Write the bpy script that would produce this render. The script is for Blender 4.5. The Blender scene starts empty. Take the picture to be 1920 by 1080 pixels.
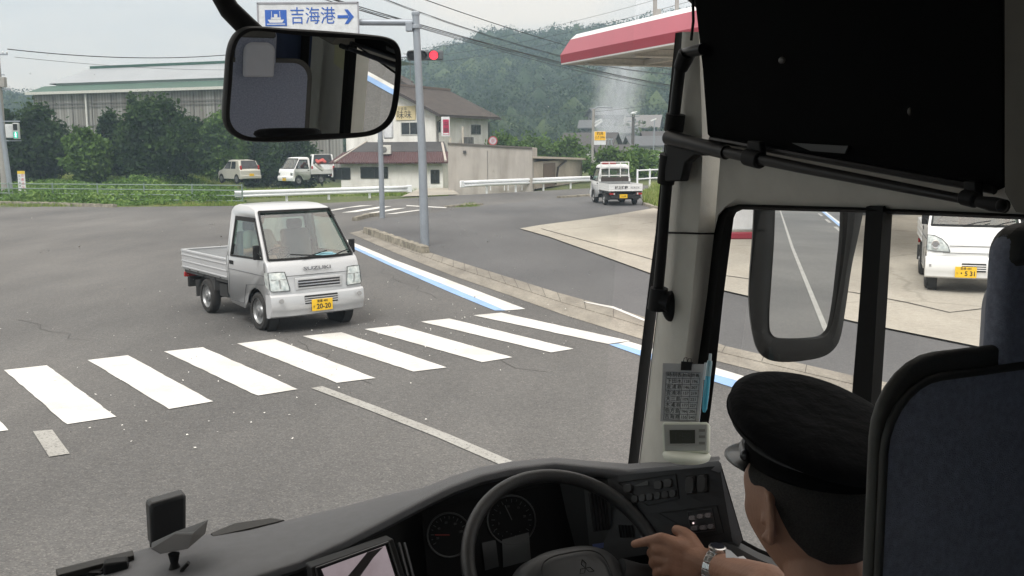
import bpy, bmesh, math, random
import numpy as np
from mathutils import Vector, Matrix, noise as mnoise
R = math.radians
SC = bpy.context.scene
COL = SC.collection
# ---------------------------------------------------------------- camera, sky, sun, exposure
FPX, PITCH, ROLL, CH = 1900.0, 0.1415, 0.007, 2.515
_D = Vector((0, math.cos(PITCH), -math.sin(PITCH)))
_U0 = Vector((0, math.sin(PITCH), math.cos(PITCH)))
_R0 = Vector((1, 0, 0))
_RT = _R0*math.cos(ROLL) - _U0*math.sin(ROLL)
_UP = _R0*math.sin(ROLL) + _U0*math.cos(ROLL)
CAM = Vector((0, 0, CH))
cd = bpy.data.cameras.new('camera'); cam = bpy.data.objects.new('camera', cd); COL.objects.link(cam)
cd.sensor_width = 36; cd.lens = FPX/1920*36; cd.clip_start = 0.05; cd.clip_end = 3000
m3 = Matrix((_RT, _UP, -_D)).transposed()
cam.matrix_world = Matrix.Translation(CAM) @ m3.to_4x4()
SC.camera = cam
SC.view_settings.view_transform = 'Standard'; SC.view_settings.look = 'None'
SC.view_settings.exposure = 0.86; SC.view_settings.gamma = 1
SC.cycles.use_denoising = True
SC.cycles.max_bounces = 8; SC.cycles.transparent_max_bounces = 16; SC.cycles.volume_bounces = 1
SC.cycles.caustics_reflective = False; SC.cycles.caustics_refractive = False
SC.cycles.sample_clamp_indirect = 6
SUN_EL, SUN_AZ = R(52), R(200)
W = bpy.data.worlds.new('World'); SC.world = W; W.use_nodes = True
nt = W.node_tree; bg = nt.nodes['Background']; bg.inputs[1].default_value = 0.1
sky = nt.nodes.new('ShaderNodeTexSky'); sky.sky_type = 'NISHITA'; sky.sun_disc = False
sky.sun_elevation = SUN_EL; sky.sun_rotation = SUN_AZ; sky.dust_density = 3
tc = nt.nodes.new('ShaderNodeTexCoord'); mp = nt.nodes.new('ShaderNodeMapping'); mp.inputs['Scale'].default_value = (1.0, 1.0, 3.2)
n1 = nt.nodes.new('ShaderNodeTexNoise'); n1.inputs['Scale'].default_value = 3.4; n1.inputs['Detail'].default_value = 5; n1.inputs['Roughness'].default_value = .5
cr = nt.nodes.new('ShaderNodeValToRGB')
e = cr.color_ramp.elements
e[0].position = .36; e[0].color = (3.95, 3.8, 3.65, 1); e[1].position = .64; e[1].color = (5.6, 4.85, 4.1, 1)
e2 = cr.color_ramp.elements.new(.5); e2.color = (4.7, 4.35, 3.98, 1)
mx = nt.nodes.new('ShaderNodeMixRGB'); mx.inputs[0].default_value = .93
L = nt.links.new
L(tc.outputs['Generated'], mp.inputs['Vector']); L(mp.outputs['Vector'], n1.inputs['Vector']); L(n1.outputs['Fac'], cr.inputs['Fac'])
# an overcast sky is brighter overhead than at the horizon
sz_ = nt.nodes.new('ShaderNodeSeparateXYZ'); L(tc.outputs['Generated'], sz_.inputs[0])
ma_ = nt.nodes.new('ShaderNodeMath'); ma_.operation = 'MULTIPLY_ADD'; ma_.inputs[1].default_value = 1.9; ma_.inputs[2].default_value = .9; ma_.use_clamp = False
mxz = nt.nodes.new('ShaderNodeMath'); mxz.operation = 'MAXIMUM'; mxz.inputs[1].default_value = 0; L(sz_.outputs[2], mxz.inputs[0]); L(mxz.outputs[0], ma_.inputs[0])
vm = nt.nodes.new('ShaderNodeVectorMath'); vm.operation = 'SCALE'; L(cr.outputs['Color'], vm.inputs[0]); L(ma_.outputs[0], vm.inputs['Scale'])
L(sky.outputs['Color'], mx.inputs[1]); L(vm.outputs[0], mx.inputs[2]); L(mx.outputs['Color'], bg.inputs[0])
sd = bpy.data.lights.new('sun', 'SUN'); so = bpy.data.objects.new('sun', sd); COL.objects.link(so)
sd.energy = 1.5; sd.angle = R(24); sd.color = (1, .98, .95)
_sv = Vector((math.sin(SUN_AZ)*math.cos(SUN_EL), math.cos(SUN_AZ)*math.cos(SUN_EL), math.sin(SUN_EL)))
so.rotation_euler = _sv.to_track_quat('Z', 'Y').to_euler(); so.location = (0, 0, 60)
so.location = _sv*60
# ---------------------------------------------------------------- pixel geometry (photograph is 1920 wide)
def ray(px, py): return _D + _RT*((px-960)/FPX) + _UP*((540-py)/FPX)
def P(px, py, d): return CAM + ray(px, py)*d
def GZ(px, py, z=0.0):
    r = ray(px, py); return CAM + r*((z-CH)/r.z)
def G(px, py): return GZ(px, py, 0)
def PY(px, py, y):
    r = ray(px, py); return CAM + r*(y/r.y)
BYAW = R(24)
BR = Vector((math.cos(BYAW), math.sin(BYAW), 0)); BF_ = Vector((-math.sin(BYAW), math.cos(BYAW), 0))
def tob(w): return Vector((w.dot(BR), w.dot(BF_), w.z))          # world -> bus frame (lateral, forward, up)
def BL(px, py, lat):
    r = ray(px, py); return tob(CAM + r*(lat/r.dot(BR)))
def BFW(px, py, fwd):
    r = ray(px, py); return tob(CAM + r*(fwd/r.dot(BF_)))
def BD(px, py, d): return tob(P(px, py, d))
# ---------------------------------------------------------------- helpers
class MB:
    def __init__(s): s.v = []; s.f = []
    def add(s, vs, fs):
        o = len(s.v); s.v += [tuple(v) for v in vs]; s.f += [tuple(i+o for i in f) for f in fs]; return s
    def box(s, c, d, rot=None):
        x, y, z = (a/2 for a in d); c = Vector(c)
        vs = [Vector((a*x, b*y, e*z)) for a in (-1, 1) for b in (-1, 1) for e in (-1, 1)]
        if rot is not None: vs = [rot @ v for v in vs]
        return s.add([v+c for v in vs], [(0, 1, 3, 2), (4, 6, 7, 5), (0, 4, 5, 1), (2, 3, 7, 6), (0, 2, 6, 4), (1, 5, 7, 3)])
    def bar(s, a, b, w, h, up=(0, 0, 1)):
        a, b = Vector(a), Vector(b); d = (b-a); l = d.length; d.normalize(); u = Vector(up)
        sx = d.cross(u); sx = sx.normalized() if sx.length > 1e-6 else Vector((1, 0, 0)); uu = sx.cross(d)
        m = Matrix((d, sx, uu)).transposed()
        return s.box((a+b)/2, (l, w, h), m)
    def tube(s, pts, r, n=10, cap=True):
        pts = [Vector(p) for p in pts]; rs = r if isinstance(r, (list, tuple)) else [r]*len(pts)
        vs = []; prev = None
        for i, p in enumerate(pts):
            t = (pts[min(i+1, len(pts)-1)]-pts[max(i-1, 0)]).normalized()
            if prev is None: a = t.orthogonal().normalized()
            else:
                a = prev - t*prev.dot(t); a = a.normalized() if a.length > 1e-6 else t.orthogonal().normalized()
            prev = a; b = t.cross(a)
            for k in range(n):
                th = 2*math.pi*k/n; vs.append(p+(a*math.cos(th)+b*math.sin(th))*rs[i])
        fs = [(i*n+k, i*n+(k+1) % n, (i+1)*n+(k+1) % n, (i+1)*n+k) for i in range(len(pts)-1) for k in range(n)]
        if cap: fs += [tuple(range(n))[::-1], tuple((len(pts)-1)*n+k for k in range(n))]
        return s.add(vs, fs)
    def lathe(s, prof, c, ax, n=24, close=False):
        """prof: (radius, along axis)"""
        c = Vector(c); t = Vector(ax).normalized(); a = t.orthogonal().normalized(); b = t.cross(a); m = len(prof)
        vs = [c+t*h+(a*math.cos(2*math.pi*k/n)+b*math.sin(2*math.pi*k/n))*r for r, h in prof for k in range(n)]
        fs = [(i*n+k, i*n+(k+1) % n, ((i+1) % m)*n+(k+1) % n, ((i+1) % m)*n+k) for i in range(m if close else m-1) for k in range(n)]
        if not close: fs += [tuple(range(n))[::-1], tuple((m-1)*n+k for k in range(n))]
        return s.add(vs, fs)
    def prism(s, poly, off):
        """poly: 3-D outline, off: extrusion vector"""
        poly = [Vector(p) for p in poly]; off = Vector(off); n = len(poly)
        return s.add(poly+[p+off for p in poly], [tuple(range(n))[::-1], tuple(range(n, 2*n))]+[(i, (i+1) % n, n+(i+1) % n, n+i) for i in range(n)])
    def grid(s, rows):
        h = len(rows); w = len(rows[0])
        return s.add([p for r in rows for p in r], [(i*w+j, i*w+j+1, (i+1)*w+j+1, (i+1)*w+j) for i in range(h-1) for j in range(w-1)])
    def poly(s, pts): return s.add(pts, [tuple(range(len(pts)))])
    def ell(s, c, r, n=16, m=10, rot=None, fn=None):
        vs = []; c = Vector(c)
        for i in range(1, m):
            for k in range(n):
                th = math.pi*i/m; ph = 2*math.pi*k/n
                v = Vector((r[0]*math.sin(th)*math.cos(ph), r[1]*math.sin(th)*math.sin(ph), r[2]*math.cos(th)))
                vs.append(v)
        vs += [Vector((0, 0, r[2])), Vector((0, 0, -r[2]))]
        if fn: vs = [fn(v) for v in vs]
        if rot is not None: vs = [rot @ v for v in vs]
        fs = [(i*n+k, (i+1)*n+k, (i+1)*n+(k+1) % n, i*n+(k+1) % n) for i in range(m-2) for k in range(n)]
        t = (m-1)*n
        fs += [(t, k, (k+1) % n) for k in range(n)]+[(t+1, (m-2)*n+(k+1) % n, (m-2)*n+k) for k in range(n)]
        return s.add([v+c for v in vs], fs)
    def mesh(s, name, mat, org=(0, 0, 0), weld=True, smooth=35, fix=True):
        me = bpy.data.meshes.new(name); o = Vector(org)
        me.from_pydata([(v[0]-o.x, v[1]-o.y, v[2]-o.z) for v in s.v], [], s.f)
        if weld or fix:
            bm = bmesh.new(); bm.from_mesh(me)
            if weld: bmesh.ops.remove_doubles(bm, verts=bm.verts, dist=1e-5)
            if fix: bmesh.ops.recalc_face_normals(bm, faces=bm.faces)
            bm.to_mesh(me); bm.free()
        if smooth:
            me.shade_smooth(); me.set_sharp_from_angle(angle=R(smooth))
        me.materials.append(mat); return me
def npmesh(name, V, F, mat, org=(0, 0, 0)):
    """V (n,3), F (m,k) constant k"""
    me = bpy.data.meshes.new(name); V = np.asarray(V, np.float32)-np.array(org, np.float32); F = np.asarray(F, np.int32)
    k = F.shape[1]; me.vertices.add(len(V)); me.vertices.foreach_set('co', V.ravel())
    me.loops.add(F.size); me.loops.foreach_set('vertex_index', F.ravel())
    me.polygons.add(len(F)); me.polygons.foreach_set('loop_start', np.arange(0, F.size, k, dtype=np.int32))
    me.update(calc_edges=True); me.materials.append(mat); return me
def link(name, me, parent=None, label=None):
    o = bpy.data.objects.new(name, me); COL.objects.link(o)
    if parent is not None: o.parent = parent
    if label: o['label'] = label
    return o
def bevel(o, w=.006, seg=2, ang=35):
    b = o.modifiers.new('bevel', 'BEVEL'); b.width = w; b.segments = seg; b.limit_method = 'ANGLE'; b.angle_limit = R(ang)
    b.harden_normals = False
    return o
ORGS = {}
def thing(name, label, cat, loc=(0, 0, 0), rotz=0, group=None):
    o = bpy.data.objects.new(name, None); COL.objects.link(o); o.empty_display_size = .2
    o.location = loc; o.rotation_euler = (0, 0, rotz); o['label'] = label; o['category'] = cat
    if group: o['group'] = group
    ORGS[o] = Vector(loc); return o
def part(name, mb, mat, parent, bev=0, label=None, world=False, smooth=35, **k):
    org = (0, 0, 0)
    if world:
        root = parent
        while root.parent: root = root.parent
        org = ORGS[root]
    o = link(name, mb.mesh(name, mat, org, smooth=smooth, **k), parent, label)
    if bev: bevel(o, bev)
    return o
def single(name, mb, mat, label, cat, group=None, bev=0, org=None, smooth=35, **k):
    if org is None:
        a = np.array(mb.v); org = (a[:, 0].mean(), a[:, 1].mean(), a[:, 2].min())
    o = link(name, mb.mesh(name, mat, org, smooth=smooth, **k)); o.location = org
    o['label'] = label; o['category'] = cat
    if group: o['group'] = group
    if bev: bevel(o, bev)
    return o
def struct(name, mb, mat, kind='structure', **k):
    o = link(name, mb.mesh(name, mat, **k)); o['kind'] = kind; return o
def copytree(o, parent=None):
    c = o.copy(); COL.objects.link(c)
    if parent is not None: c.parent = parent
    for ch in list(o.children): copytree(ch, c)
    return c
def text(name, s, size, mat, M, parent=None, ext=.0008, align='CENTER', sx=1.0, world=False, bold=0.0):
    cu = bpy.data.curves.new(name, 'FONT'); cu.body = s; cu.size = size; cu.extrude = ext; cu.align_x = align; cu.align_y = 'CENTER'
    cu.offset = bold; cu.resolution_u = 3
    t = bpy.data.objects.new(name, cu); COL.objects.link(t)
    dg = bpy.context.evaluated_depsgraph_get(); me = bpy.data.meshes.new_from_object(t.evaluated_get(dg))
    bpy.data.objects.remove(t); me.name = name
    M = M.copy()
    if world:
        root = parent
        while root.parent: root = root.parent
        M = Matrix.Translation(-ORGS[root]) @ M
    me.transform(M @ Matrix.Diagonal((sx, 1, 1, 1)))
    me.materials.clear(); me.materials.append(mat)
    return link(name, me, parent)
def frame(o, x, y):
    """matrix from origin, x axis, y axis"""
    x = Vector(x).normalized(); z = x.cross(Vector(y)).normalized(); y = z.cross(x)
    m = Matrix((x, y, z)).transposed().to_4x4(); m.translation = Vector(o); return m
# ---------------------------------------------------------------- materials
_mc = {}
def mat(name, col, rough=.6, metal=0, var=.12, scale=8, bump=0, bscale=None, spec=.5, coat=0, col2=None, emit=0, detail=4, sheen=0):
    if name in _mc: return _mc[name]
    m = bpy.data.materials.new(name); m.use_nodes = True; t = m.node_tree; b = t.nodes['Principled BSDF']; _mc[name] = m
    l = t.links.new; tcn = t.nodes.new('ShaderNodeTexCoord')
    b.inputs['Roughness'].default_value = rough; b.inputs['Metallic'].default_value = metal
    b.inputs['Specular IOR Level'].default_value = spec; b.inputs['Coat Weight'].default_value = coat
    c = tuple(col)+(1,)
    n = t.nodes.new('ShaderNodeTexNoise'); n.inputs['Scale'].default_value = scale; n.inputs['Detail'].default_value = detail; n.inputs['Roughness'].default_value = .6
    l(tcn.outputs['Object'], n.inputs['Vector'])
    r = t.nodes.new('ShaderNodeValToRGB'); r.color_ramp.elements[0].position = .3; r.color_ramp.elements[1].position = .7
    if col2 is None:
        r.color_ramp.elements[0].color = tuple(x*(1-var) for x in col)+(1,); r.color_ramp.elements[1].color = tuple(min(1, x*(1+var)) for x in col)+(1,)
    else:
        r.color_ramp.elements[0].color = c; r.color_ramp.elements[1].color = tuple(col2)+(1,)
    l(n.outputs['Fac'], r.inputs['Fac']); l(r.outputs['Color'], b.inputs['Base Color'])
    if sheen: b.inputs['Sheen Weight'].default_value = sheen
    if emit:
        l(r.outputs['Color'], b.inputs['Emission Color']); b.inputs['Emission Strength'].default_value = emit
    if bump:
        bn = t.nodes.new('ShaderNodeTexNoise'); bn.inputs['Scale'].default_value = bscale or scale*4; bn.inputs['Detail'].default_value = 6
        l(tcn.outputs['Object'], bn.inputs['Vector']); bu = t.nodes.new('ShaderNodeBump'); bu.inputs['Strength'].default_value = bump; bu.inputs['Distance'].default_value = .01
        l(bn.outputs['Fac'], bu.inputs['Height']); l(bu.outputs['Normal'], b.inputs['Normal'])
    return m
def glass(name, tint=(.9, .95, .93), refl=.08, rough=.02, dust=0):
    if name in _mc: return _mc[name]
    m = bpy.data.materials.new(name); m.use_nodes = True; t = m.node_tree; t.nodes.clear(); l = t.links.new; _mc[name] = m
    out = t.nodes.new('ShaderNodeOutputMaterial'); tr = t.nodes.new('ShaderNodeBsdfTransparent'); gl = t.nodes.new('ShaderNodeBsdfGlossy')
    tr.inputs[0].default_value = tuple(tint)+(1,); gl.inputs['Roughness'].default_value = rough
    fr = t.nodes.new('ShaderNodeLayerWeight'); fr.inputs[0].default_value = .5
    pw = t.nodes.new('ShaderNodeMath'); pw.operation = 'POWER'; pw.inputs[1].default_value = 5; l(fr.outputs['Facing'], pw.inputs[0])
    mu = t.nodes.new('ShaderNodeMath'); mu.operation = 'MULTIPLY_ADD'; mu.inputs[1].default_value = .9; mu.inputs[2].default_value = refl; mu.use_clamp = True
    mxs = t.nodes.new('ShaderNodeMixShader'); l(pw.outputs[0], mu.inputs[0]); l(mu.outputs[0], mxs.inputs[0])
    l(tr.outputs[0], mxs.inputs[1]); l(gl.outputs[0], mxs.inputs[2]); l(mxs.outputs[0], out.inputs[0]); return m
def foliage(name, c1, c2, c3, sc=.35):
    m = bpy.data.materials.new(name); m.use_nodes = True; t = m.node_tree; b = t.nodes['Principled BSDF']; l = t.links.new
    g = t.nodes.new('ShaderNodeNewGeometry'); tcn = t.nodes.new('ShaderNodeTexCoord'); n = t.nodes.new('ShaderNodeTexNoise'); n.inputs['Scale'].default_value = sc
    l(tcn.outputs['Object'], n.inputs['Vector'])
    a = t.nodes.new('ShaderNodeMath'); a.operation = 'MULTIPLY'; a.inputs[1].default_value = .45; l(g.outputs['Random Per Island'], a.inputs[0])
    a2 = t.nodes.new('ShaderNodeMath'); a2.operation = 'MULTIPLY_ADD'; a2.inputs[1].default_value = 1.1; a2.inputs[2].default_value = -.3; l(n.outputs['Fac'], a2.inputs[0])
    a3 = t.nodes.new('ShaderNodeMath'); a3.operation = 'ADD'; l(a.outputs[0], a3.inputs[0]); l(a2.outputs[0], a3.inputs[1])
    r = t.nodes.new('ShaderNodeValToRGB'); r.color_ramp.elements[0].position = .15; r.color_ramp.elements[0].color = c1+(1,)
    r.color_ramp.elements[1].position = .85; r.color_ramp.elements[1].color = c3+(1,); e = r.color_ramp.elements.new(.5); e.color = c2+(1,)
    l(a3.outputs[0], r.inputs['Fac']); l(r.outputs['Color'], b.inputs['Base Color']); b.inputs['Roughness'].default_value = .7
    b.inputs['Specular IOR Level'].default_value = .25
    tl = t.nodes.new('ShaderNodeBsdfTranslucent'); l(r.outputs['Color'], tl.inputs['Color']); ms = t.nodes.new('ShaderNodeMixShader'); ms.inputs[0].default_value = .25
    l(b.outputs[0], ms.inputs[1]); l(tl.outputs[0], ms.inputs[2]); l(ms.outputs[0], t.nodes['Material Output'].inputs[0]); return m
def ground_mat(name, base, base2, spk=None, big=.25, fine=90, crack=0, rough=.9, patch=0.0, bump=.35):
    """asphalt / concrete: large soft mottling, fine aggregate speckle, optional cracks"""
    m = bpy.data.materials.new(name); m.use_nodes = True; t = m.node_tree; b = t.nodes['Principled BSDF']; l = t.links.new; N = t.nodes.new
    tcn = N('ShaderNodeTexCoord'); a = N('ShaderNodeTexNoise'); a.inputs['Scale'].default_value = big; a.inputs['Detail'].default_value = 8; a.inputs['Roughness'].default_value = .65
    mp2 = N('ShaderNodeMapping'); mp2.inputs['Rotation'].default_value = (0, 0, R(-30)); mp2.inputs['Scale'].default_value = (1.6, .5, 1)
    l(tcn.outputs['Object'], mp2.inputs[0]); l(mp2.outputs[0], a.inputs['Vector'])
    r = N('ShaderNodeValToRGB'); r.color_ramp.elements[0].position = .32; r.color_ramp.elements[1].position = .68
    r.color_ramp.elements[0].color = base+(1,); r.color_ramp.elements[1].color = base2+(1,); l(a.outputs['Fac'], r.inputs['Fac'])
    v = N('ShaderNodeTexVoronoi'); v.inputs['Scale'].default_value = fine; l(tcn.outputs['Object'], v.inputs['Vector'])
    hs = N('ShaderNodeSeparateColor'); l(v.outputs['Color'], hs.inputs[0])
    r2 = N('ShaderNodeValToRGB'); e = r2.color_ramp.elements; e[0].position = 0; e[0].color = (.55, .55, .56, 1); e[1].position = 1; e[1].color = (1.75, 1.7, 1.62, 1)
    q = r2.color_ramp.elements.new(.25); q.color = (.88, .88, .88, 1); q = r2.color_ramp.elements.new(.8); q.color = (1.08, 1.07, 1.05, 1)
    l(hs.outputs[0], r2.inputs['Fac'])
    mxx = N('ShaderNodeMixRGB'); mxx.blend_type = 'MULTIPLY'; mxx.inputs[0].default_value = spk if spk is not None else .8
    l(r.outputs['Color'], mxx.inputs[1]); l(r2.outputs['Color'], mxx.inputs[2]); last = mxx.outputs[0]
    n3 = N('ShaderNodeTexNoise'); n3.inputs['Scale'].default_value = 14; n3.inputs['Detail'].default_value = 8; n3.inputs['Roughness'].default_value = .8; l(tcn.outputs['Object'], n3.inputs['Vector'])
    r3 = N('ShaderNodeValToRGB'); r3.color_ramp.elements[0].position = .3; r3.color_ramp.elements[0].color = (.82, .82, .82, 1); r3.color_ramp.elements[1].position = .7; r3.color_ramp.elements[1].color = (1.15, 1.15, 1.14, 1)
    l(n3.outputs['Fac'], r3.inputs['Fac']); m2 = N('ShaderNodeMixRGB'); m2.blend_type = 'MULTIPLY'; m2.inputs[0].default_value = 1; l(last, m2.inputs[1]); l(r3.outputs[0], m2.inputs[2]); last = m2.outputs[0]
    if crack:
        nn = N('ShaderNodeTexNoise'); nn.inputs['Scale'].default_value = 1.5; l(tcn.outputs['Object'], nn.inputs['Vector'])
        ad = N('ShaderNodeMixRGB'); ad.blend_type = 'ADD'; ad.inputs[0].default_value = .5; l(tcn.outputs['Object'], ad.inputs[1]); l(nn.outputs['Color'], ad.inputs[2])
        vc = N('ShaderNodeTexVoronoi'); vc.feature = 'DISTANCE_TO_EDGE'; vc.inputs['Scale'].default_value = crack; l(ad.outputs[0], vc.inputs['Vector'])
        rc = N('ShaderNodeValToRGB'); rc.color_ramp.elements[0].position = 0; rc.color_ramp.elements[0].color = (.45, .44, .42, 1); rc.color_ramp.elements[1].position = .008; rc.color_ramp.elements[1].color = (1, 1, 1, 1)
        l(vc.outputs['Distance'], rc.inputs['Fac']); m4 = N('ShaderNodeMixRGB'); m4.blend_type = 'MULTIPLY'; m4.inputs[0].default_value = .4; l(last, m4.inputs[1]); l(rc.outputs[0], m4.inputs[2]); last = m4.outputs[0]
    n5 = N('ShaderNodeTexNoise'); n5.inputs['Scale'].default_value = .11; n5.inputs['Detail'].default_value = 3; l(tcn.outputs['Object'], n5.inputs['Vector'])
    r5 = N('ShaderNodeValToRGB'); r5.color_ramp.elements[0].position = .35; r5.color_ramp.elements[0].color = (.84, .845, .85, 1); r5.color_ramp.elements[1].position = .65; r5.color_ramp.elements[1].color = (1.16, 1.15, 1.13, 1)
    l(n5.outputs['Fac'], r5.inputs[0]); m5 = N('ShaderNodeMixRGB'); m5.blend_type = 'MULTIPLY'; m5.inputs[0].default_value = 1; l(last, m5.inputs[1]); l(r5.outputs[0], m5.inputs[2]); last = m5.outputs[0]
    l(last, b.inputs['Base Color']); b.inputs['Roughness'].default_value = rough; b.inputs['Specular IOR Level'].default_value = .25
    bu = N('ShaderNodeBump'); bu.inputs['Strength'].default_value = bump; bu.inputs['Distance'].default_value = .004; l(v.outputs['Distance'], bu.inputs['Height']); l(bu.outputs[0], b.inputs['Normal'])
    return m
def stain(m, src, stretch, sc, lo):
    t = m.node_tree; b = t.nodes['Principled BSDF']; N = t.nodes.new; l = t.links.new; tcn = N('ShaderNodeTexCoord'); q = N('ShaderNodeMapping'); q.inputs['Scale'].default_value = stretch
    n = N('ShaderNodeTexNoise'); n.inputs['Scale'].default_value = sc; n.inputs['Detail'].default_value = 7; n.inputs['Roughness'].default_value = .65; l(tcn.outputs['Object'], q.inputs[0]); l(q.outputs[0], n.inputs['Vector'])
    r = N('ShaderNodeValToRGB'); r.color_ramp.elements[0].position = .32; r.color_ramp.elements[0].color = (lo, lo*.985, lo*.96, 1); r.color_ramp.elements[1].position = .58; r.color_ramp.elements[1].color = (1, 1, 1, 1); l(n.outputs['Fac'], r.inputs[0])
    x = N('ShaderNodeMixRGB'); x.blend_type = 'MULTIPLY'; x.inputs[0].default_value = 1
    if src is None: src = b.inputs['Base Color'].links[0].from_socket
    l(src, x.inputs[1]); l(r.outputs[0], x.inputs[2]); l(x.outputs[0], b.inputs['Base Color'])
def worn_paint(name, col, thr, under=(.13, .125, .12), rough=.6, sc=22):
    m = bpy.data.materials.new(name); m.use_nodes = True; t = m.node_tree; b = t.nodes['Principled BSDF']; l = t.links.new; N = t.nodes.new
    tcn = N('ShaderNodeTexCoord'); n = N('ShaderNodeTexNoise'); n.inputs['Scale'].default_value = sc; n.inputs['Detail'].default_value = 10; n.inputs['Roughness'].default_value = .75
    l(tcn.outputs['Object'], n.inputs['Vector']); r = N('ShaderNodeValToRGB'); r.color_ramp.elements[0].position = thr; r.color_ramp.elements[0].color = under+(1,)
    r.color_ramp.elements[1].position = min(1, thr+.06); r.color_ramp.elements[1].color = tuple(x*.93 for x in col)+(1,); q = r.color_ramp.elements.new(min(1, thr+.25)); q.color = col+(1,)
    l(n.outputs['Fac'], r.inputs['Fac']); stain(m, r.outputs['Color'], (1, 1, 1), 1.6, .80); b.inputs['Roughness'].default_value = rough; return m
M_ASPH = ground_mat('asphalt', (.094, .093, .094), (.142, .140, .139), fine=85, spk=.65)
M_ASPH2 = ground_mat('side_asphalt', (.094, .095, .100), (.128, .129, .134), fine=110, spk=.4, bump=.2, crack=0)
M_CONC = ground_mat('forecourt_concrete', (.32, .295, .255), (.43, .405, .355), big=.35, fine=60, spk=.15, crack=.11, bump=.1)
M_GUT = ground_mat('gutter_concrete', (.18, .166, .147), (.30, .28, .245), big=1.4, fine=60, spk=.3, bump=.2)
M_SOIL = ground_mat('grassy_soil', (.055, .075, .025), (.11, .13, .05), big=.5, fine=12, spk=.6)
M_ZEB = worn_paint('crosswalk_paint', (.66, .655, .635), .31, (.26, .255, .25))
M_LINE = worn_paint('worn_line_paint', (.36, .355, .335), .40, sc=40)
M_LBLUE = worn_paint('blue_line_paint', (.26, .42, .70), .25, (.2, .25, .33))
M_KERB = mat('mossy_kerb', (.10, .092, .075), .95, var=.3, scale=5, bump=.6, bscale=25, col2=(.34, .31, .25))
M_STEEL = mat('galvanised_steel', (.30, .33, .37), .45, .35, var=.08, scale=3)
M_WRAIL = mat('white_rail_paint', (.80, .82, .85), .45, var=.06, scale=4)
M_BLK = mat('black_plastic', (.010, .010, .011), .6, var=.15, scale=20, spec=.25)
M_RUB = mat('black_rubber', (.014, .014, .014), .8, var=.2, scale=30)
M_WALL = mat('plaster', (.80, .785, .75), .85, var=.06, scale=1.5)
M_DARK = mat('dark_window', (.02, .022, .025), .15, var=.3, scale=2, spec=.7)
M_CBLK = mat('concrete_wall', (.42, .39, .36), .9, var=.1, scale=.9, bump=.2, bscale=15)
stain(M_WALL, None, (1.5, 1.5, .25), 1.2, .80); stain(M_CBLK, None, (1.6, 1.6, .22), 1.0, .74)
M_CPOLE = mat('concrete_pole', (.30, .29, .275), .9, var=.1, scale=3)
M_CHROME = mat('chrome', (.75, .75, .76), .12, 1, var=.04)
M_TXT = mat('black_lettering', (.02, .02, .02), .5)
M_GLASS = glass('vehicle_glass', (.70, .86, .81), .20)
# ---------------------------------------------------------------- ground, roads, markings (setting)
def sheet(name, pts, z, mt, kind='structure'):
    mb = MB(); mb.poly([(p[0], p[1], z) for p in pts])
    o = struct(name, mb, mt, kind=kind, smooth=0, fix=False); return o
def strip(mb, a, b, z):
    """two matching polylines -> quads"""
    mb.grid([[(p[0], p[1], z) for p in a], [(p[0], p[1], z) for p in b]])
def g(px, py): v = G(px, py); return (v.x, v.y)
def sub(pts, n=6):
    o = []
    for a, b in zip(pts, pts[1:]):
        for k in range(n): o.append(tuple(a[i]+(b[i]-a[i])*k/n for i in range(len(a))))
    o.append(pts[-1]); return o
# terrain: grass ground, dips below the road level around the house
def smst(x): x = max(0, min(1, x)); return x*x*(3-2*x)
edge_px = [(-900, 384), (-300, 384), (0, 384), (215, 388), (455, 386), (650, 379), (840, 367), (1125, 352), (1240, 346), (1400, 340), (1700, 334)]
def hgt(x, y):
    d = smst((y-50)/14)*smst((x+24)/8)*smst((2-x)/6)*smst((125-y)/20)
    return -1.25*d-.03
mb = MB(); xs = sorted(set([-520, -300, -200, -140, -100, -80, -60, -50]+list(range(-45, 46, 3))+[50, 60, 80, 100, 140, 200, 300, 520])); ys = sorted(set([-520, -300, -150, -80, -40, -10, 20]+list(range(36, 100, 3))+[105, 115, 130, 150, 180, 220, 300, 400, 520]))
mb.grid([[(x, y, hgt(x, y)) for x in xs] for y in ys]); struct('ground', mb, M_SOIL, smooth=60)
rp = [g(*p) for p in edge_px]
sheet('road', rp+[(60, 30), (60, -120), (-90, -120), (-90, 40)], 0.0, M_ASPH)
sa_l = [g(690, 432), g(760, 460), g(805, 476), g(900, 503), g(1040, 548), g(1150, 578), g(1225, 600), g(1360, 650), g(1600, 705), g(1900, 765), g(2300, 850)]
# dark side road between gutter and forecourt
fc_low = [g(975, 430), g(1030, 446), g(1100, 471), g(1225, 517), g(1420, 562), g(1600, 606), g(1840, 655), g(2100, 705), g(2400, 760)]
fc_up = [g(975, 430), g(1010, 424), g(1100, 412), g(1170, 401), g(1235, 390), g(1300, 380)]
side = sa_l + [g(2400, 760)] + fc_low[::-1][1:] + fc_up[1:] + [g(1210, 372), g(1050, 371), g(905, 386), g(860, 392), g(800, 400), g(720, 410), g(670, 418)]
sheet('side_road', side, .004, M_ASPH2)
sheet('forecourt', fc_low[::-1]+fc_up[1:]+[g(1400, 370), (30, 60), (60, 45), (60, -20)], .03, M_CONC)
mb = MB(); lowp = [g(655, 437), g(740, 474), g(850, 518), g(960, 556), g(1060, 592), g(1150, 620), g(1225, 643), g(1345, 678), g(1600, 742), g(1900, 815), g(2300, 910)]
upp = [g(690, 430), g(765, 461), g(850, 489), g(940, 517), g(1045, 550), g(1150, 579), g(1225, 601), g(1360, 651), g(1600, 707), g(1900, 767), g(2300, 852)]
mid = [((a[0]*.45+b[0]*.55), (a[1]*.45+b[1]*.55)) for a, b in zip(lowp, upp)]
strip(mb, upp, mid, .016)
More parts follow.
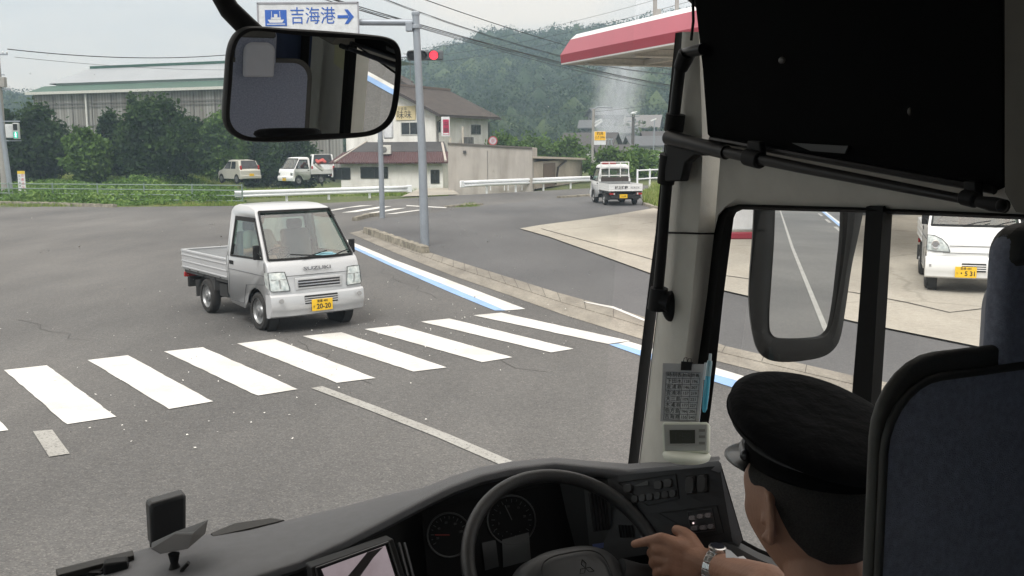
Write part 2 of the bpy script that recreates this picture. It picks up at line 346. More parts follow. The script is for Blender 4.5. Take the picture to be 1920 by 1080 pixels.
mb.add([(p[0], p[1], z) for p in mid for z in (.016, .006)], [(2*i, 2*i+1, 2*i+3, 2*i+2) for i in range(len(mid)-1)])
strip(mb, mid, lowp, .006); struct('gutter', mb, M_GUT, smooth=0)
# dark joint along gutter blocks and forecourt drain
M_JOINT = mat('dark_joint', (.05, .045, .038), .95)
mb = MB()
def ribbon(mb, pts, w, z):
    pts = [Vector((p[0], p[1], 0)) for p in pts]; a = []; b = []
    for i, p in enumerate(pts):
        t = (pts[min(i+1, len(pts)-1)]-pts[max(i-1, 0)]).normalized(); n = Vector((-t.y, t.x, 0))*w/2
        a.append(p+n); b.append(p-n)
    strip(mb, a, b, z)
ribbon(mb, [g(1015, 431), g(1120, 460), g(1232, 492), g(1360, 520), g(1480, 537), g(1600, 552), g(1700, 571), g(1780, 590), g(1850, 582), g(2000, 578)], .05, .036)
for k in range(len(upp)-1):
    a, b = Vector(upp[k]), Vector(upp[k+1]); c, d = Vector(mid[k]), Vector(mid[k+1]); n = max(1, int((b-a).length/.62))
    for j in range(n):
        f_ = j/n; ribbon(mb, [a.lerp(b, f_), c.lerp(d, f_)], .007, .019)
struct('drain_joint', mb, M_JOINT, smooth=0)
# markings
mb = MB()
Z = [[(8,695),(88,686),(218,783),(125,797)],[(165,676),(240,667),(399,754),(317,768)],[(308,660),(380,652),(559,731),(483,743)],[(445,645),(516,637),(704,710),(632,719)],[(568,631),(640,624),(838,690),(776,698)],[(683,618),(748,611),(961,671),(905,680)],[(789,604),(842,598),(1075,655),(1034,662)],[(888,592),(940,587),(1180,640),(1140,646)],[(-160,715),(-82,706),(17,808),(-90,822)]]
rz = random.Random(3)
for q in Z:
    c = [Vector(g(*p)) for p in q]; a = []; b = []
    for i in range(21):
        j = [rz.uniform(-.006, .006) for _ in range(4)]
        p1 = c[0].lerp(c[3], i/20); p2 = c[1].lerp(c[2], i/20)
        a.append((p1.x+j[0], p1.y+j[1])); b.append((p2.x+j[2], p2.y+j[3]))
    strip(mb, a, b, .008)
struct('crosswalk_marking', mb, M_ZEB, smooth=0)
mb = MB()
for q in ([(622, 393), (640, 391), (700, 385), (676, 385.5)], [(640, 399), (668, 398), (735, 387), (712, 387.5)], [(678, 402), (702, 400.5), (762, 390), (740, 391)], [(720, 402), (742, 401), (800, 393), (782, 394)],
          [(762, 385), (838, 389), (836, 390.5), (762, 386.5)], [(600, 397), (640, 391), (650, 391), (612, 397)]):
    mb.poly([g(*p)+(.008,) for p in q])
struct('far_crosswalk_marking', mb, M_ZEB, smooth=0)
mb = MB(); ribbon(mb, sub([g(594, 727), g(700, 767), g(830, 818), g(955, 872), g(1100, 940), g(1400, 1090)]), .13, .008)
mb.poly([g(62, 810)+(.008,), g(98, 807)+(.008,), g(131, 852)+(.008,), g(92, 858)+(.008,)])
struct('centre_line_marking', mb, M_LINE, smooth=0)
wl = [(650, 450), (740, 488), (840, 525), (940, 563), (985, 580)]; wm = [(650, 456), (740, 497), (840, 537), (925, 573), (948, 583)]; wb = [(650, 461), (740, 503), (840, 547), (905, 574), (928, 583)]
mb = MB(); strip(mb, [g(*p) for p in wl], [g(*p) for p in wm], .008)
w2 = [(1178, 641), (1215, 652), (1340, 690), (1390, 705), (1620, 772), (2000, 880)]; w2m = [(1160, 645), (1215, 662), (1340, 703), (1390, 717), (1620, 785), (2000, 895)]; w2b = [(1142, 647), (1215, 673), (1340, 717), (1390, 733), (1620, 806), (2000, 925)]
strip(mb, [g(*p) for p in w2], [g(*p) for p in w2m], .008)
strip(mb, [g(*p) for p in [(1092, 567), (1150, 577), (1225, 608)]], [g(*p) for p in [(1100, 570), (1150, 581), (1225, 612)]], .022)
struct('white_edge_line', mb, M_ZEB, smooth=0)
mb = MB(); strip(mb, [g(*p) for p in wm], [g(*p) for p in wb], .008); strip(mb, [g(*p) for p in w2m], [g(*p) for p in w2b], .008)
struct('blue_edge_line', mb, M_LBLUE, smooth=0)
ext0 = Vector((*g(2000, 880), 0)); ext1 = Vector((*g(2000, 895), 0)); ext2 = Vector((*g(2000, 925), 0)); bk_ = [-BF_*k+BR*j for k, j in ((0, 0), (3, -.25), (6, -.7), (12, -1.65), (15, -1.95), (22, -2.2), (45, -2.6), (90, -3))]
mb = MB(); strip(mb, [ext0+b for b in bk_], [ext0+b+(ext1-ext0).normalized()*.14 for b in bk_], .0085); struct('white_edge_line', mb, M_ZEB, smooth=0)
mb = MB(); strip(mb, [ext0+b+(ext1-ext0).normalized()*.14 for b in bk_], [ext0+b+(ext1-ext0).normalized()*.34 for b in bk_], .0085); struct('blue_edge_line', mb, M_LBLUE, smooth=0)
# road behind the bus (seen in the mirrors): centre line, edge lines along the bus heading
def bw(l, f_, z=0): v = BR*l+BF_*f_; return (v.x, v.y)
mb = MB(); ribbon(mb, sub([bw(2.5, -7), bw(2.3, -12), bw(1.9, -30), bw(.9, -90)]), .09, .009); [ribbon(mb, [bw(4.4-k*.015, -8-k), bw(4.4-k*.015-.06, -12-k)], .15, .009) for k in range(0, 80, 8)]
struct('rear_road_marking', mb, M_LINE, smooth=0)
sheet('driveway', [g(752, 369), g(862, 364.5), g(845, 353), g(790, 352.5)], .012, M_CONC)
mb = MB(); rq_ = random.Random(21)
for k in range(230):
    px, py = (rq_.gauss(740, 190), rq_.gauss(610, 45)) if k % 3 else (rq_.gauss(300, 220), rq_.gauss(690, 80))
    if not (0 < px < 1200 and 520 < py < 860): continue
    c_ = Vector((*g(px, py), .018)); a_ = rq_.uniform(.006, .014); t0 = rq_.uniform(0, 6.28)
    mb.add([c_+Vector((math.cos(t0+t_)*a_*rq_.uniform(.6, 1.2), math.sin(t0+t_)*a_*rq_.uniform(.6, 1.2), rq_.uniform(-.004, .008))) for t_ in (0, 1.25, 2.5, 3.75, 5)], [(0, 1, 2, 3, 4)])
struct('road_grit', mb, mat('pale_grit', (.75, .74, .70), .8), kind='stuff', smooth=0, fix=False, weld=False)
# tar sealed cracks and an old patch in the asphalt
mb = MB(); rc = random.Random(8)
for a, b, n_ in (((700, 500), (820, 560), 9), ((560, 640), (700, 720), 8), ((120, 470), (420, 430), 10), ((760, 620), (1010, 700), 9), ((30, 600), (160, 640), 7)):
    A_, B2 = Vector(g(*a)), Vector(g(*b)); nn = Vector((-(B2-A_).y, (B2-A_).x)).normalized(); pts = []
    for k in range(n_+1): q_ = A_.lerp(B2, k/n_)+nn*rc.uniform(-.12, .12); pts.append((q_.x, q_.y))
    ribbon(mb, pts, .009, .004)
struct('road_crack', mb, mat('crack_dark', (.05, .048, .047), .95), smooth=0)
# kerbs: low mossy blocks, each one a stone of its own run
def kerb(pts, w, h, nm, label):
    mb = MB(); pts = [Vector((p[0], p[1], 0)) for p in pts]; rr = random.Random(len(pts)*7+int(w*100))
    rows = []
    n = 0
    P2 = []
    for a, b in zip(pts, pts[1:]):
        k = max(2, int((b-a).length/.15))
        for i in range(k): P2.append(a.lerp(b, i/k))
    P2.append(pts[-1])
    for i, p in enumerate(P2):
        t = (P2[min(i+1, len(P2)-1)]-P2[max(i-1, 0)]).normalized(); nn = Vector((-t.y, t.x, 0)); j = rr.uniform(-.012, .012)
        rows.append([p+nn*(w/2+j)+Vector((0, 0, 0)), p+nn*(w/2-.02+j)+Vector((0, 0, h+j)), p-nn*(w/2-.02)+Vector((0, 0, h-j)), p-nn*(w/2-j)])
    mb.grid(rows); mb.poly(rows[0]); mb.poly(rows[-1])
    o = single('kerb_stone', mb, M_KERB, label, 'kerb', group='mossy kerb stones beside the side road', smooth=25); return o
kerb([g(688, 437), g(730, 452), g(798, 476)], .22, .17, 'k', 'mossy kerb block at the foot of the tall traffic signal pole')
kerb([g(665, 414), g(690, 407), g(716, 404)], .2, .12, 'k', 'short mossy kerb block at the foot of the thinner signal pole')
kerb([g(838, 389), g(870, 386), g(902, 384)], .3, .07, 'k', 'weedy low kerb island in the middle of the side road')
kerb([g(1048, 371), g(1080, 369), g(1122, 366)], .3, .08, 'k', 'low kerb stones beside the wheels of the far white truck')
kerb([g(0, 383), g(100, 385), g(216, 389)], .25, .13, 'k', 'long brownish kerb in front of the grey pipe fence')
kerb([g(1208, 384), g(1225, 391), g(1245, 394)], .2, .1, 'k', 'curved kerb around the grass verge right of the far truck')
# ================================================================ VEGETATION
M_F1 = foliage('dark_foliage', (.010, .025, .008), (.027, .060, .014), (.070, .12, .03))
M_F2 = foliage('green_foliage', (.035, .075, .014), (.080, .15, .028), (.15, .23, .055))
M_F3 = foliage('hill_foliage', (.010, .025, .012), (.026, .052, .018), (.075, .108, .034), .035)
M_F4 = foliage('crop_foliage', (.06, .12, .025), (.12, .22, .045), (.24, .34, .10), .5)
M_F5 = foliage('grass_blades', (.10, .16, .03), (.20, .28, .06), (.40, .40, .16), .35)
M_BARK = mat('bark', (.07, .055, .04), .95, var=.3, scale=6, bump=.5)
def leaf_quads(rng, C, size, flat=0.0):
    """one leaf quad per centre, random orientation"""
    n = len(C); a = rng.normal(size=(n, 3)); a[:, 2] *= (1-flat); a /= np.linalg.norm(a, axis=1)[:, None]+1e-9
    b = rng.normal(size=(n, 3)); b -= a*(a*b).sum(1)[:, None]; b /= np.linalg.norm(b, axis=1)[:, None]+1e-9
    s = size*rng.uniform(.6, 1.3, (n, 1)); a = a*s; b = b*s*.6
    V = np.stack([C-a, C+b*.9, C+a, C-b*.9], 1).reshape(-1, 3); F = np.arange(4*n).reshape(n, 4); return V, F
def crown_points(rng, c, r, nclump, per, cr, zpow=1.0, holes=.35):
    d = rng.normal(size=(nclump, 3)); d /= np.linalg.norm(d, axis=1)[:, None]; rad = rng.uniform(.45, 1.05, (nclump, 1))**.6
    bump = 1+holes*np.sin(d[:, :1]*4+c[0])*np.cos(d[:, 2:3]*5+c[1])
    cc = d*rad*bump*np.array(r)
    if zpow != 1.0:                                   # narrow towards the top (conical)
        h = np.clip((cc[:, 2]/r[2]+1)/2, 0, 1.05); k = (1.15-h)**zpow; cc[:, 0] *= k; cc[:, 1] *= k
    cc += np.array(c); pts = (cc[:, None, :]+rng.normal(size=(nclump, per, 3))*cr).reshape(-1, 3)
    return pts
def tree(px, d, top_py, w_px, label, mtl, seed, base_z=None, zpow=1.0, leaf=.13, n=150, per=42, trunk=.18, name='tree', group=None, lo=.12):
    rng = np.random.default_rng(seed); s = 1900/d; q = P(px, 300, d); z0 = hgt(q.x, q.y) if base_z is None else base_z
    top = P(px, top_py, d).z; H = top-z0; rw = w_px/s/2; x, y = q.x, q.y
    t = thing(name, label, 'bush' if name == 'bush' else 'tree', (x, y, z0), group=group)
    c = (0, 0, H*(1+lo)/2); r = (rw, rw*.9, H*(1-lo)/2)
    pts = crown_points(rng, c, r, n, per, min(rw, H)*.13, zpow); pts = pts[pts[:, 2] > .02]
    V, F = leaf_quads(rng, pts, leaf)
    # inner branch mass of bigger darker sprays so that the crown is not see-through
    pin = crown_points(rng, c, tuple(a*.72 for a in r), n//3, 12, min(rw, H)*.12, zpow); pin = pin[pin[:, 2] > .02]; V2, F2 = leaf_quads(rng, pin, leaf*2.3)
    o = link('crown', npmesh('crown', np.vstack([V, V2]), np.vstack([F, F2+len(V)]), mtl), t)
    mb = MB(); rr = random.Random(seed)
    mb.tube([(0, 0, -.2), (.04, 0, H*.3), (-.03, .05, H*.62), (0, 0, H*.8)], [trunk, trunk*.8, trunk*.5, trunk*.2], 8)
    for k in range(6):
        a = rr.uniform(0, 6.28); z = H*rr.uniform(.2, .6); mb.tube([(0, 0, z), (math.cos(a)*rw*.35, math.sin(a)*rw*.35, z+H*.12), (math.cos(a)*rw*.75, math.sin(a)*rw*.75, z+H*.2)], [trunk*.45, trunk*.3, trunk*.1], 6)
    part('trunk', mb, M_BARK, t); return t
TREES = [  # px, depth, top py, width px, label, material, zpow
 (12, 66, 212, 70, 'dark tree half cut off at the picture edge behind the steel signal pole', M_F1, 1),
 (78, 68, 203, 125, 'broad dark green tree just right of the green pedestrian signal', M_F1, .35),
 (168, 65, 246, 76, 'bright green low bush between the two tall dark trees', M_F2, 1),
 (214, 70, 212, 70, 'slim ragged tree under the white downpipe of the warehouse', M_F1, .4),
 (254, 74, 180, 46, 'narrow pointed conifer rising above its neighbours before the warehouse', M_F1, 1.2),
 (305, 67, 193, 150, 'large round very dark tree in the middle before the warehouse', M_F1, .2),
 (372, 76, 232, 90, 'mid green tree left of the mirror with loose branches', M_F1, .3),
 (420, 76, 214, 100, 'lighter green tree partly behind the rear view mirror', M_F2, .3),
 (492, 79, 252, 110, 'dark tree under the mirror behind the beige hatchback', M_F1, .3),
 (560, 80, 250, 90, 'dark tree behind the small white pickup in the field', M_F1, .3)]
for i, (px, d, ty, w, lab, mt, zp) in enumerate(TREES):
    tree(px, d, ty, w, lab, mt, 10+i, zpow=zp, n=int(70+w*1.5), leaf=.15, lo=.02)
BUSH = [(948, 74, 256, 90, 'bush showing above the grey block wall beside the round sign'), (1010, 78, 258, 105, 'rounded bush above the low shed roof, next to the round sign bushes'),
        (1066, 76, 264, 95, 'bush over the right end of the shed roof'), (1152, 66, 284, 95, 'green bush right behind the far white truck'),
        (1196, 70, 284, 85, 'bush below the concrete utility pole'), (1236, 74, 288, 80, 'pale bush beside the white pipe railing')]
for i, (px, d, ty, w, lab) in enumerate(BUSH):
    tree(px, d, ty, w, lab, M_F2, 60+i, name='bush', n=80, leaf=.15, lo=-.05, zpow=.3, trunk=.1, base_z=.1, group='bushes between the block wall and the hill road')
tree(1130, 60, 312, 50, 'small bush in front of the sign pole beside the far truck', M_F2, 90, name='bush', n=50, lo=-.05, leaf=.12, trunk=.08, base_z=.1, group='bushes between the block wall and the hill road')
# low crops and grass: nobody could count them
rng = np.random.default_rng(5)
def scatter(region, n, zfn, clump, leaf, hh, flat=.2):
    """region: world polygon list"""
    poly_ = np.array([(p[0], p[1]) for p in region]); lo = poly_.min(0); hi = poly_.max(0); out = []
    while sum(len(o) for o in out) < n:
        q = rng.uniform(lo, hi, (n, 2)); x, y = q[:, 0], q[:, 1]; ins = np.zeros(n, bool); j = len(poly_)-1
        for i in range(len(poly_)):
            xi, yi = poly_[i]; xj, yj = poly_[j]
            ins ^= ((yi > y) != (yj > y)) & (x < (xj-xi)*(y-yi)/(yj-yi+1e-12)+xi); j = i
        out.append(q[ins])
    q = np.vstack(out)[:n]; k = clump
    z = np.array([hgt(a, b) for a, b in q]); c = np.column_stack([q, z])
    wav = .55+.45*np.sin(q[:, 0]*1.3+2*np.sin(q[:, 1]*.9))
    pts = c[:, None, :]+np.concatenate([rng.normal(size=(n, k, 2))*.16, rng.uniform(0.02, 1, (n, k, 1))*hh*wav[:, None, None]], 2)
    return leaf_quads(rng, pts.reshape(-1, 3), leaf, flat)
field = [g(-60, 380), g(215, 385), g(455, 382), g(458, 360), g(452, 346), g(200, 344), g(-60, 342)]
V, F = scatter(field, 6500, None, 9, .085, .55); V_, F_ = scatter([g(250, 353), g(640, 352), g(640, 343), g(250, 343)], 4200, None, 9, .10, .8); F = np.vstack([F, F_+len(V)]); V = np.vstack([V, V_])
o = link('crop_plants', npmesh('crop_plants', V, F, M_F4)); o['kind'] = 'stuff'
def blades(region, n, h, lean=.3, wd=.018, zf=hgt):
    poly_ = np.array([(p[0], p[1]) for p in region]); lo = poly_.min(0); hi = poly_.max(0); out = []; tot = 0
    while tot < n:
        q = rng.uniform(lo, hi, (n, 2)); x, y = q[:, 0], q[:, 1]; ins = np.zeros(n, bool); j = len(poly_)-1
        for i in range(len(poly_)):
            xi, yi = poly_[i]; xj, yj = poly_[j]
            ins ^= ((yi > y) != (yj > y)) & (x < (xj-xi)*(y-yi)/(yj-yi+1e-12)+xi); j = i
        out.append(q[ins]); tot += ins.sum()
    q = np.vstack(out)[:n]; z = np.array([zf(a, b) for a, b in q]); c = np.column_stack([q, z])
    pn = .6+.5*np.sin(q[:, 0]*.8+np.sin(q[:, 1]*.7)*2)
    hh = (h*rng.uniform(.4, 1.2, n)*pn)[:, None]; a = rng.uniform(0, 6.28, n); sx = np.column_stack([np.cos(a), np.sin(a), a*0])*wd
    ln = np.column_stack([rng.normal(size=(n, 2))*lean, np.ones(n)])*hh
    V = np.stack([c-sx, c+sx, c+ln*.6+sx*.7, c+ln], 1).reshape(-1, 3); return V, np.arange(4*n).reshape(n, 4)
Vs = []; Fs = []; tot = 0
for reg, n, h, wd in (([g(-60, 347), g(455, 349), g(455, 334), g(-60, 332)], 26000, .55, .035), ([g(455, 372), g(640, 366), g(765, 362), g(800, 352), g(835, 348), g(830, 338), g(640, 334), g(455, 337)], 38000, .42, .022),
                  ([g(455, 352), g(640, 350), g(832, 350), g(834, 346.5), g(640, 343.5), g(455, 344)], 26000, .95, .03),
                  ([g(-60, 390), g(100, 388), g(212, 387), g(455, 385.5), g(460, 380), g(200, 381), g(-60, 379)], 7000, .16, .015),
                  ([g(1208, 383), g(1226, 390), g(1260, 393), g(1290, 372), g(1250, 352), g(1205, 358)], 12000, .45, .02),
                  ([g(850, 389), g(885, 389), g(905, 387), g(885, 384)], 700, .3, .012), ([g(1055, 371), g(1110, 369), g(1110, 367.5), g(1060, 369.5)], 500, .12, .012),
                  ([g(760, 476), g(800, 482), g(805, 478), g(770, 465)], 0, .1, .01)):
    if not n: continue
    V, F = blades(reg, n, h, wd=wd); Vs.append(V); Fs.append(F+tot); tot += len(V)
o = link('grass', npmesh('grass', np.vstack(Vs), np.vstack(Fs), M_F5)); o['kind'] = 'stuff'
# forested hill: terrain and one mass of crowns
RX = [-900, -200, 0, 30, 60, 200, 420, 600, 700, 755, 800, 850, 900, 950, 1000, 1050, 1100, 1140, 1200, 1260, 1320, 1500, 1900, 2800]
RYY = [215, 200, 186, 180, 190, 195, 180, 160, 146, 133, 116, 101, 89, 81, 80, 79, 76, 70, 60, 47, 34, 24, 28, 60]
DR = 400.0
def hill_z(x, y):
    px = 960+1900*x/max(y, 1); ry = np.interp(px, RX, RYY); zr = CH+(269-ry)/1900*DR-4.2; f_ = (y-150)/(DR-150)
    f_ = max(0, min(1.15, f_)); s_ = f_*f_*(3-2*f_) if f_ <= 1 else 1-(f_-1)*2; s_ = .35*f_+.65*s_
    return -.5+(zr+.5)*s_*(1+.0*math.sin(x*.02))+ (3*math.sin(x*.035+y*.02)*min(1, f_*2)*(1-min(1, f_)) )
mb = MB(); px_ = list(range(-1600, 3601, 100)); ys = [140+i*14 for i in range(24)]
mb.grid([[((p-960)/1900*y, y, hill_z((p-960)/1900*y, y)) for p in px_] for y in ys]); struct('hill', mb, mat('hill_soil', (.03, .045, .02), .95, scale=.1), smooth=60)
rng = np.random.default_rng(9); CV = []; CF = []; tot = 0
bmi = bmesh.new(); bmesh.ops.create_icosphere(bmi, subdivisions=1, radius=1); IV = np.array([v.co[:] for v in bmi.verts]); IF = np.array([[v.index for v in f.verts] for f in bmi.faces]); bmi.free()
n = 0; QV = []
rowsy = []
while n < 3700:
    y = 152+(DR+6-152)*rng.uniform()**.85; px = rng.uniform(-150, 1850)
    if 90 < px < 400 and rng.uniform() < .8: continue
    x = (px-960)/1900*y; r_ = rng.uniform(2.2, 4.6)*(.75 if y < 190 else 1); z = hill_z(x, y); n += 1
    d = rng.normal(size=(170, 3)); d[:, 2] = np.abs(d[:, 2])-.35; d /= np.linalg.norm(d, axis=1)[:, None]
    el = rng.uniform(.8, 1.5); QV.append(np.array([x, y, z+r_*.6])+d*rng.uniform(.8, 1.15, (170, 1))*r_*np.array([1, 1, el]))
    v = IV*r_*.86*np.array([1, 1, el])*rng.uniform(.85, 1.1, (len(IV), 1))+np.array([x, y, z+r_*.6]); CV.append(v)
V, F = leaf_quads(rng, np.vstack(QV), .40); CVs = np.vstack(CV)
F2 = (IF[None]+(np.arange(len(CV))*len(IV))[:, None, None]).reshape(-1, 3); F2 = np.column_stack([F2, F2[:, 2]])
me = npmesh('hill_forest', V, F, M_F3); o = link('hill_forest', me); o['kind'] = 'stuff'
me2 = bpy.data.meshes.new('hill_forest_inner'); me2.vertices.add(len(CVs)); me2.vertices.foreach_set('co', CVs.astype(np.float32).ravel()); F2 = F2[:, :3].astype(np.int32)
me2.loops.add(F2.size); me2.loops.foreach_set('vertex_index', F2.ravel()); me2.polygons.add(len(F2)); me2.polygons.foreach_set('loop_start', np.arange(0, F2.size, 3, dtype=np.int32)); me2.update(calc_edges=True); me2.materials.append(M_F3)
bmj = bmesh.new(); bmj.from_mesh(me); bmj.from_mesh(me2); bmj.to_mesh(me); bmj.free(); bpy.data.meshes.remove(me2)
# ================================================================ BUILDINGS
def rect(c0, u, z0, z1, a0, a1, off, nrm):
    """quad corners on a wall: c0 start, u unit dir, from a0 to a1 along, z0..z1, pushed out by off*nrm"""
    c0 = Vector(c0); n = Vector(nrm)*off
    return [Vector((*(c0+u*a0).xy, z0))+n, Vector((*(c0+u*a1).xy, z0))+n, Vector((*(c0+u*a1).xy, z1))+n, Vector((*(c0+u*a0).xy, z1))+n]
def window(parent, c0, u, nrm, a0, a1, z0, z1, fm=None, name='window', bars=1):
    fm = fm or M_ALU; u = Vector(u); nrm = Vector(nrm); mb = MB(); q = rect(c0, u, z0, z1, a0, a1, .02, nrm)
    for i in range(4): mb.bar(q[i], q[(i+1) % 4], .05, .05, nrm)
    for k in range(1, bars+1):
        a = a0+(a1-a0)*k/(bars+1); m_ = rect(c0, u, z0, z1, a, a, .02, nrm); mb.bar(m_[0], m_[2], .045, .045, nrm)
    f_ = part(name, mb, fm, parent, world=True)
    mb = MB(); mb.poly(rect(c0, u, z0, z1, a0, a1, .006, nrm)); part('pane', mb, M_DARK, f_, world=True)
M_ALU = mat('aluminium_frame', (.22, .22, .22), .5, .3)
M_RIB = mat('ribbed_wall', (.27, .265, .25), .75, var=.12, scale=.5)
def ribbed(m):
    t = m.node_tree; b = t.nodes['Principled BSDF']; N = t.nodes.new; l = t.links.new; tcn = N('ShaderNodeTexCoord'); mp2 = N('ShaderNodeMapping')
    mp2.inputs['Scale'].default_value = (1, .1, .02); w = N('ShaderNodeTexWave'); w.inputs['Scale'].default_value = .9; w.inputs['Distortion'].default_value = .3; l(tcn.outputs['Object'], mp2.inputs[0]); l(mp2.outputs[0], w.inputs['Vector'])
    n = N('ShaderNodeTexNoise'); mp3 = N('ShaderNodeMapping'); mp3.inputs['Scale'].default_value = (1.2, 1.2, .12); l(tcn.outputs['Object'], mp3.inputs[0]); l(mp3.outputs[0], n.inputs['Vector']); n.inputs['Scale'].default_value = 1.2; n.inputs['Detail'].default_value = 6
    r = N('ShaderNodeValToRGB'); r.color_ramp.elements[0].position = .35; r.color_ramp.elements[0].color = (.17, .155, .135, 1); r.color_ramp.elements[1].position = .65; r.color_ramp.elements[1].color = (.30, .295, .28, 1)
    l(n.outputs['Fac'], r.inputs[0]); mm = N('ShaderNodeMixRGB'); mm.blend_type = 'MULTIPLY'; mm.inputs[0].default_value = .35; l(r.outputs[0], mm.inputs[1]); l(w.outputs['Color'], mm.inputs[2]); l(mm.outputs[0], b.inputs['Base Color'])
    bu = N('ShaderNodeBump'); bu.inputs['Strength'].default_value = .5; bu.inputs['Distance'].default_value = .05; l(w.outputs['Fac'], bu.inputs['Height']); l(bu.outputs[0], b.inputs['Normal'])
ribbed(M_RIB)
# warehouse
A = P(62, 172, 110); B_ = P(640, 160, 97); B_.z = A.z; u = (B_-A); u.z = 0; Lw = u.length; u.normalize(); vb = Vector((-u.y, u.x, 0)); ez = A.z
wh = thing('warehouse', 'long grey ribbed warehouse with green roof edge behind the dark trees', 'warehouse', (A.x, A.y, -.5))
A0 = Vector((A.x, A.y, 0)); nf = -vb
mb = MB(); mb.poly([A0+u*0+Vector((0, 0, -.6)), A0+u*Lw+Vector((0, 0, -.6)), A0+u*Lw+Vector((0, 0, ez-.25)), A0+Vector((0, 0, ez-.25))])
mb.poly([A0+Vector((0, 0, -.6)), A0+vb*24+Vector((0, 0, -.6)), A0+vb*24+Vector((0, 0, ez-.25)), A0+Vector((0, 0, ez-.25))]); part('wall', mb, M_RIB, wh, world=True)
mb = MB()
for k in range(int(Lw/2.6)+1): mb.box(A0+u*(k*2.6+.1)+nf*.05+Vector((0, 0, (ez-.3)/2+.7)), (.10, .10, ez-2.2), Matrix.Rotation(math.atan2(u.y, u.x), 3, 'Z'))
for zz in (ez-1.35, ez-1.7, ez-3.7): mb.bar(A0+u*.5+nf*.13+Vector((0, 0, zz)), A0+u*(Lw-.5)+nf*.13+Vector((0, 0, zz)), .06, .07)
part('girt', mb, mat('dark_steel_girt', (.13, .12, .11), .8), wh, world=True)
mb = MB(); mb.tube([A0+u*7.3+nf*.2+Vector((0, 0, 0)), A0+u*7.3+nf*.2+Vector((0, 0, ez-.4))], .11, 8); part('downpipe', mb, mat('white_pipe', (.6, .6, .58), .5), wh, world=True); mb = MB(); mb.tube([A0+u*29+nf*.2, A0+u*29+nf*.2+Vector((0, 0, ez-.4))], .11, 8)
part('downpipe', mb, mat('white_pipe', (.6, .6, .58), .5), wh, world=True)
M_GRN = mat('green_roof_edge', (.018, .07, .045), .55, var=.15, scale=.6)
sl = math.tan(R(18.5)); e0 = A0-u*.5-vb*.5
def rp_(a, b, dz=0): return e0+u*a+vb*b+Vector((0, 0, ez-.1+b*sl+dz))
Lr = Lw+1
mb = MB(); mb.box(A0+u*(Lw/2)-vb*.55+Vector((0, 0, ez-.22)), (Lr, .25, .28), Matrix.Rotation(math.atan2(u.y, u.x), 3, 'Z')); part('gutter', mb, mat('pale_gutter', (.5, .5, .47), .6), wh, world=True)
mb = MB(); mb.grid([[rp_(0, 0), rp_(Lr, 0)], [rp_(.35, 2.3), rp_(Lr, 2.3)]]); mb.poly([rp_(0, 0), rp_(.35, 2.3), rp_(.35, 15, -12.7*sl), rp_(0, 17, -17*sl)]); part('eave_band', mb, M_GRN, wh, world=True)
mb = MB(); mb.grid([[rp_(2, 2.3, .01), rp_(Lr, 2.3, .01)], [rp_(2, 2.35, .26), rp_(Lr, 2.35, .26)]]); part('roof_step', mb, mat('dark_step', (.03, .05, .04), .7), wh, world=True)
mb = MB(); mb.grid([[rp_(.9, 2.35, .26), rp_(Lr, 2.35, .26)], [rp_(1.2, 8.6, .2), rp_(Lr, 8.6, .2)]]); mb.grid([[rp_(1.2, 8.6, .2), rp_(Lr, 8.6, .2)], [rp_(.9, 17, -8.6*sl), rp_(Lr, 17, -8.6*sl)]]); mb.poly([rp_(.9, 2.35, .2), rp_(1.2, 8.6, .2), rp_(.9, 17, -8.6*sl), rp_(.9, 16, -16*sl)])
part('roof', mb, mat('pale_metal_roof', (.27, .29, .31), .55, .0, var=.08, scale=.3), wh, world=True)
mb = MB(); mb.bar(rp_(1.2, 8.6, .3), rp_(Lr, 8.6, .3), .4, .28); part('ridge_cap', mb, M_GRN, wh, world=True)
# two storey house
K = P(817, 250, 70); K.z = 0; E = P(915, 250, 77.3); E.z = 0; u = (E-K); Lh = u.length; u.normalize(); v = Vector((-u.y, u.x, 0)); W_ = 7.4; ez = P(817, 212, 70).z; rz_ = P(755, 166, 71.6).z
hs = thing('house', 'two storey white house with brown roof and red lower roof', 'house', (K.x, K.y, -1.3))
up = Vector((0, 0, 1)); mb = MB()
mb.poly([K-up*1.3, E-up*1.3, E+up*ez, K+up*ez]); mb.poly([K-up*1.3, K+up*ez, K+v*W_/2+up*(rz_-.1), K+v*W_+up*ez, K+v*W_-up*1.3]); mb.poly([E-up*1.3, E+up*ez, E+v*W_/2+up*(rz_-.1), E+v*W_+up*ez, E+v*W_-up*1.3])
mb.poly([K+v*W_-up*1.3, E+v*W_-up*1.3, E+v*W_+up*ez, K+v*W_+up*ez]); part('wall', mb, M_WALL, hs, world=True, smooth=0)
M_BROOF = mat('brown_tile_roof', (.052, .040, .034), .85, var=.25, scale=1.2, bump=.4, bscale=9)
def wav(m, s=7.0, ax=2):
    t = m.node_tree; b = t.nodes['Principled BSDF']; N = t.nodes.new; l = t.links.new; w = N('ShaderNodeTexWave'); w.inputs['Scale'].default_value = s; tcn = N('ShaderNodeTexCoord'); l(tcn.outputs['Object'], w.inputs['Vector'])
    w.bands_direction = 'XYZ'[ax]; bu = N('ShaderNodeBump'); bu.inputs['Strength'].default_value = .6; bu.inputs['Distance'].default_value = .06; l(w.outputs['Fac'], bu.inputs['Height']); l(bu.outputs[0], b.inputs['Normal'])
wav(M_BROOF, 3, 2)
rs = (rz_-ez)/(W_/2); ov = .75
def rf(a, b):  # along u, along v from front eave
    bb = b if b <= W_/2 else W_-b; return K+u*a+v*b+up*(ez+bb*rs+.12)
mb = MB()
for b0, b1 in ((-ov, W_/2), (W_/2, W_+ov)):
    q = [rf(-.6, b0), rf(Lh+.6, b0), rf(Lh+.6, b1), rf(-.6, b1)]; mb.prism(q, up*.12)
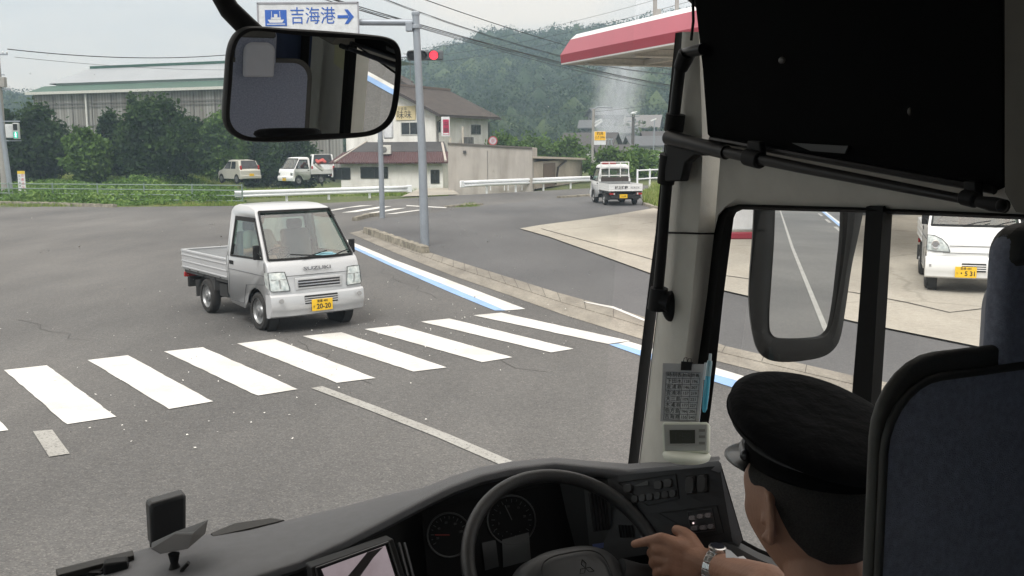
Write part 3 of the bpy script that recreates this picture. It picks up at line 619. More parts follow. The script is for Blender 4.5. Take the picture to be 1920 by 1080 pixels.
part('roof', mb, M_BROOF, hs, world=True, smooth=0)
mb = MB(); mb.bar(rf(-.7, W_/2)+up*.16, rf(Lh+.7, W_/2)+up*.16, .3, .16); part('ridge', mb, mat('ridge_tile', (.16, .12, .1), .8), hs, world=True)
mb = MB(); mb.bar(rf(-.6, -ov)-up*.02-v*.06, rf(Lh+.6, -ov)-up*.02-v*.06, .12, .12); mb.tube([rf(.15, -ov), K+u*.12-v*.1+up*(ez-.6), K+u*.12-v*.1+up*1.9], .045, 6); mb.tube([rf(Lh+.3, -ov), E-v*.1+up*(ez-.5), E-v*.1+up*2.2], .045, 6)
for b0, b1 in ((-ov, W_/2), (W_/2, W_+ov)): mb.bar(rf(-.63, b0)+up*.02, rf(-.63, b1)+up*.02, .06, .2)
part('gutter', mb, mat('dark_gutter', (.05, .04, .038), .6), hs, world=True)
nR = -v; nG = -u
def zz(py, d): return CH+(269-py)/1900*d
window(hs, K, u, nR, 5.35, 6.85, zz(251, 75.5), zz(234, 75.5)); window(hs, K, u, nR, .35, .62, zz(247, 71), zz(228, 71), bars=0)
window(hs, K, v, nG, 1.35, 2.75, zz(251, 70.5), zz(228, 70.5), mat('white_frame', (.5, .5, .48), .5)); 
# wall sign in black brush characters
def on_wall(c0, uu, nn, a, z, off=.05): return frame(Vector((*(c0+uu*a).xy, z))+Vector(nn)*off, uu, up)
mb = MB(); q = rect(K, v, zz(224, 71), zz(198, 71), 1.55, 3.15, .03, nG); mb.prism(q, nG*.05); sg = part('wall_sign', mb, mat('cream_sign', (.62, .52, .30), .6, var=.1), hs, world=True)
text('lettering', '味味', .62, M_TXT, frame(Vector((*(K+v*2.45).xy, zz(215, 71)))+nG*.09, -v, up), sg, world=True)
text('lettering', 'お食事', .26, mat('grey_lettering', (.2, .17, .12), .6), frame(Vector((*(K+v*2.6).xy, zz(203.5, 71)))+nG*.09, -v, up), sg, world=True)
# lower storey
K2 = P(830, 305, 66.5); K2.z = 0; v2 = Vector((-.985, .17, 0)).normalized(); W2 = 7.0; u2 = Vector((v2.y, -v2.x, 0)); u2 = -u2 if u2.y < 0 else u2
ez2 = zz(303, 66.5); mb = MB()
mb.poly([K2-up*1.3, K2+v2*W2-up*1.3, K2+v2*W2+up*ez2, K2+up*ez2]); mb.poly([K2-up*1.3, K2+u2*4.5-up*1.3, K2+u2*4.5+up*(ez2+1.0), K2+up*ez2]); part('lower_wall', mb, M_WALL, hs, world=True, smooth=0)
M_RROOF = mat('dark_red_metal_roof', (.062, .022, .024), .55, var=.15, scale=1); wav(M_RROOF, 2.0, 0); M_GROOF = mat('dark_grey_roof', (.05, .048, .05), .7, var=.2, scale=1)
def rq(a, b, dz): return K2+v2*a+u2*b+up*(ez2+dz)
mb = MB(); mb.prism([rq(-.5, -.6, -.05), rq(W2+.6, -.6, -.05), rq(W2+.1, .9, .62), rq(-.2, .9, .62)], up*.08); part('lower_roof', mb, M_RROOF, hs, world=True, smooth=0)
mb = MB(); mb.prism([rq(-.1, .95, .66), rq(W2-.1, .95, .66), rq(W2-1.0, 2.6, 1.3), rq(.5, 2.6, 1.3)], up*.06); mb.prism([rq(-.3, -.5, .03), rq(-.2, 1.2, .75), rq(-.9, 1.6, .2)], up*.06); part('upper_lean_roof', mb, M_GROOF, hs, world=True, smooth=0)
mb = MB(); mb.bar(rq(W2+.2, -.6, .08), rq(W2-1.0, 2.7, 1.4), .12, .1); part('hip_ridge', mb, mat('pale_ridge', (.42, .38, .34), .7), hs, world=True); mb = MB(); mb.bar(rq(-.35, -.6, .08), rq(.6, 2.4, 1.25), .14, .14); part('hip_ridge', mb, mat('pale_ridge', (.42, .38, .34), .7), hs, world=True)
for a0, a1, t_, b_, nm in ((3.75, 5.6, 311, 331, 'window'), (6.35, 7.5, 312, 333, 'window')): window(hs, K2, v2, -u2, a0, a1, zz(b_, 67.5), zz(t_, 67.5), mat('black_frame', (.03, .03, .03), .5), nm)
window(hs, K2, v2, -u2, .25, .8, zz(341, 67), zz(317, 67), mat('black_frame', (.03, .03, .03), .5), 'door')
mb = MB(); c = rq(4.0, .4, .85); mb.box(c, (.75, .32, .6)); ac = part('air_conditioner', mb, mat('cream_unit', (.6, .59, .55), .6), hs, bev=.02, world=True)
mb = MB(); mb.lathe([(.20, 0), (.20, .02), (.05, .03)], c+Vector((-.08, -.165, 0)), (0, -1, 0), 16); part('fan_grille', mb, mat('fan_dark', (.15, .15, .15), .6), ac, world=True)
mb = MB()
for a in (5.0, 5.35, 5.75): mb.box(K+u*(a-1.2)-v*.4+up*(zz(266, 74)+.1), (.25, .3, .55), Matrix.Rotation(math.atan2(u.y, u.x), 3, 'Z'))
part('gas_meter', mb, mat('meter_grey', (.18, .18, .18), .6), hs, world=True)
mb = MB(); mb.tube([rf(3.0, W_/2)+up*.1, rf(3.0, W_/2)+up*2.6], .03, 6)
for k in range(5): mb.bar(rf(3.0, W_/2)+up*(2.5-.08*k)+Vector((-.5+.06*k, 0, 0)), rf(3.0, W_/2)+up*(2.5-.08*k)+Vector((.5-.06*k, 0, 0)), .02, .02)
part('antenna', mb, mat('antenna_grey', (.12, .12, .12), .5), hs, world=True)
# barn roof end sticking out left of the gable
mb = MB(); mb.prism([P(752, 150, 84), P(785, 172, 80), P(785, 178, 80), P(752, 162, 84)], (.6, .8, 0)); mb.prism([P(700, 120, 86), P(760, 152, 84), P(760, 160, 84), P(700, 170, 86)], (.6, .8, 0)); part('rear_gable', mb, M_BROOF, hs, world=True, smooth=0)
# flat grey block building
a = G(841, 357); b = P(998, 300, 55); b.z = 0; a.z = 0; u = (b-a); Lb = u.length; u.normalize(); v = Vector((-u.y, u.x, 0)); v = v if v.y > 0 else -v
h0 = P(841, 269.5, a.y).z; hb = P(998, 278, 55).z; rzm = Matrix.Rotation(math.atan2(u.y, u.x), 3, 'Z')
bk = thing('block_building', 'flat topped grey concrete building behind the right guardrail', 'building', (a.x, a.y, 0))
def bb(f_, d_, z): return a+u*(Lb*f_)+v*d_+up*z
mb = MB(); q8 = [bb(0, 0, -.3), bb(1, 0, -.3), bb(1, 5, -.3), bb(0, 3, -.3), bb(0, 0, h0), bb(1, 0, hb), bb(1, 5, hb), bb(0, 3, h0)]; mb.add(q8, [(0, 1, 5, 4), (1, 2, 6, 5), (2, 3, 7, 6), (3, 0, 4, 7), (4, 5, 6, 7)]); part('wall', mb, M_CBLK, bk, world=True, smooth=0)
mb = MB(); mb.bar(bb(0, -.03, h0+.03), bb(1, -.03, hb+.03), .12, .07); part('roof_edge', mb, mat('dark_coping', (.12, .11, .1), .8), bk, world=True, smooth=0)
mb = MB(); mb.box(bb(.47, -.012, 1.05), (.03, .02, 2.2), rzm); part('wall_joint', mb, mat('joint_dark', (.2, .19, .18), .8), bk, world=True)
mb = MB(); mb.box(bb(.2, -.05, h0*.82), (.16, .1, .16), rzm); part('wall_lamp', mb, mat('lamp_dark', (.06, .06, .06), .8), bk, world=True)
# shed
a2 = b.copy(); b2 = P(1100, 300, 66); b2.z = 0; u = (b2-a2); Ls = u.length; u.normalize(); v = Vector((-u.y, u.x, 0)); h0 = 1.95
sh = thing('shed', 'low beige shed with pale flat roof at the end of the grey wall', 'shed', tuple(a2))
mb = MB(); mb.prism([a2+u*.02+v*.3, b2+v*.3, b2+v*4, a2+u*.02+v*4], up*1.5); part('wall', mb, mat('beige_board', (.48, .42, .36), .85, var=.22, scale=.8), sh, world=True, smooth=0)
mb = MB(); mb.prism([a2+u*.05+up*1.72, b2+u*.7+up*1.42, b2+u*.7+v*4.3+up*1.42, a2+u*.05+v*4.3+up*1.72], up*.12); part('roof', mb, mat('pale_shed_roof', (.55, .48, .41), .7), sh, world=True, smooth=0)
mb = MB(); mb.tube([b2-u*4.2+v*.2+up*1.45, b2-u*6.3+v*.1+up*1.1, b2-u*6.5+v*.2+up*.1], .06, 6); part('pipe', mb, mat('dark_pipe', (.06, .05, .05), .5), sh, world=True)
mb = MB(); mb.poly(rect(a2, u, .05, 1.4, 3.0, 5.2, .01, -v)); 
mb2 = MB(); mb2.prism([p+v*.27 for p in rect(a2, u, .05, 1.38, 3.0, 5.4, 0, -v)], v*.02); part('shutter', mb2, mat('brown_shutter', (.19, .14, .115), .7), sh, world=True)
# far houses on the hill side
def small_house(px, d, y_eave, w, label, wallc, roofc, ybase, ridge=1.4, rot=.2, wins=2):
    c = P(px, y_eave, d); zb = P(px, ybase, d).z; t = thing('hillside_house', label, 'house', (c.x, c.y, zb), rot, group='houses at the foot of the hill')
    h = c.z-zb; dp = w*.7; mb = MB(); x0, y0 = w/2, dp/2
    mb.prism([(-x0, -y0, -1.5), (x0, -y0, -1.5), (x0, y0, -1.5), (-x0, y0, -1.5)], (0, 0, h+1.5)); mb.add([(-x0, -y0, h), (-x0, y0, h), (-x0, 0, h+ridge), (x0, -y0, h), (x0, y0, h), (x0, 0, h+ridge)], [(0, 1, 2), (3, 5, 4)])
    part('wall', mb, wallc, t, smooth=0)
    mb = MB(); o_ = .5
    for s in (-1, 1): mb.prism([(-x0-o_, s*(y0+o_), h-o_*ridge/y0), (x0+o_, s*(y0+o_), h-o_*ridge/y0), (x0+o_, 0, h+ridge), (-x0-o_, 0, h+ridge)], (0, 0, .15))
    part('roof', mb, roofc, t, smooth=0)
    for k in range(wins):
        xx = -x0+w*(k+1)/(wins+1); mb = MB(); mb.box((xx, -y0-.02, h*.55), (w*.16, .06, h*.3)); part('window', mb, M_DARK, t)
    return t
M_FW = mat('far_wall_white', (.5, .5, .48), .8); M_FG = mat('far_wall_grey', (.15, .15, .15), .8); M_FR = mat('far_roof_dark', (.06, .055, .055), .8); M_FRG = mat('far_roof_grey', (.085, .09, .095), .7); M_FBR = mat('far_brown', (.12, .07, .055), .8)
small_house(1108, 112, 270, 5.2, 'dark roofed white house just behind the yellow sign', M_FW, M_FR, 300, 1.1, -.35)
small_house(1150, 104, 283, 3.2, 'small dark brown hut to the right of the yellow sign', M_FBR, M_FR, 302, .5, .1, 1)
small_house(1138, 175, 215, 5.5, 'pale house high on the slope half hidden in the smoke', M_FG, M_FRG, 232, 1.0, .3)
small_house(1120, 165, 238, 5, 'grey roofed house in the smoke above the yellow sign', M_FG, M_FRG, 252, 1.0, -.2)
small_house(1165, 160, 248, 4.2, 'low pale house left of the concrete pole in the smoke', M_FG, M_FRG, 256, .8, .1)
small_house(1206, 165, 236, 5.2, 'large pale roofed house right of the concrete pole', M_FG, mat('far_roof_pale', (.15, .145, .14), .7), 262, 1.6, -.3, 3)
small_house(1208, 120, 270, 3.6, 'white fronted house low beside the white railing', M_FW, M_FRG, 296, .8, .2)
small_house(1240, 125, 262, 4.2, 'grey brown house right next to the wind screen pillar', M_FG, M_FR, 290, .9, .1)
# ================================================================ POLES, SIGNS, RAILS
M_SW = mat('sign_white', (.62, .64, .66), .5); M_SB = mat('sign_blue', (.02, .10, .42), .45, var=.05); M_RED = mat('sign_red', (.55, .03, .04), .5)
tp = G(797, 461); top = P(785, 36, tp.y+.1)
sp = thing('traffic_signal_pole', 'tall grey steel pole with overhead arm carrying the blue and white direction sign', 'signal pole', (tp.x, tp.y, 0))
mb = MB(); mb.tube([(0, 0, -.1), (-.03, 0, 2.5), (top.x-tp.x, 0, top.z)], [.115, .1, .085], 16); part('pole', mb, M_STEEL, sp)
mb = MB(); mb.lathe([(.10, 0), (.10, .06), (.06, .1)], (top.x-tp.x, 0, top.z), (0, 0, 1), 16); part('pole_cap', mb, M_STEEL, sp); mb = MB(); mb.lathe([(.14, 0), (.14, .09)], (top.x-tp.x, 0, top.z-.32), (0, 0, 1), 16); mb.box((top.x-tp.x-.16, 0, top.z-.28), (.16, .24, .2)); part('collar', mb, M_STEEL, sp, bev=.008)
ar = P(640, 46, tp.y+.1); mb = MB(); mb.tube([(top.x-tp.x, .1, top.z-.16), (ar.x-tp.x-1.2, .1, ar.z)], .08, 14); part('arm', mb, M_STEEL, sp); 
mb = MB(); l1, l2 = P(497, 14, tp.y-.05), P(680, 18, tp.y-.05); ww = (l2.x-l1.x); hgt_ = .95; cz = l1.z-hgt_/2; cx = (l1.x+l2.x)/2-tp.x
mb.box((cx, -.06, cz), (ww, .04, hgt_)); dsg = part('direction_sign', mb, M_SW, sp, bev=.01)
mb = MB(); 
for q in ((cx, -.09, cz+hgt_/2, ww, .035), (cx, -.09, cz-hgt_/2, ww, .035)): mb.box(q[:3], (q[3], .02, q[4]))
for s in (-1, 1): mb.box((cx+s*ww/2, -.09, cz), (.035, .02, hgt_+.03))
part('sign_frame', mb, mat('frame_grey', (.3, .3, .33), .5), dsg)
tz = P(600, 38, tp.y-.1).z; tx = lambda px: P(px, 38, tp.y-.1).x-tp.x
mb = MB(); mb.box((tx(529), -.085, tz-.02), (.52, .012, .38)); fb = part('ferry_symbol', mb, M_SB, dsg)
mb = MB(); c0 = tx(529); mb.prism([(c0-.2, -.097, tz-.06), (c0+.2, -.097, tz-.06), (c0+.15, -.097, tz-.13), (c0-.15, -.097, tz-.13)], (0, .004, 0)); mb.box((c0, -.096, tz-.03), (.24, .006, .05)); mb.box((c0-.1, -.096, tz+.06), (.012, .006, .16)); mb.box((c0+.1, -.096, tz+.06), (.012, .006, .16)); mb.box((c0, -.096, tz+.03), (.08, .006, .08)); mb.box((c0, -.096, tz-.165), (.44, .006, .02))
part('ship', mb, M_SW, fb)
text('lettering', '吉海港', .43, M_SB, frame((tx(596), -.088, tz), (1, 0, 0), (0, 0, 1)), dsg, sx=.86)
mb = MB(); c0 = tx(656); mb.box((c0-.06, -.088, tz), (.26, .01, .07)); mb.prism([(c0-.02, -.092, tz+.17), (c0+.06, -.092, tz+.17), (c0+.2, -.092, tz), (c0+.06, -.092, tz-.17), (c0-.02, -.092, tz-.17), (c0+.09, -.092, tz)], (0, .012, 0)); part('arrow', mb, M_SB, dsg)
# second pole with the signal lamps
q2 = G(717, 409); s2 = thing('signal_pole', 'thinner grey pole behind with the horizontal red traffic light on its arm', 'signal pole', (q2.x, q2.y, 0)); d2 = q2.y
zt = P(760, 110, d2).z; mb = MB(); mb.tube([(0, 0, -.1), (0, 0, 3), (0, 0, zt+.3)], [.095, .085, .07], 14); part('pole', mb, M_STEEL, s2)
mb = MB(); x1 = P(790, 110, d2).x-q2.x; mb.tube([(0, 0, zt-.02), (x1, 0, zt+.02)], .035, 8); mb.tube([(0, 0, zt-.5), (x1*.6, 0, zt-.05)], .02, 8); part('arm', mb, M_STEEL, s2)
mb = MB(); sx0, sx1 = P(768, 108, d2).x-q2.x, P(834, 108, d2).x-q2.x; zs = P(800, 108, d2).z; mb.box(((sx0+sx1)/2, -.05, zs), (sx1-sx0, .16, .33)); sig = part('signal_body', mb, mat('signal_grey', (.10, .11, .12), .5), s2, bev=.05)
M_LR = mat('red_lamp_lit', (.9, .03, .05), .4, emit=1.6, var=.15, scale=30); M_LO = mat('unlit_lens', (.012, .014, .014), .3)
for i, px in enumerate((777, 796, 817)):
    cx = P(px, 108, d2).x-q2.x; mb = MB(); mb.lathe([(0.001, -.02), (.1, -.015), (.145, 0), (.145, .02)], (cx, -.15, zs), (0, 1, 0), 20); part('lamp_lens', mb, M_LR if i == 2 else M_LO, sig, label='glowing red signal lens' if i == 2 else None)
    mb = MB(); vs = []
    for k in range(13):
        a = math.pi*(-.05+1.1*k/12); vs.append([(cx+math.cos(a)*.165, -.14, zs+math.sin(a)*.165), (cx+math.cos(a)*.16, -.36, zs+math.sin(a)*.15)])
    mb.grid(vs); v_ = part('visor', mb, M_BLK, sig, smooth=60); v_.modifiers.new('s', 'SOLIDIFY').thickness = .008
mb = MB(); mb.box((.27, .05, P(738, 240, d2).z), (.34, .2, .75)); part('control_box', mb, M_SW, s2, bev=.06); mb = MB(); mb.bar((0, 0, P(738, 238, d2).z), (.2, .04, P(738, 238, d2).z), .05, .05); mb.lathe([(.1, -.1), (.1, 0)], (0, 0, P(717, 262, d2).z), (0, 0, 1), 12); part('bracket', mb, M_STEEL, s2)
# left poles
q3 = G(22, 372); s3 = thing('pedestrian_signal_pole', 'blue grey steel pole with the green pedestrian signal at the left edge', 'signal pole', (q3.x, q3.y, 0)); d3 = q3.y
tp3 = P(9, 140, d3); mb = MB(); mb.tube([(0, 0, -.1), (tp3.x-q3.x, 0, tp3.z)], [.13, .10], 12); part('pole', mb, M_STEEL, s3)
mb = MB()
for py in (228, 264):
    w_ = P(20, py, d3); mb = MB(); mb.bar((P(-4, py, d3).x-q3.x, -.02, w_.z), (P(50, py, d3).x-q3.x, -.02, w_.z), .05, .05); part('bracket', mb, M_STEEL, s3)
mb = MB(); c = P(45, 246, d3); mb.box((c.x-q3.x, -.15, c.z), (.26, .2, .78)); ps = part('signal_head', mb, mat('signal_white', (.45, .47, .48), .5), s3, bev=.02)
mb = MB(); mb.box((c.x-q3.x, -.262, c.z+.19), (.2, .012, .3)); part('red_panel', mb, M_LO, ps)
mb = MB(); mb.box((c.x-q3.x, -.262, c.z-.19), (.2, .012, .3)); part('green_panel', mb, mat('green_lamp', (.0, .25, .16), .4, emit=.9), ps)
mb = MB(); x0 = c.x-q3.x; mb.ell((x0, -.272, c.z-.10), (.025, .006, .025), 10, 6); mb.box((x0, -.272, c.z-.17), (.05, .006, .09)); mb.bar((x0, -.272, c.z-.2), (x0-.03, -.272, c.z-.3), .025, .006); mb.bar((x0, -.272, c.z-.2), (x0+.035, -.272, c.z-.3), .025, .006); part('walking_figure', mb, mat('figure_lit', (.7, 1, .9), .4, emit=2.2), ps)
mb = MB(); c = P(31, 246, d3); mb.box((c.x-q3.x, -.12, c.z), (.32, .22, .66), Matrix.Rotation(.5, 3, 'Z')); part('side_signal', mb, M_SW, s3, bev=.02)
up_ = P(6, 300, d3+1.2); tpp = P(7, 82, d3+1.2); s4 = thing('utility_pole', 'concrete utility pole with transformer brackets behind the left steel pole', 'utility pole', (up_.x, up_.y, 0))
mb = MB(); mb.tube([(0, 0, -.1), (tpp.x-up_.x, 0, tpp.z)], [.21, .15], 14); part('pole', mb, M_CPOLE, s4)
mb = MB(); z1 = P(0, 104, d3+1).z; z2 = P(0, 168, d3+1).z; mb.bar((-.8, 0, z1), (.62, 0, z1), .07, .07); mb.bar((0, 0, z2), (.65, 0, z2), .08, .08); mb.bar((-.7, 0, z1-1), (.4, 0, z1-1), .05, .05); part('crossarm', mb, M_STEEL, s4)
for xx, z_ in ((.6, z1+.08), (.4, z1+.08), (.55, z2+.1), (-.6, z1+.08)):
    mb = MB(); mb.lathe([(.02, -.06), (.05, -.02), (.03, 0), (.05, .03), (.02, .08)], (xx, 0, z_), (0, 0, 1), 10); part('insulator', mb, M_SW, s4)
mb = MB(); mb.box((.25, 0, z2+.35), (.35, .3, .5)); part('junction_box', mb, M_CPOLE, s4, bev=.02)
# yellow-topped notice on the fence
c = P(41, 344, d3-.6); mb = MB(); mb.box((0, 0, 0), (.36, .02, 1.22)); t = thing('banner_sign', 'narrow white banner with yellow top tied to the grey pipe fence', 'sign', (c.x, c.y, c.z)); part('panel', mb, M_SW, t)
mb = MB(); mb.box((0, -.015, .54), (.36, .006, .14)); part('yellow_band', mb, mat('band_yellow', (.7, .5, .05), .5), t)
for i, ch in enumerate('交差点注意'): text('lettering', ch, .16, M_RED, frame((.06, -.014, .38-i*.2), (1, 0, 0), (0, 0, 1)), t)
for i, ch in enumerate('歩行者優先'): text('lettering', ch, .09, M_TXT, frame((-.09, -.014, .36-i*.16), (1, 0, 0), (0, 0, 1)), t)
mb = MB(); mb.tube([(-.15, .03, .61), (-.15, .03, -.95)], .012, 6); mb.tube([(.15, .03, .61), (.15, .03, -.95)], .012, 6); part('stake', mb, M_STEEL, t)
# pipe fence
M_FEN = mat('fence_green_grey', (.20, .26, .235), .55, .2, var=.1)
a = G(-60, 374); b = G(455, 381); fl = b-a; t = thing('pipe_fence', 'long grey four rail pipe fence along the crop field', 'fence', tuple(a))
mb = MB()
for z in (.78, .56, .33, .1): mb.tube([Vector((0, 0, z)), fl+Vector((0, 0, z))], .022, 8)
part('rail', mb, M_FEN, t)
n = 7
for i in range(n):
    p = fl*(i/(n-1)); mb = MB(); mb.tube([p+Vector((0, 0, -.1)), p+Vector((0, 0, .84))], .035, 8); part('post', mb, M_FEN, t)
def guardrail(pts, label, post_every=2.1, h=.78, grp='white guardrails along the side road'):
    a = Vector((pts[0].x, pts[0].y, 0)); t = thing('guardrail', label, 'guardrail', tuple(a), group=grp)
    path = [Vector((p.x, p.y, 0))-a for p in pts]; prof = [(.0, .0), (-.05, .03), (-.06, .09), (-.01, .135), (-.01, .165), (-.06, .21), (-.05, .28), (0, .31)]
    rows = []
    for i, p in enumerate(path):
        tt = (path[min(i+1, len(path)-1)]-path[max(i-1, 0)]).normalized(); nn = Vector((-tt.y, tt.x, 0)); nn = nn if nn.y > 0 else -nn
        rows.append([p+nn*q[0]*1.3+Vector((0, 0, h-.31+q[1]+pts[i].z)) for q in prof])
    mb = MB(); mb.grid(rows); o = part('beam', mb, M_WRAIL, t, smooth=50); sm = o.modifiers.new('s', 'SOLIDIFY'); sm.thickness = .01
    mb = MB(); e_ = path[-1]; tt = (path[-1]-path[-2]).normalized(); mb.box(e_+tt*.1+Vector((0, 0, h-.155+pts[-1].z)), (.28, .1, .36), Matrix.Rotation(math.atan2(tt.y, tt.x), 3, 'Z')); part('end_piece', mb, M_WRAIL, t, bev=.03)
    L_ = sum((q-p).length for p, q in zip(path, path[1:])); s = .3
    while s < L_:
        r_ = s; 
        for (p, q), zz_ in zip(zip(path, path[1:]), pts):
            l_ = (q-p).length
            if r_ <= l_: c = p.lerp(q, r_/l_); break
            r_ -= l_
        mb = MB(); mb.tube([c+Vector((0, .1, -.1)), c+Vector((0, .1, h-.05+zz_.z))], .06, 10); part('post', mb, M_WRAIL, t); s += post_every
    return t
gr1 = [Vector((g(*p)[0], g(*p)[1], 0)) for p in ((440, 380), (520, 377), (620, 373), (700, 370), (764, 368))]
guardrail(gr1, 'white guardrail directly behind the silver truck cab and the two poles', h=.52)
gr2 = [Vector((g(*p)[0], g(*p)[1], 0)) for p in ((1135, 350.5), (1060, 353), (980, 357), (900, 361), (869, 363))]
guardrail(gr2, 'long white guardrail in front of the grey block building', h=.64)
gr3 = [P(1290, 328, 70), P(1200, 333, 72)]
for p in gr3: p.z = .8
guardrail(gr3, 'short white guardrail up at the bend right of the far truck', h=.9)
# white pipe railing behind the far truck
a = G(1195, 357); b = G(1262, 352); fl = b-a; t = thing('pipe_railing', 'white two rail pipe railing behind the far truck', 'railing', tuple(a)); mb = MB()
for z in (1.05, .6): mb.tube([(0, 0, z), fl+Vector((0, 0, z))], .04, 8)
part('rail', mb, M_WRAIL, t)
for i in range(4): p = fl*(i/3); mb = MB(); mb.tube([p+Vector((0, 0, -.1)), p+Vector((0, 0, 1.12))], .05, 8); part('post', mb, M_WRAIL, t)
a = G(920, 357.5); t = thing('pipe_railing', 'short white pipe barrier at the foot of the block wall', 'railing', tuple(a)); mb = MB()
for k in range(2):
    x = k*.95; mb.tube([(x, .1, 0), (x, .1, .42), (x+.75, .1, .42), (x+.75, .1, 0)], .03, 8)
part('rail', mb, M_WRAIL, t)
# red and white shop sign on a post
a = G(846, 352); dd = a.y; t = thing('shop_sign', 'upright white and crimson shop sign on a post before the house', 'sign', (a.x, a.y, 0))
mb = MB(); zt = P(846, 262, dd).z; mb.tube([(.02, 0, -.1), (-.02, 0, zt+.1)], .07, 8); part('post', mb, mat('beige_post', (.45, .42, .36), .6), t)
c = P(837, 238, dd); mb = MB(); mb.box((c.x-a.x, 0, c.z), (.48, .18, 1.12)); pn = part('panel', mb, M_SW, t, bev=.02); mb = MB(); mb.box((c.x-a.x+.03, -.095, c.z-.03), (.34, .012, .88)); cr_ = part('crimson_face', mb, mat('crimson', (.38, .015, .07), .5), pn)
for i, ch in enumerate('中華'): text('lettering', ch, .32, M_TXT, frame((c.x-a.x+.03, -.105, c.z+.12-i*.34), (1, 0, 0), (0, 0, 1)), pn)
mb = MB(); mb.box((c.x-a.x+.03, -.104, c.z-.4), (.3, .006, .08)); part('white_band', mb, M_SW, pn)
a = G(869, 348); t = thing('pole', 'plain pale post standing against the grey block wall', 'post', (a.x, a.y, 0)); mb = MB(); zt = P(869, 238, a.y).z; mb.tube([(0, 0, -.1), (0, 0, zt)], .06, 8); part('shaft', mb, mat('beige_post', (.45, .42, .36), .6), t)
# round no stopping sign on a cranked pole
a = G(933, 356); dd = a.y; t = thing('road_sign', 'round red rimmed road sign on a cranked white pole', 'road sign', (a.x, a.y, 0)); f_ = lambda px, py: (P(px, py, dd).x-a.x, 0, P(px, py, dd).z)
mb = MB(); mb.tube([(0, 0, -.1), f_(933, 292), f_(925, 280), f_(924, 258)], .04, 10); part('pole', mb, M_WRAIL, t)
c = Vector(f_(924.5, 264)); mb = MB(); mb.lathe([(.001, 0), (.25, 0), (.25, .01), (.001, .01)], c+Vector((0, -.05, 0)), (0, -1, 0), 28); d_ = part('disc', mb, mat('sign_dull_red', (.38, .06, .07), .5), t)
mb = MB(); mb.lathe([(.001, 0), (.19, 0), (.19, .004), (.001, .004)], c+Vector((0, -.061, 0)), (0, -1, 0), 28); part('face', mb, mat('sign_pale', (.42, .42, .46), .5), d_)
mb = MB(); mb.lathe([(.001, 0), (.11, 0), (.11, .004), (.001, .004)], c+Vector((0, -.066, 0)), (0, -1, 0), 28); part('centre', mb, mat('sign_pinkgrey', (.4, .25, .28), .5), d_)
mb = MB(); mb.box(c+Vector((.02, -.05, -.33)), (.34, .01, .08)); part('plate', mb, mat('plate_red', (.5, .12, .12), .5), t)
# yellow sign on far pole, lamps, far pole
a = P(1110, 300, 72); dd = a.y; t = thing('yellow_shop_sign', 'yellow shop sign on a tall grey post beside the far road', 'sign', (a.x, a.y, 0)); f_ = lambda px, py, y=0: (P(px, py, dd).x-a.x, y, P(px, py, dd).z)
mb = MB(); mb.tube([(0, 0, -.1), f_(1111, 205)], .10, 10); part('pole', mb, M_CPOLE, t)
c = Vector(f_(1123, 259)); mb = MB(); mb.box(c, (.85, .16, .95)); pn = part('panel', mb, M_SW, t); mb = MB(); mb.box(c+Vector((0, -.09, .15)), (.78, .02, .6)); part('yellow_face', mb, mat('sign_yellow', (.85, .48, .02), .5), pn)
text('lettering', '釣具', .24, M_TXT, frame(c+Vector((0, -.11, .31)), (1, 0, 0), (0, 0, 1)), pn); text('lettering', 'えさ 200m', .2, M_TXT, frame(c+Vector((0, -.11, .05)), (1, 0, 0), (0, 0, 1)), pn, sx=.8)
mb = MB(); mb.tube([f_(1111, 232), f_(1122, 226), f_(1126, 224)], .04, 6); mb.bar(f_(1113, 237), f_(1127, 227), .1, .12); part('lamp_arm', mb, M_SW, t)
mb = MB(); mb.tube([f_(1111, 206), f_(1118, 202), f_(1146, 203)], .05, 6); part('top_arm', mb, M_STEEL, t)
a = P(1186, 300, 105); dd = a.y; t = thing('utility_pole', 'dark far utility pole standing among the houses in the smoke', 'utility pole', (a.x, a.y, 0)); mb = MB(); zt = P(1186, 216, dd).z; mb.tube([(0, 0, -.1), (.03, 0, zt)], [.2, .14], 10); part('pole', mb, mat('dark_pole', (.09, .085, .08), .9), t)
mb = MB()
for k, py in enumerate((219, 228, 240)): zz_ = P(1186, py, dd).z; mb.bar((-.7+.1*k, 0, zz_), (.7-.1*k, 0, zz_), .1, .1)
part('crossarm', mb, M_STEEL, t)
mb = MB(); mb.tube([(0, -.15, zt-.2), (.0, -.5, zt+.25), (.35, -.6, zt+.3)], .05, 6); mb.lathe([(.3, 0), (.3, .08), (.05, .2)], (0, -.3, zt+.1), (0, 0, 1), 10); part('transformer', mb, M_SW, t)
a = P(1224, 300, 95); dd = a.y; t = thing('street_lamp', 'pale street lamp with slanted head near the wind screen pillar', 'street lamp', (a.x, a.y, 0)); mb = MB(); f_ = lambda px, py, y=0: (P(px, py, dd).x-a.x, y, P(px, py, dd).z); mb.tube([(0, 0, -.1), f_(1224, 222)], .06, 8); part('pole', mb, M_STEEL, t); mb = MB(); mb.bar(f_(1217, 227), f_(1227, 223), .14, .12); part('lamp_head', mb, M_SW, t)
a = P(1139, 300, 90); dd = a.y; t = thing('street_lamp', 'thin grey double pole right of the yellow sign', 'street lamp', (a.x, a.y, 0)); mb = MB(); f_ = lambda px, py, y=0: (P(px, py, dd).x-a.x, y, P(px, py, dd).z); mb.tube([(0, 0, -.1), f_(1139, 262)], .06, 8); mb.tube([f_(1148, 290), f_(1144, 262)], .05, 8); mb.bar(f_(1134, 261), f_(1147, 261), .1, .1); part('pole', mb, M_STEEL, t)
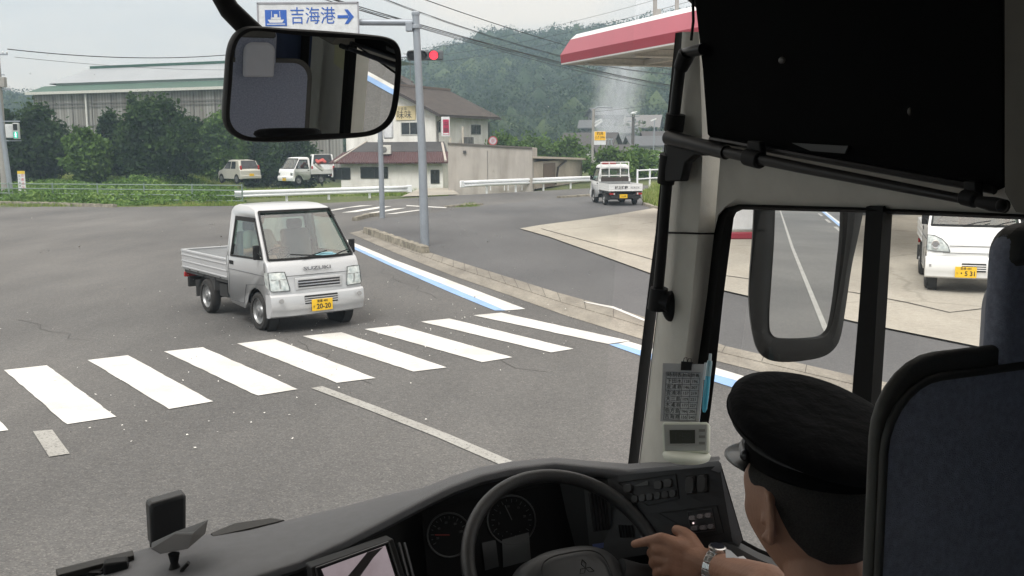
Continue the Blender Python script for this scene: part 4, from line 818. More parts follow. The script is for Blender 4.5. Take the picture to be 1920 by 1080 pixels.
# power lines
M_WIRE = mat('wire', (.03, .03, .032), .7)
def wire(a, b, sag, r, label, twist=0):
    pts = []; n = 28
    for i in range(n+1): f_ = i/n; p = a.lerp(b, f_); p.z -= sag*4*f_*(1-f_); pts.append(p)
    mb = MB(); mb.tube(pts, r, 6, cap=True)
    if twist: mb.tube([p+Vector((0, 0, -twist)) for p in pts], r*.6, 6); mb.tube([p+Vector((0, 0, -twist*.45+.02*math.sin(i*2.5))) for i, p in enumerate(pts)], r*.8, 6)
    return single('power_line', mb, M_WIRE, label, 'power line', group='overhead wires', smooth=60)
wire(P(560, -22, 28), P(1400, 176, 70), .55, .018, 'thick bundled cable sloping down from the blue sign past the canopy', .09)
wire(P(585, -8, 28), P(1400, 188, 70), .5, .012, 'thin cable just under the thick bundled one')
wire(P(700, -36, 34), P(1330, 140, 66), .5, .018, 'upper dark cable crossing the sky left of the red canopy')
wire(P(690, -14, 36), P(1300, 140, 66), .7, .012, 'spiral wrapped thin cable under the upper dark one', .05)
wire(P(14, 92, 46), P(520, 92, 60), .45, .022, 'single cable running right from the left utility pole to the mirror')
wire(P(28, 107, 46), P(520, 128, 75), .3, .010, 'faint thin wire below the single left cable')
wire(P(780, 108, 90), P(1330, -8, 60), .5, .012, 'faint wire rising to the right above the hill')
wire(P(760, 122, 95), P(1330, 12, 60), .5, .012, 'second faint wire rising right above the ridge')
wire(P(800, 90, 95), P(1330, -30, 60), .5, .010, 'uppermost faint wire rising to the canopy masts')
wire(P(1000, 165, 80), P(1150, 118, 60), .1, .012, 'short wire before the hill passing beneath the canopy corner')
wire(P(900, 215, 100), P(1300, 185, 80), .5, .012, 'thin wire crossing the hill above the yellow sign')
# ================================================================ CANOPY, forecourt
M_CR = mat('canopy_red', (.27, .022, .04), .45, var=.06, scale=.7); M_CW = mat('canopy_white', (.66, .67, .68), .5, var=.05); M_CU = mat('canopy_soffit', (.42, .40, .36), .7, var=.15, scale=1)
zc = 5.0; A = GZ(1052, 119, zc); Bq = GZ(1302, 73, zc); Cq = GZ(1272, 129, zc); u = (Bq-A).normalized(); v = (Cq-A); v -= u*v.dot(u); v.normalize(); Lc, Wc = 15.5, 9.0
t = thing('station_canopy', 'red and white petrol station canopy jutting in from the right', 'canopy', (A.x, A.y, 0)); A = A.copy()
up = Vector((0, 0, 1))
def cp(a, b, z): return A+u*a+v*b+up*z
def ring(i, z): return [cp(i, i, z), cp(Lc-i, i, z), cp(Lc-i, Wc-i, z), cp(i, Wc-i, z)]
def band(z0, i0, z1, i1):
    mb = MB(); a, b = ring(i0, z0), ring(i1, z1)
    for k in range(4): mb.poly([a[k], a[(k+1) % 4], b[(k+1) % 4], b[k]])
    return mb
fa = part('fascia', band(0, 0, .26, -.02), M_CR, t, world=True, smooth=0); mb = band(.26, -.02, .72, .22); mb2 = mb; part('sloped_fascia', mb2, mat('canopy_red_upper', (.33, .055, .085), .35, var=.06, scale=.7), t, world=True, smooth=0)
part('lower_trim', band(-.04, .01, 0, 0), M_CW, t, world=True, smooth=0)
mb = band(.72, .22, .74, .24); b_ = band(.74, .24, .87, .36); mb.add(b_.v, b_.f); mb.poly(ring(.36, .87)); part('roof', mb, M_CW, t, world=True, smooth=0)
mb = MB(); mb.poly(ring(.25, .10)); part('soffit', mb, M_CU, t, world=True, smooth=0)
b_ = band(-.04, .01, -.04, .3); b2_ = band(-.04, .3, .09, .3); b_.add(b2_.v, b2_.f); part('inner_trim', b_, M_CU, t, world=True, smooth=0)
M_BM = mat('beam_paint', (.5, .47, .42), .6)
for k in range(5):
    mb = MB(); o_ = 1.2+k*3.0; mb.bar(cp(o_, .3, -.02), cp(o_, Wc-.3, -.02), .18, .22); mb.bar(cp(o_, .3, -.11), cp(o_, Wc-.3, -.11), .3, .03); part('beam', mb, M_BM, t, world=True)
for k in range(2):
    mb = MB(); o_ = 2.3+k*4.5; mb.bar(cp(.3, o_, -.01), cp(Lc-.3, o_, -.01), .12, .14); part('purlin', mb, M_BM, t, world=True)
mb = MB(); c1 = cp(.6, 4.3, 0)
colp = G(1387, 447); colp2 = cp(13.2, 4.5, 0)
for c in (Vector((colp.x, colp.y, 0)), cp(4.2, 6.6, -zc), ):
    if c is not None:
        mb = MB(); mb.box((c.x, c.y, (zc)/2+.02), (.42, .42, zc-.15)); part('column', mb, M_CW, t, bev=.03, world=True)
# roof masts above the canopy
for px, y0, lab in ((1228, 33, 'pale mast with a small box standing on the canopy roof'), (1269, 24, 'plain pale mast on the canopy roof next to the boxed one')):
    c = P(px, y0, 27.5); m_ = thing('roof_mast', lab, 'mast', (c.x, c.y, zc+.86)); mb = MB(); mb.tube([(0, 0, 0), (0, 0, 2.2)], .055, 8); part('shaft', mb, M_CPOLE, m_)
    if px < 1250: mb = MB(); mb.box((.08, 0, c.z-zc-.95+.2), (.16, .14, .22)); part('box', mb, M_CPOLE, m_, bev=.01)
# pump island
c = G(1392, 450); t = thing('pump_island', 'raised red edged pump island seen left of the side mirror', 'pump island', (c.x+.6, c.y+.4, .03)); mb = MB(); mb.box((0, 0, .09), (3.0, 1.0, .18)); part('kerb', mb, M_CR, t, bev=.03)
mb = MB(); mb.box((0, 0, .19), (2.8, .85, .04)); part('deck', mb, M_GUT, t)
for k, xx in enumerate((-.55, .75)):
    mb = MB(); mb.box((xx, 0, .95), (.6, .45, 1.5)); pm = part('pump', mb, M_CW if k == 0 else mat('pump_grey', (.25, .26, .27), .5), t, bev=.04); mb = MB(); mb.box((xx, -.235, 1.35), (.42, .02, .3)); part('display', mb, M_DARK, pm)
# low shop front far right behind the white truck
c = P(1760, 300, 34); t = thing('station_office', 'grey station office glimpsed above the white truck through the side window', 'building', (c.x, c.y, 0)); mb = MB(); mb.box((4, 3, 1.6), (16, 6, 3.2)); part('wall', mb, M_FG, t)
for k in range(4): mb = MB(); mb.box((-2.5+k*3.6, -.03, 1.1), (2.6, .06, 1.8)); part('window', mb, M_DARK, t)
# gravel grit on asphalt? smoke plume over the houses
def volbox(name, lo, hi, dens, col, noise=None, label=None, aniso=0.0):
    mb = MB(); lo, hi = Vector(lo), Vector(hi); mb.box((hi-lo)/2*0, (hi-lo)); me = mb.mesh(name, mat('tmpv', (1, 1, 1)), smooth=0)
    m = bpy.data.materials.new(name); m.use_nodes = True; tr = m.node_tree; tr.nodes.clear(); out = tr.nodes.new('ShaderNodeOutputMaterial'); pv = tr.nodes.new('ShaderNodeVolumePrincipled'); tr.links.new(pv.outputs[0], out.inputs['Volume'])
    pv.inputs['Color'].default_value = tuple(col)+(1,); pv.inputs['Density'].default_value = dens; pv.inputs['Anisotropy'].default_value = aniso
    if noise:
        N = tr.nodes.new; l = tr.links.new; tcn = N('ShaderNodeTexCoord'); n = N('ShaderNodeTexNoise'); n.inputs['Scale'].default_value = .28; n.inputs['Detail'].default_value = 5; n.inputs['Roughness'].default_value = .6; n.inputs['Distortion'].default_value = 1.2
        mp2 = N('ShaderNodeMapping'); mp2.inputs['Scale'].default_value = (1.3, 1.3, .6); l(tcn.outputs['Object'], mp2.inputs[0]); l(mp2.outputs[0], n.inputs['Vector'])
        sx = N('ShaderNodeSeparateXYZ'); l(tcn.outputs['Generated'], sx.inputs[0])
        # plume axis leans right with height, widens
        def mth(op, a, b=None, c=None):
            q = N('ShaderNodeMath'); q.operation = op; q.use_clamp = False
            for i_, x_ in enumerate((a, b, c)):
                if x_ is None: continue
                if isinstance(x_, (int, float)): q.inputs[i_].default_value = x_
                else: l(x_, q.inputs[i_])
            return q.outputs[0]
        ax = mth('MULTIPLY_ADD', sx.outputs[2], .25, .38); dx = mth('SUBTRACT', sx.outputs[0], ax); wob = mth('MULTIPLY_ADD', n.outputs['Fac'], .5, -.25); dx = mth('ADD', dx, wob)
        dy = mth('SUBTRACT', sx.outputs[1], .5); rr = mth('SQRT', mth('ADD', mth('MULTIPLY', dx, dx), mth('MULTIPLY', dy, dy)))
        wd = mth('MULTIPLY_ADD', sx.outputs[2], .10, .36); k = mth('SUBTRACT', 1.0, mth('DIVIDE', rr, wd)); k = mth('MAXIMUM', k, 0.0); k = mth('MULTIPLY', k, mth('MULTIPLY', k, 1.6))
        fz = mth('MULTIPLY_ADD', sx.outputs[2], -.5, 1.0); ed = mth('MINIMUM', mth('MULTIPLY', mth('SUBTRACT', 1.0, sx.outputs[2]), 5), 1.0)
        nn = mth('MAXIMUM', mth('MULTIPLY_ADD', n.outputs['Fac'], 4, -1.35), 0.0); dd_ = mth('MULTIPLY', mth('MULTIPLY', mth('MULTIPLY', k, fz), mth('MULTIPLY', nn, ed)), dens); l(dd_, pv.inputs['Density'])
    me.materials.clear(); me.materials.append(m); o = link(name, me); o.location = (lo+hi)/2; o['kind'] = 'stuff'; return o
s0 = P(1080, 290, 150); s1 = P(1225, 90, 150)
volbox('smoke', (s0.x, 140, max(0, s0.z-1)), (s1.x, 152, s1.z+2), .42, (.9, .93, 1), noise=True)
HAZE = volbox('haze', (-700, -560, -4), (700, 560, 92), .0009, (.60, .80, 1.0))
# ================================================================ VEHICLES (local: x forward, y left, z up, origin under the front axle)
M_SIL = mat('silver_paint', (.50, .51, .525), .3, .2, var=.03, scale=2, coat=.5)
M_WHT = mat('white_paint', (.80, .81, .81), .3, 0, var=.03, scale=2, coat=.5)
M_BEI = mat('beige_paint', (.50, .49, .43), .35, .1, var=.04, scale=2, coat=.4)
M_LENS = mat('headlamp_lens', (.40, .45, .45), .12, .25, var=.55, scale=16, coat=1, detail=1, col2=(.74, .78, .76))
M_YEL = mat('plate_yellow', (.80, .50, .02), .5, var=.05)
M_TIRE = mat('tyre_rubber', (.022, .021, .02), .85, var=.25, scale=12)
M_RIM = mat('rim_steel', (.27, .275, .28), .4, .6, var=.15, scale=20)
M_TAIL = mat('tail_lamp', (.35, .02, .02), .25, var=.2, scale=30)
M_INT = mat('cab_interior', (.05, .052, .055), .8, var=.2, scale=10)
M_UND = mat('underbody', (.02, .02, .02), .9)
M_SKIN = mat('skin', (.33, .175, .115), .6, var=.12, scale=14, bump=.15, bscale=120)
PROF = [(.46, .235), (.525, .27), (.55, .40), (.54, .54), (.53, .60), (.50, .78), (.465, .92), (.42, .99), (.375, 1.015), (-.12, 1.655), (-.19, 1.705), (-.42, 1.745), (-.84, 1.755), (-.96, 1.725), (-.99, 1.655), (-.99, 1.52), (-.99, 1.12), (-.99, .45)]
def cw(z): return .725 if z < .98 else (.725-.115*(z-.98)/.675 if z <= 1.655 else .61-.55*(z-1.655)**1.0*.9)
def wheel(parent, x, y, r=.27, w=.15, side=1):
    mb = MB(); mb.lathe([(.19, -w/2), (r-.03, -w/2), (r-.008, -w/2+.02), (r, -w/4), (r, w/4), (r-.008, w/2-.02), (r-.03, w/2), (.19, w/2), (.185, w/2-.03), (.185, -w/2+.03)], (x, y, r), (0, side, 0), 32, close=True)
    wh_ = part('wheel', mb, M_TIRE, parent)
    mb = MB(); mb.lathe([(.188, .0), (.188, w/2-.02), (.175, w/2-.012), (.16, w/2-.04), (.10, w/2-.05), (.085, w/2-.02), (.05, w/2-.01), (.045, w/2+.01), (.001, w/2+.012)], (x, y, r), (0, side, 0), 28)
    for k in range(8): a = k*math.pi/4; mb.lathe([(.012, 0), (.012, .012)], (x+math.cos(a)*.07, y+side*(w/2-.03), r+math.sin(a)*.07), (0, side, 0), 6)
    part('rim', mb, M_RIM, wh_); return wh_
def kei_truck(name, label, paint, style, plate=None, emblem=None, loc=(0, 0, 0), rot=0, group='small white and silver pickup trucks', bed=True, guard=False, driver=False):
    t = thing(name, label, 'pickup truck', loc, rot, group); cols = [-1, -.93, -.6, -.3, 0, .3, .6, .93, 1]
    mb = MB(); rows = []
    for i, (x, z) in enumerate(PROF):
        w = cw(z); rows.append([Vector((x-(.07*abs(s)**3 if i < 9 else (.05*abs(s)**3 if i < 12 else 0)), s*w, z-(.012*s*s if 9 < i < 14 else 0))) for s in cols])
    n = len(cols); vs = [p for r in rows for p in r]; fs = []
    for i in range(len(rows)-1):
        for j in range(n-1):
            if i == 8 and 1 <= j <= n-3: continue
            if i == 15 and 1 <= j <= n-3: continue
            fs.append((i*n+j, i*n+j+1, (i+1)*n+j+1, (i+1)*n+j))
    mb.add(vs, fs)
    for s in (-1, 1):
        c = 0 if s < 0 else n-1; E_ = [rows[i][c] for i in range(len(rows))]
        arch = [Vector((.335*math.cos(math.radians(a)), s*.725, .27+.335*math.sin(math.radians(a)))) for a in range(8, 175, 14)]
        low = E_[:9]+[Vector((-.99, s*.725, .985)), Vector((-.99, s*.725, .45)), Vector((-.86, s*.725, .30)), Vector((-.40, s*.725, .27))]+arch[::-1]+[Vector((.36, s*.725, .25))]
        mb.poly(low)
        # upper side: pillars round the window hole
        yl = lambda z: s*cw(z)
        o = [E_[8], E_[9], Vector((-.99, yl(1.655), 1.655)), Vector((-.99, yl(.985), .985))]
        h = [Vector((.245, yl(1.03), 1.03)), Vector((-.155, yl(1.565), 1.565)), Vector((-.80, yl(1.565), 1.565)), Vector((-.84, yl(1.0), 1.0))]
        if style == 'hijet': pass
        for k in range(4): mb.poly([o[k], o[(k+1) % 4], h[(k+1) % 4], h[k]])
        mb.poly([E_[8], o[3], h[3], h[0]]) if False else None
        mb.poly(E_[9:15]); mb.poly([E_[14], E_[15], E_[16], E_[17], Vector((-.99, s*.725, .45)), Vector((-.99, s*.725, .985)), Vector((-.99, yl(1.655), 1.655))])
        # pane, rim of the opening, visor strip
    o = part('cab', mb, paint, t, bev=.012, smooth=40)
    so_ = o.modifiers.new('thick', 'SOLIDIFY'); so_.thickness = .02; so_.offset = -1
    for s in (-1, 1):
        yl = lambda z: s*(cw(z)-.012); h = [Vector((.245, yl(1.03), 1.03)), Vector((-.155, yl(1.565), 1.565)), Vector((-.80, yl(1.565), 1.565)), Vector((-.84, yl(1.0), 1.0))]
        mb = MB(); mb.poly(h); dw = part('side_window', mb, M_GLASS, t); mb = MB()
        for k in range(4): mb.bar(h[k]+Vector((0, s*.012, 0)), h[(k+1) % 4]+Vector((0, s*.012, 0)), .025, .022, (0, 1, 0))
        mb.bar(h[1]+Vector((.03, s*.025, -.02)), h[2]+Vector((0, s*.025, -.02)), .055, .012, (0, 1, 0)); part('window_seal', mb, M_RUB, dw)
        # door outline, handle
        mb = MB(); yy = s*.7265
        for a_, b_ in (((-.93, .34), (-.93, 1.0)), ((-.93, .34), (-.42, .34)), ((-.42, .34), (-.32, .62)), ((-.32, .62), (.30, .68)), ((.30, .68), (.30, .98)), ((-.93, .80), (.30, .80))):
            mb.bar((a_[0], yy, a_[1]), (b_[0], yy, b_[1]), .004, .008 if a_[1] != .8 else .014, (0, 1, 0))
        part('door_gap', mb, mat('panel_gap', (.08, .085, .09), .6), t)
        mb = MB(); mb.box((-.82, s*.729, .90), (.14, .012, .055)); part('door_handle', mb, M_BLK, t, bev=.004)
        mb = MB(); c = Vector((.15, s*.765, 1.12)); mb.box(c, (.04, .10, .20)); mb.bar((.22, s*.68, 1.04), c, .03, .03); part('door_mirror', mb, M_BLK, t, bev=.02)
    mb = MB(); q = [rows[8][1:-1], rows[9][1:-1]]; mb.grid([[p+Vector((-.012, 0, -.004)) for p in r] for r in q]); ws = part('windscreen', mb, M_GLASS, t, smooth=60)
    mb = MB(); a = rows[8][1:-1]; b = rows[9][1:-1]; off = Vector((.012, 0, .008))
    for l_ in (a, b):
        for p, q_ in zip(l_, l_[1:]): mb.bar(p+off, q_+off, .03, .03)
    mb.bar(a[0]+off, b[0]+off, .03, .02, (0, 1, 0)); mb.bar(a[-1]+off, b[-1]+off, .03, .02, (0, 1, 0)); part('screen_seal', mb, M_RUB, ws)
    mb = MB()
    for y0 in (.28, -.18):
        p0 = Vector((.42, y0, 1.02)); p1 = Vector((.345, y0+.42 if y0 < 0 else y0+.33, 1.10)); mb.tube([p0, p0.lerp(p1, .5)+Vector((.02, 0, .01)), p1], .008, 6)
    mb.tube([(.42, .28, 1.02), (.37, -.35, 1.085)], .009, 6) if style == 'carry' else None
    part('wiper', mb, M_BLK, t)
    mb = MB(); mb.poly([rows[15][1]+Vector((.01, 0, 0)), rows[15][-2]+Vector((.01, 0, 0)), rows[16][-2]+Vector((.01, 0, 0)), rows[16][1]+Vector((.01, 0, 0))]); rw = part('rear_window', mb, M_GLASS, t)
    mb = MB(); a, b = rows[15], rows[16]
    for p, q_ in ((a[1], a[-2]), (b[1], b[-2]), (a[1], b[1]), (a[-2], b[-2])): mb.bar(p+Vector((-.005, 0, 0)), q_+Vector((-.005, 0, 0)), .03, .03)
    part('window_seal', mb, M_RUB, rw)
    # bumper
    mb = MB(); rr = []
    for z, x, m_ in ((.225, .50, 0), (.25, .565, 0), (.33, .585, 0), (.345, .595, 0), (.43, .60, 0), (.53, .585, 0), (.555, .55, 0)):
        row = []
        for s in [-1.04, -1.02, -.9, -.75, -.5, -.25, 0, .25, .5, .75, .9, 1.02, 1.04]:
            xx = x-.075*min(1, abs(s))**4
            if abs(s) > 1.03: xx = .345 if z > .3 else .36
            row.append(Vector((xx, max(-.742, min(.742, s*.727)), z)))
        rr.append(row)
    mb.grid(rr); o = part('bumper', mb, paint, t, bev=.006, smooth=50)
    mb = MB(); ysz = .42 if style == 'carry' else .30
    z0, z1 = (.40, .52) if style == 'carry' else (.34, .47)
    mb.box((.588, 0, (z0+z1)/2), (.03, ysz*1.25, z1-z0)); gr = part('lower_grille', mb, M_UND, t, bev=.01); mb = MB()
    for k in range(3): mb.box((.603, 0, z0+(z1-z0)*(k+1)/4), (.012, ysz*1.25, .014))
    part('slat', mb, paint, gr)
    if style == 'carry':
        mb = MB(); mb.box((.522, 0, .685), (.03, .74, .17)); mb.box((.538, 0, .685), (.012, .70, .145)); ug = part('upper_grille', mb, paint, t, bev=.012); mb = MB()
        for z in (.645, .685, .725): mb.box((.5415, 0, z), (.01, .66, .02))
        part('opening', mb, M_UND, ug); mb = MB()
        for z in (.665, .705): mb.box((.548, 0, z), (.01, .67, .012))
        part('slat', mb, M_CHROME, ug)
        mb = MB(); mb.bar((.505, -.5, .80), (.505, .5, .80), .006, .008); part('hood_gap', mb, mat('panel_gap', (.08, .085, .09), .6), t)
    elif style == 'hijet':
        mb = MB(); mb.bar((.548, -.48, .615), (.548, .48, .615), .006, .01); mb.bar((.518, -.38, .72), (.518, .38, .72), .006, .008); part('hood_gap', mb, mat('panel_gap', (.08, .085, .09), .6), t)
    # headlamps
    for s in (-1, 1):
        if style == 'carry': P4 = [(.455, .60), (.455, .64), (.50, .86), (.60, .865), (.735, .86), (.735, .62), (.70, .60)]
        elif style == 'hijet': P4 = [(.37, .63), (.41, .73), (.50, .82), (.62, .87), (.735, .88), (.735, .65), (.60, .635)]
        else: P4 = [(.52, .60), (.52, .76), (.70, .76), (.70, .60)]
        def front(y, z):
            x = np.interp(z, [p[1] for p in PROF[3:9]], [p[0] for p in PROF[3:9]]); return x-.07*(y/.735)**3
        mb = MB(); f = [Vector((front(y, z)+.012, s*min(y, .728), z)) for y, z in P4]; b_ = [p-Vector((.05, 0, 0)) for p in f]
        cpt = Vector((front(.6, .73)+.035, s*.6, sum(p[1] for p in P4)/len(P4))); nn_ = len(f)
        mb.add(f+[cpt]+b_, [(i, (i+1) % nn_, nn_) for i in range(nn_)]+[(i, (i+1) % nn_, nn_+1+(i+1) % nn_, nn_+1+i) for i in range(nn_)])
        if style in ('carry', 'hijet'):  # wrap to the side
            zt_, zb_ = (.86, .62) if style == 'carry' else (.88, .66); x0 = front(.735, .74)+.012; mb.poly([(x0, s*.731, zb_), (x0-.02, s*.731, zt_), (x0-.15, s*.731, zt_-.01), (x0-.13, s*.731, zb_+.05)])
        hl = part('headlight', mb, M_LENS, t, smooth=30)
        loop = f+[f[0]]; mb = MB(); mb.tube([p+Vector((.004, 0, 0)) for p in loop], .006, 6); part('lamp_rim', mb, mat('lamp_rim_grey', (.07, .075, .08), .4), hl)
        mb = MB(); zl = .60+(.86-.60)*.62; mb.bar((front(.46, zl)+.022, s*.49, zl), (front(.70, zl)+.022, s*.71, zl), .006, .008); mb.bar((front(.6, .7)+.034, s*.585, .64), (front(.6, .7)+.030, s*.60, zl), .004, .02); part('lamp_divider', mb, mat('lamp_grey', (.30, .31, .31), .4), hl)
        if style != 'carry': mb = MB(); cx = front(.58, .70); mb.lathe([(.001, .0), (.03, .006), (.06, .016), (.065, .012)], (cx+.026, s*.60, .74 if style == 'hijet' else .68), (1, 0, 0), 18); part('reflector', mb, M_CHROME if style == 'hijet' else mat('old_lamp', (.15, .15, .15), .3, .5), hl)
        mb = MB(); mb.lathe([(.035, 0), (.035, .01)], (.59, s*.62, .475), (1, 0, 0), 12) if style == 'carry' else mb.box((.545, s*.66, .42), (.012, .05, .04)); part('fog_lamp', mb, mat('fog_grey', (.3, .3, .3), .4), t)
    if plate:
        py_ = {'carry': 0.0, 'hijet': -.12}.get(style, 0); px_ = .612; mb = MB(); mb.box((px_, py_, .375 if style == 'carry' else .335), (.012, .33, .165)); pl = part('number_plate', mb, M_YEL, t, bev=.004); zc_ = .375 if style == 'carry' else .335
        fr = lambda y, z: frame((px_+.008, py_+y, z), (0, 1, 0), (0, 0, 1))
        text('lettering', '愛媛 480', .045, M_TXT, fr(0, zc_+.055), pl); text('lettering', plate[0], .04, M_TXT, fr(-.135, zc_-.02), pl); text('lettering', plate[1], .098, M_TXT, fr(.02, zc_-.022), pl, bold=.002)
    if emblem: text('emblem', emblem, .068, mat('emblem_grey', (.16, .16, .17), .35, .5), frame((.502, 0, .885), (0, 1, 0), (-.2, 0, 1)), t, ext=.004, sx=1.9, bold=.001)
    # interior
    mb = MB(); mb.box((-.25, 0, .62), (1.3, 1.36, .06)); mb.box((.26, 0, .93), (.2, 1.34, .13)); mb.box((-.95, 0, .9), (.04, 1.38, .5)); part('cab_lining', mb, M_INT, t)
    for s in (-1, 1):
        mb = MB(); mb.box((-.62, s*.36, .80), (.48, .50, .14)); mb.box((-.86, s*.36, 1.08), (.12, .48, .52), Matrix.Rotation(-.12, 3, 'Y')); mb.box((-.90, s*.36, 1.41), (.09, .26, .15)); part('seat', mb, mat('seat_grey', (.11, .115, .12), .8), t, bev=.04)
    mb = MB(); mb.lathe([(.172, -.01), (.185, 0), (.172, .012), (.16, 0)], (-.02, -.36, 1.06), (-.6, 0, .75), 24, close=True); mb.bar((-.02, -.52, 1.06), (-.02, -.20, 1.06), .03, .02); mb.tube([(-.02, -.36, 1.06), (.2, -.36, .85)], .03, 8); part('steering_wheel', mb, M_BLK, t)
    for x, y in ((0, .64), (0, -.64)): wheel(t, x, y, side=1 if y > 0 else -1)
    for x, y in ((-1.905, .64), (-1.905, -.64)): wheel(t, x, y, side=1 if y > 0 else -1)
    mb = MB(); mb.box((0, 0, .42), (.8, 1.15, .36)); mb.box((-.7, 0, .40), (.6, 1.1, .2))
    for s in (-1, 1):
        mb.bar((-.95, s*.38, .50), (-2.78, s*.38, .50), .06, .12); mb.lathe([(.0, -.09), (.33, -.09), (.33, .05), (.325, .05), (.32, -.08), (0, -.08)], (0, s*.62, .27), (0, s, 0), 24)
    mb.tube([(-1.905, -.6, .27), (-1.905, .6, .27)], .045, 8); mb.lathe([(.001, -.11), (.1, -.07), (.1, .07), (.001, .11)], (-1.905, 0, .27), (0, 1, 0), 12); mb.box((-1.35, -.55, .42), (.3, .2, .2)); mb.tube([(-2.3, -.3, .4), (-2.86, -.3, .34)], .025, 8)
    for y in (-.6, .6): mb.tube([(-1.45, y*.9, .44), (-1.9, y*.9, .33), (-2.4, y*.9, .46)], .02, 6)
    part('chassis', mb, M_UND, t)
    if bed:
        X0, X1, zf, zt_ = -1.035, -2.86, .635, .925
        mb = MB(); mb.box(((X0+X1)/2, 0, zf), (X0-X1, 1.42, .05)); 
        for k in range(9): mb.box((X0-.15-k*.2, 0, zf+.028), (.06, 1.38, .012))
        part('bed_floor', mb, mat('bed_grey', (.24, .25, .25), .6), t)
        for nm, c, d in (('side_gate', ((X0+X1)/2, .705, (zf+zt_)/2), (X0-X1, .03, zt_-zf)), ('side_gate', ((X0+X1)/2, -.705, (zf+zt_)/2), (X0-X1, .03, zt_-zf)), ('tail_gate', (X1, 0, (zf+zt_)/2), (.03, 1.41, zt_-zf))):
            mb = MB(); mb.box(c, d); L_ = max(d[0], d[1]); ax = 0 if d[0] > d[1] else 1; sgn = 1 if c[1] > 0 else -1
            for z in (zt_-.012, zf+.02, (zf+zt_)/2+.07, (zf+zt_)/2-.03):
                dd = [L_, .012, .022] if ax == 0 else [.012, L_, .022]; cc = list(c); cc[2] = z
                if ax == 0: cc[1] += sgn*.019
                else: cc[0] -= .019
                mb.box(cc, dd)
            mb.box((c[0], c[1], zt_), (d[0]+.0, d[1]+.018, .02)) if ax == 0 else mb.box((c[0], c[1], zt_), (d[0]+.018, d[1], .02))
            part(nm, mb, paint, t, bev=.004)
        mb = MB(); mb.box((X0, 0, (zf+zt_)/2+.03), (.03, 1.42, zt_-zf+.06)); part('bed_headboard', mb, mat('bed_grey', (.24, .25, .25), .6), t)
        mb = MB()
        for s in (-1, 1):
            mb.bar((X0, s*.66, zf-.05), (X1, s*.66, zf-.05), .04, .06)
            for x in (-1.3, -2.2, -2.55): mb.box((x, s*.69, zf+.01), (.04, .05, .06))
            mb.box((-2.24, s*.64, .36), (.012, .2, .26)); mb.box((-1.58, s*.62, .5), (.02, .16, .2))
            a_ = [Vector((-1.905+.35*math.cos(math.radians(q)), s*.70, .27+.33*math.sin(math.radians(q)))) for q in range(20, 161, 14)]; b2 = [Vector((p.x, s*.52, p.z)) for p in a_]; mb.grid([a_, b2])
        part('bed_frame', mb, mat('frame_dark', (.05, .05, .05), .7), t)
        for s in (-1, 1):
            mb = MB(); mb.box((X1+.02, s*.58, .52), (.05, .24, .08)); tl = part('tail_lamp', mb, M_TAIL, t, bev=.008)
            mb = MB(); mb.box((X1-.008, s*.50, .52), (.01, .06, .07)); part('reverse_lens', mb, M_LENS, tl)
        mb = MB(); mb.box((X1+.05, 0, .40), (.06, 1.3, .17)); part('rear_bumper', mb, M_UND, t, bev=.01)
        mb = MB(); mb.box((X1-.0, .1, .42), (.012, .33, .165)); rp__ = part('rear_plate', mb, M_YEL, t)
        if style == 'van': text('lettering', '12-08', .09, M_TXT, frame((X1-.01, .1, .41), (0, -1, 0), (0, 0, 1)), rp__)
    if guard:
        mb = MB(); x = -1.02
        for y in (-.62, -.25, .25, .62): mb.bar((x, y, .95), (x, y, 1.83), .035, .035)
        for z in (1.0, 1.25, 1.83): mb.bar((x, -.64, z), (x, .64, z), .035, .035)
        part('guard_frame', mb, paint, t); mb = MB(); mb.box((x-.01, 0, 1.05), (.02, 1.24, .24)); part('guard_board', mb, mat('dark_board', (.05, .04, .035), .8), t)
        mb = MB(); mb.box((-.75, .2, 1.80), (.3, .6, .10)); part('roof_lamp', mb, mat('red_roof_lamp', (.35, .03, .03), .4), t, bev=.03)
    return t
def bust(t_label, cat_, loc, rot, shirt, cap=None, name='person', s=1.0):
    """seated figure: head with face, neck, torso, arms as one surface"""
    t = thing(name, t_label, 'person', loc, rot)
    return t
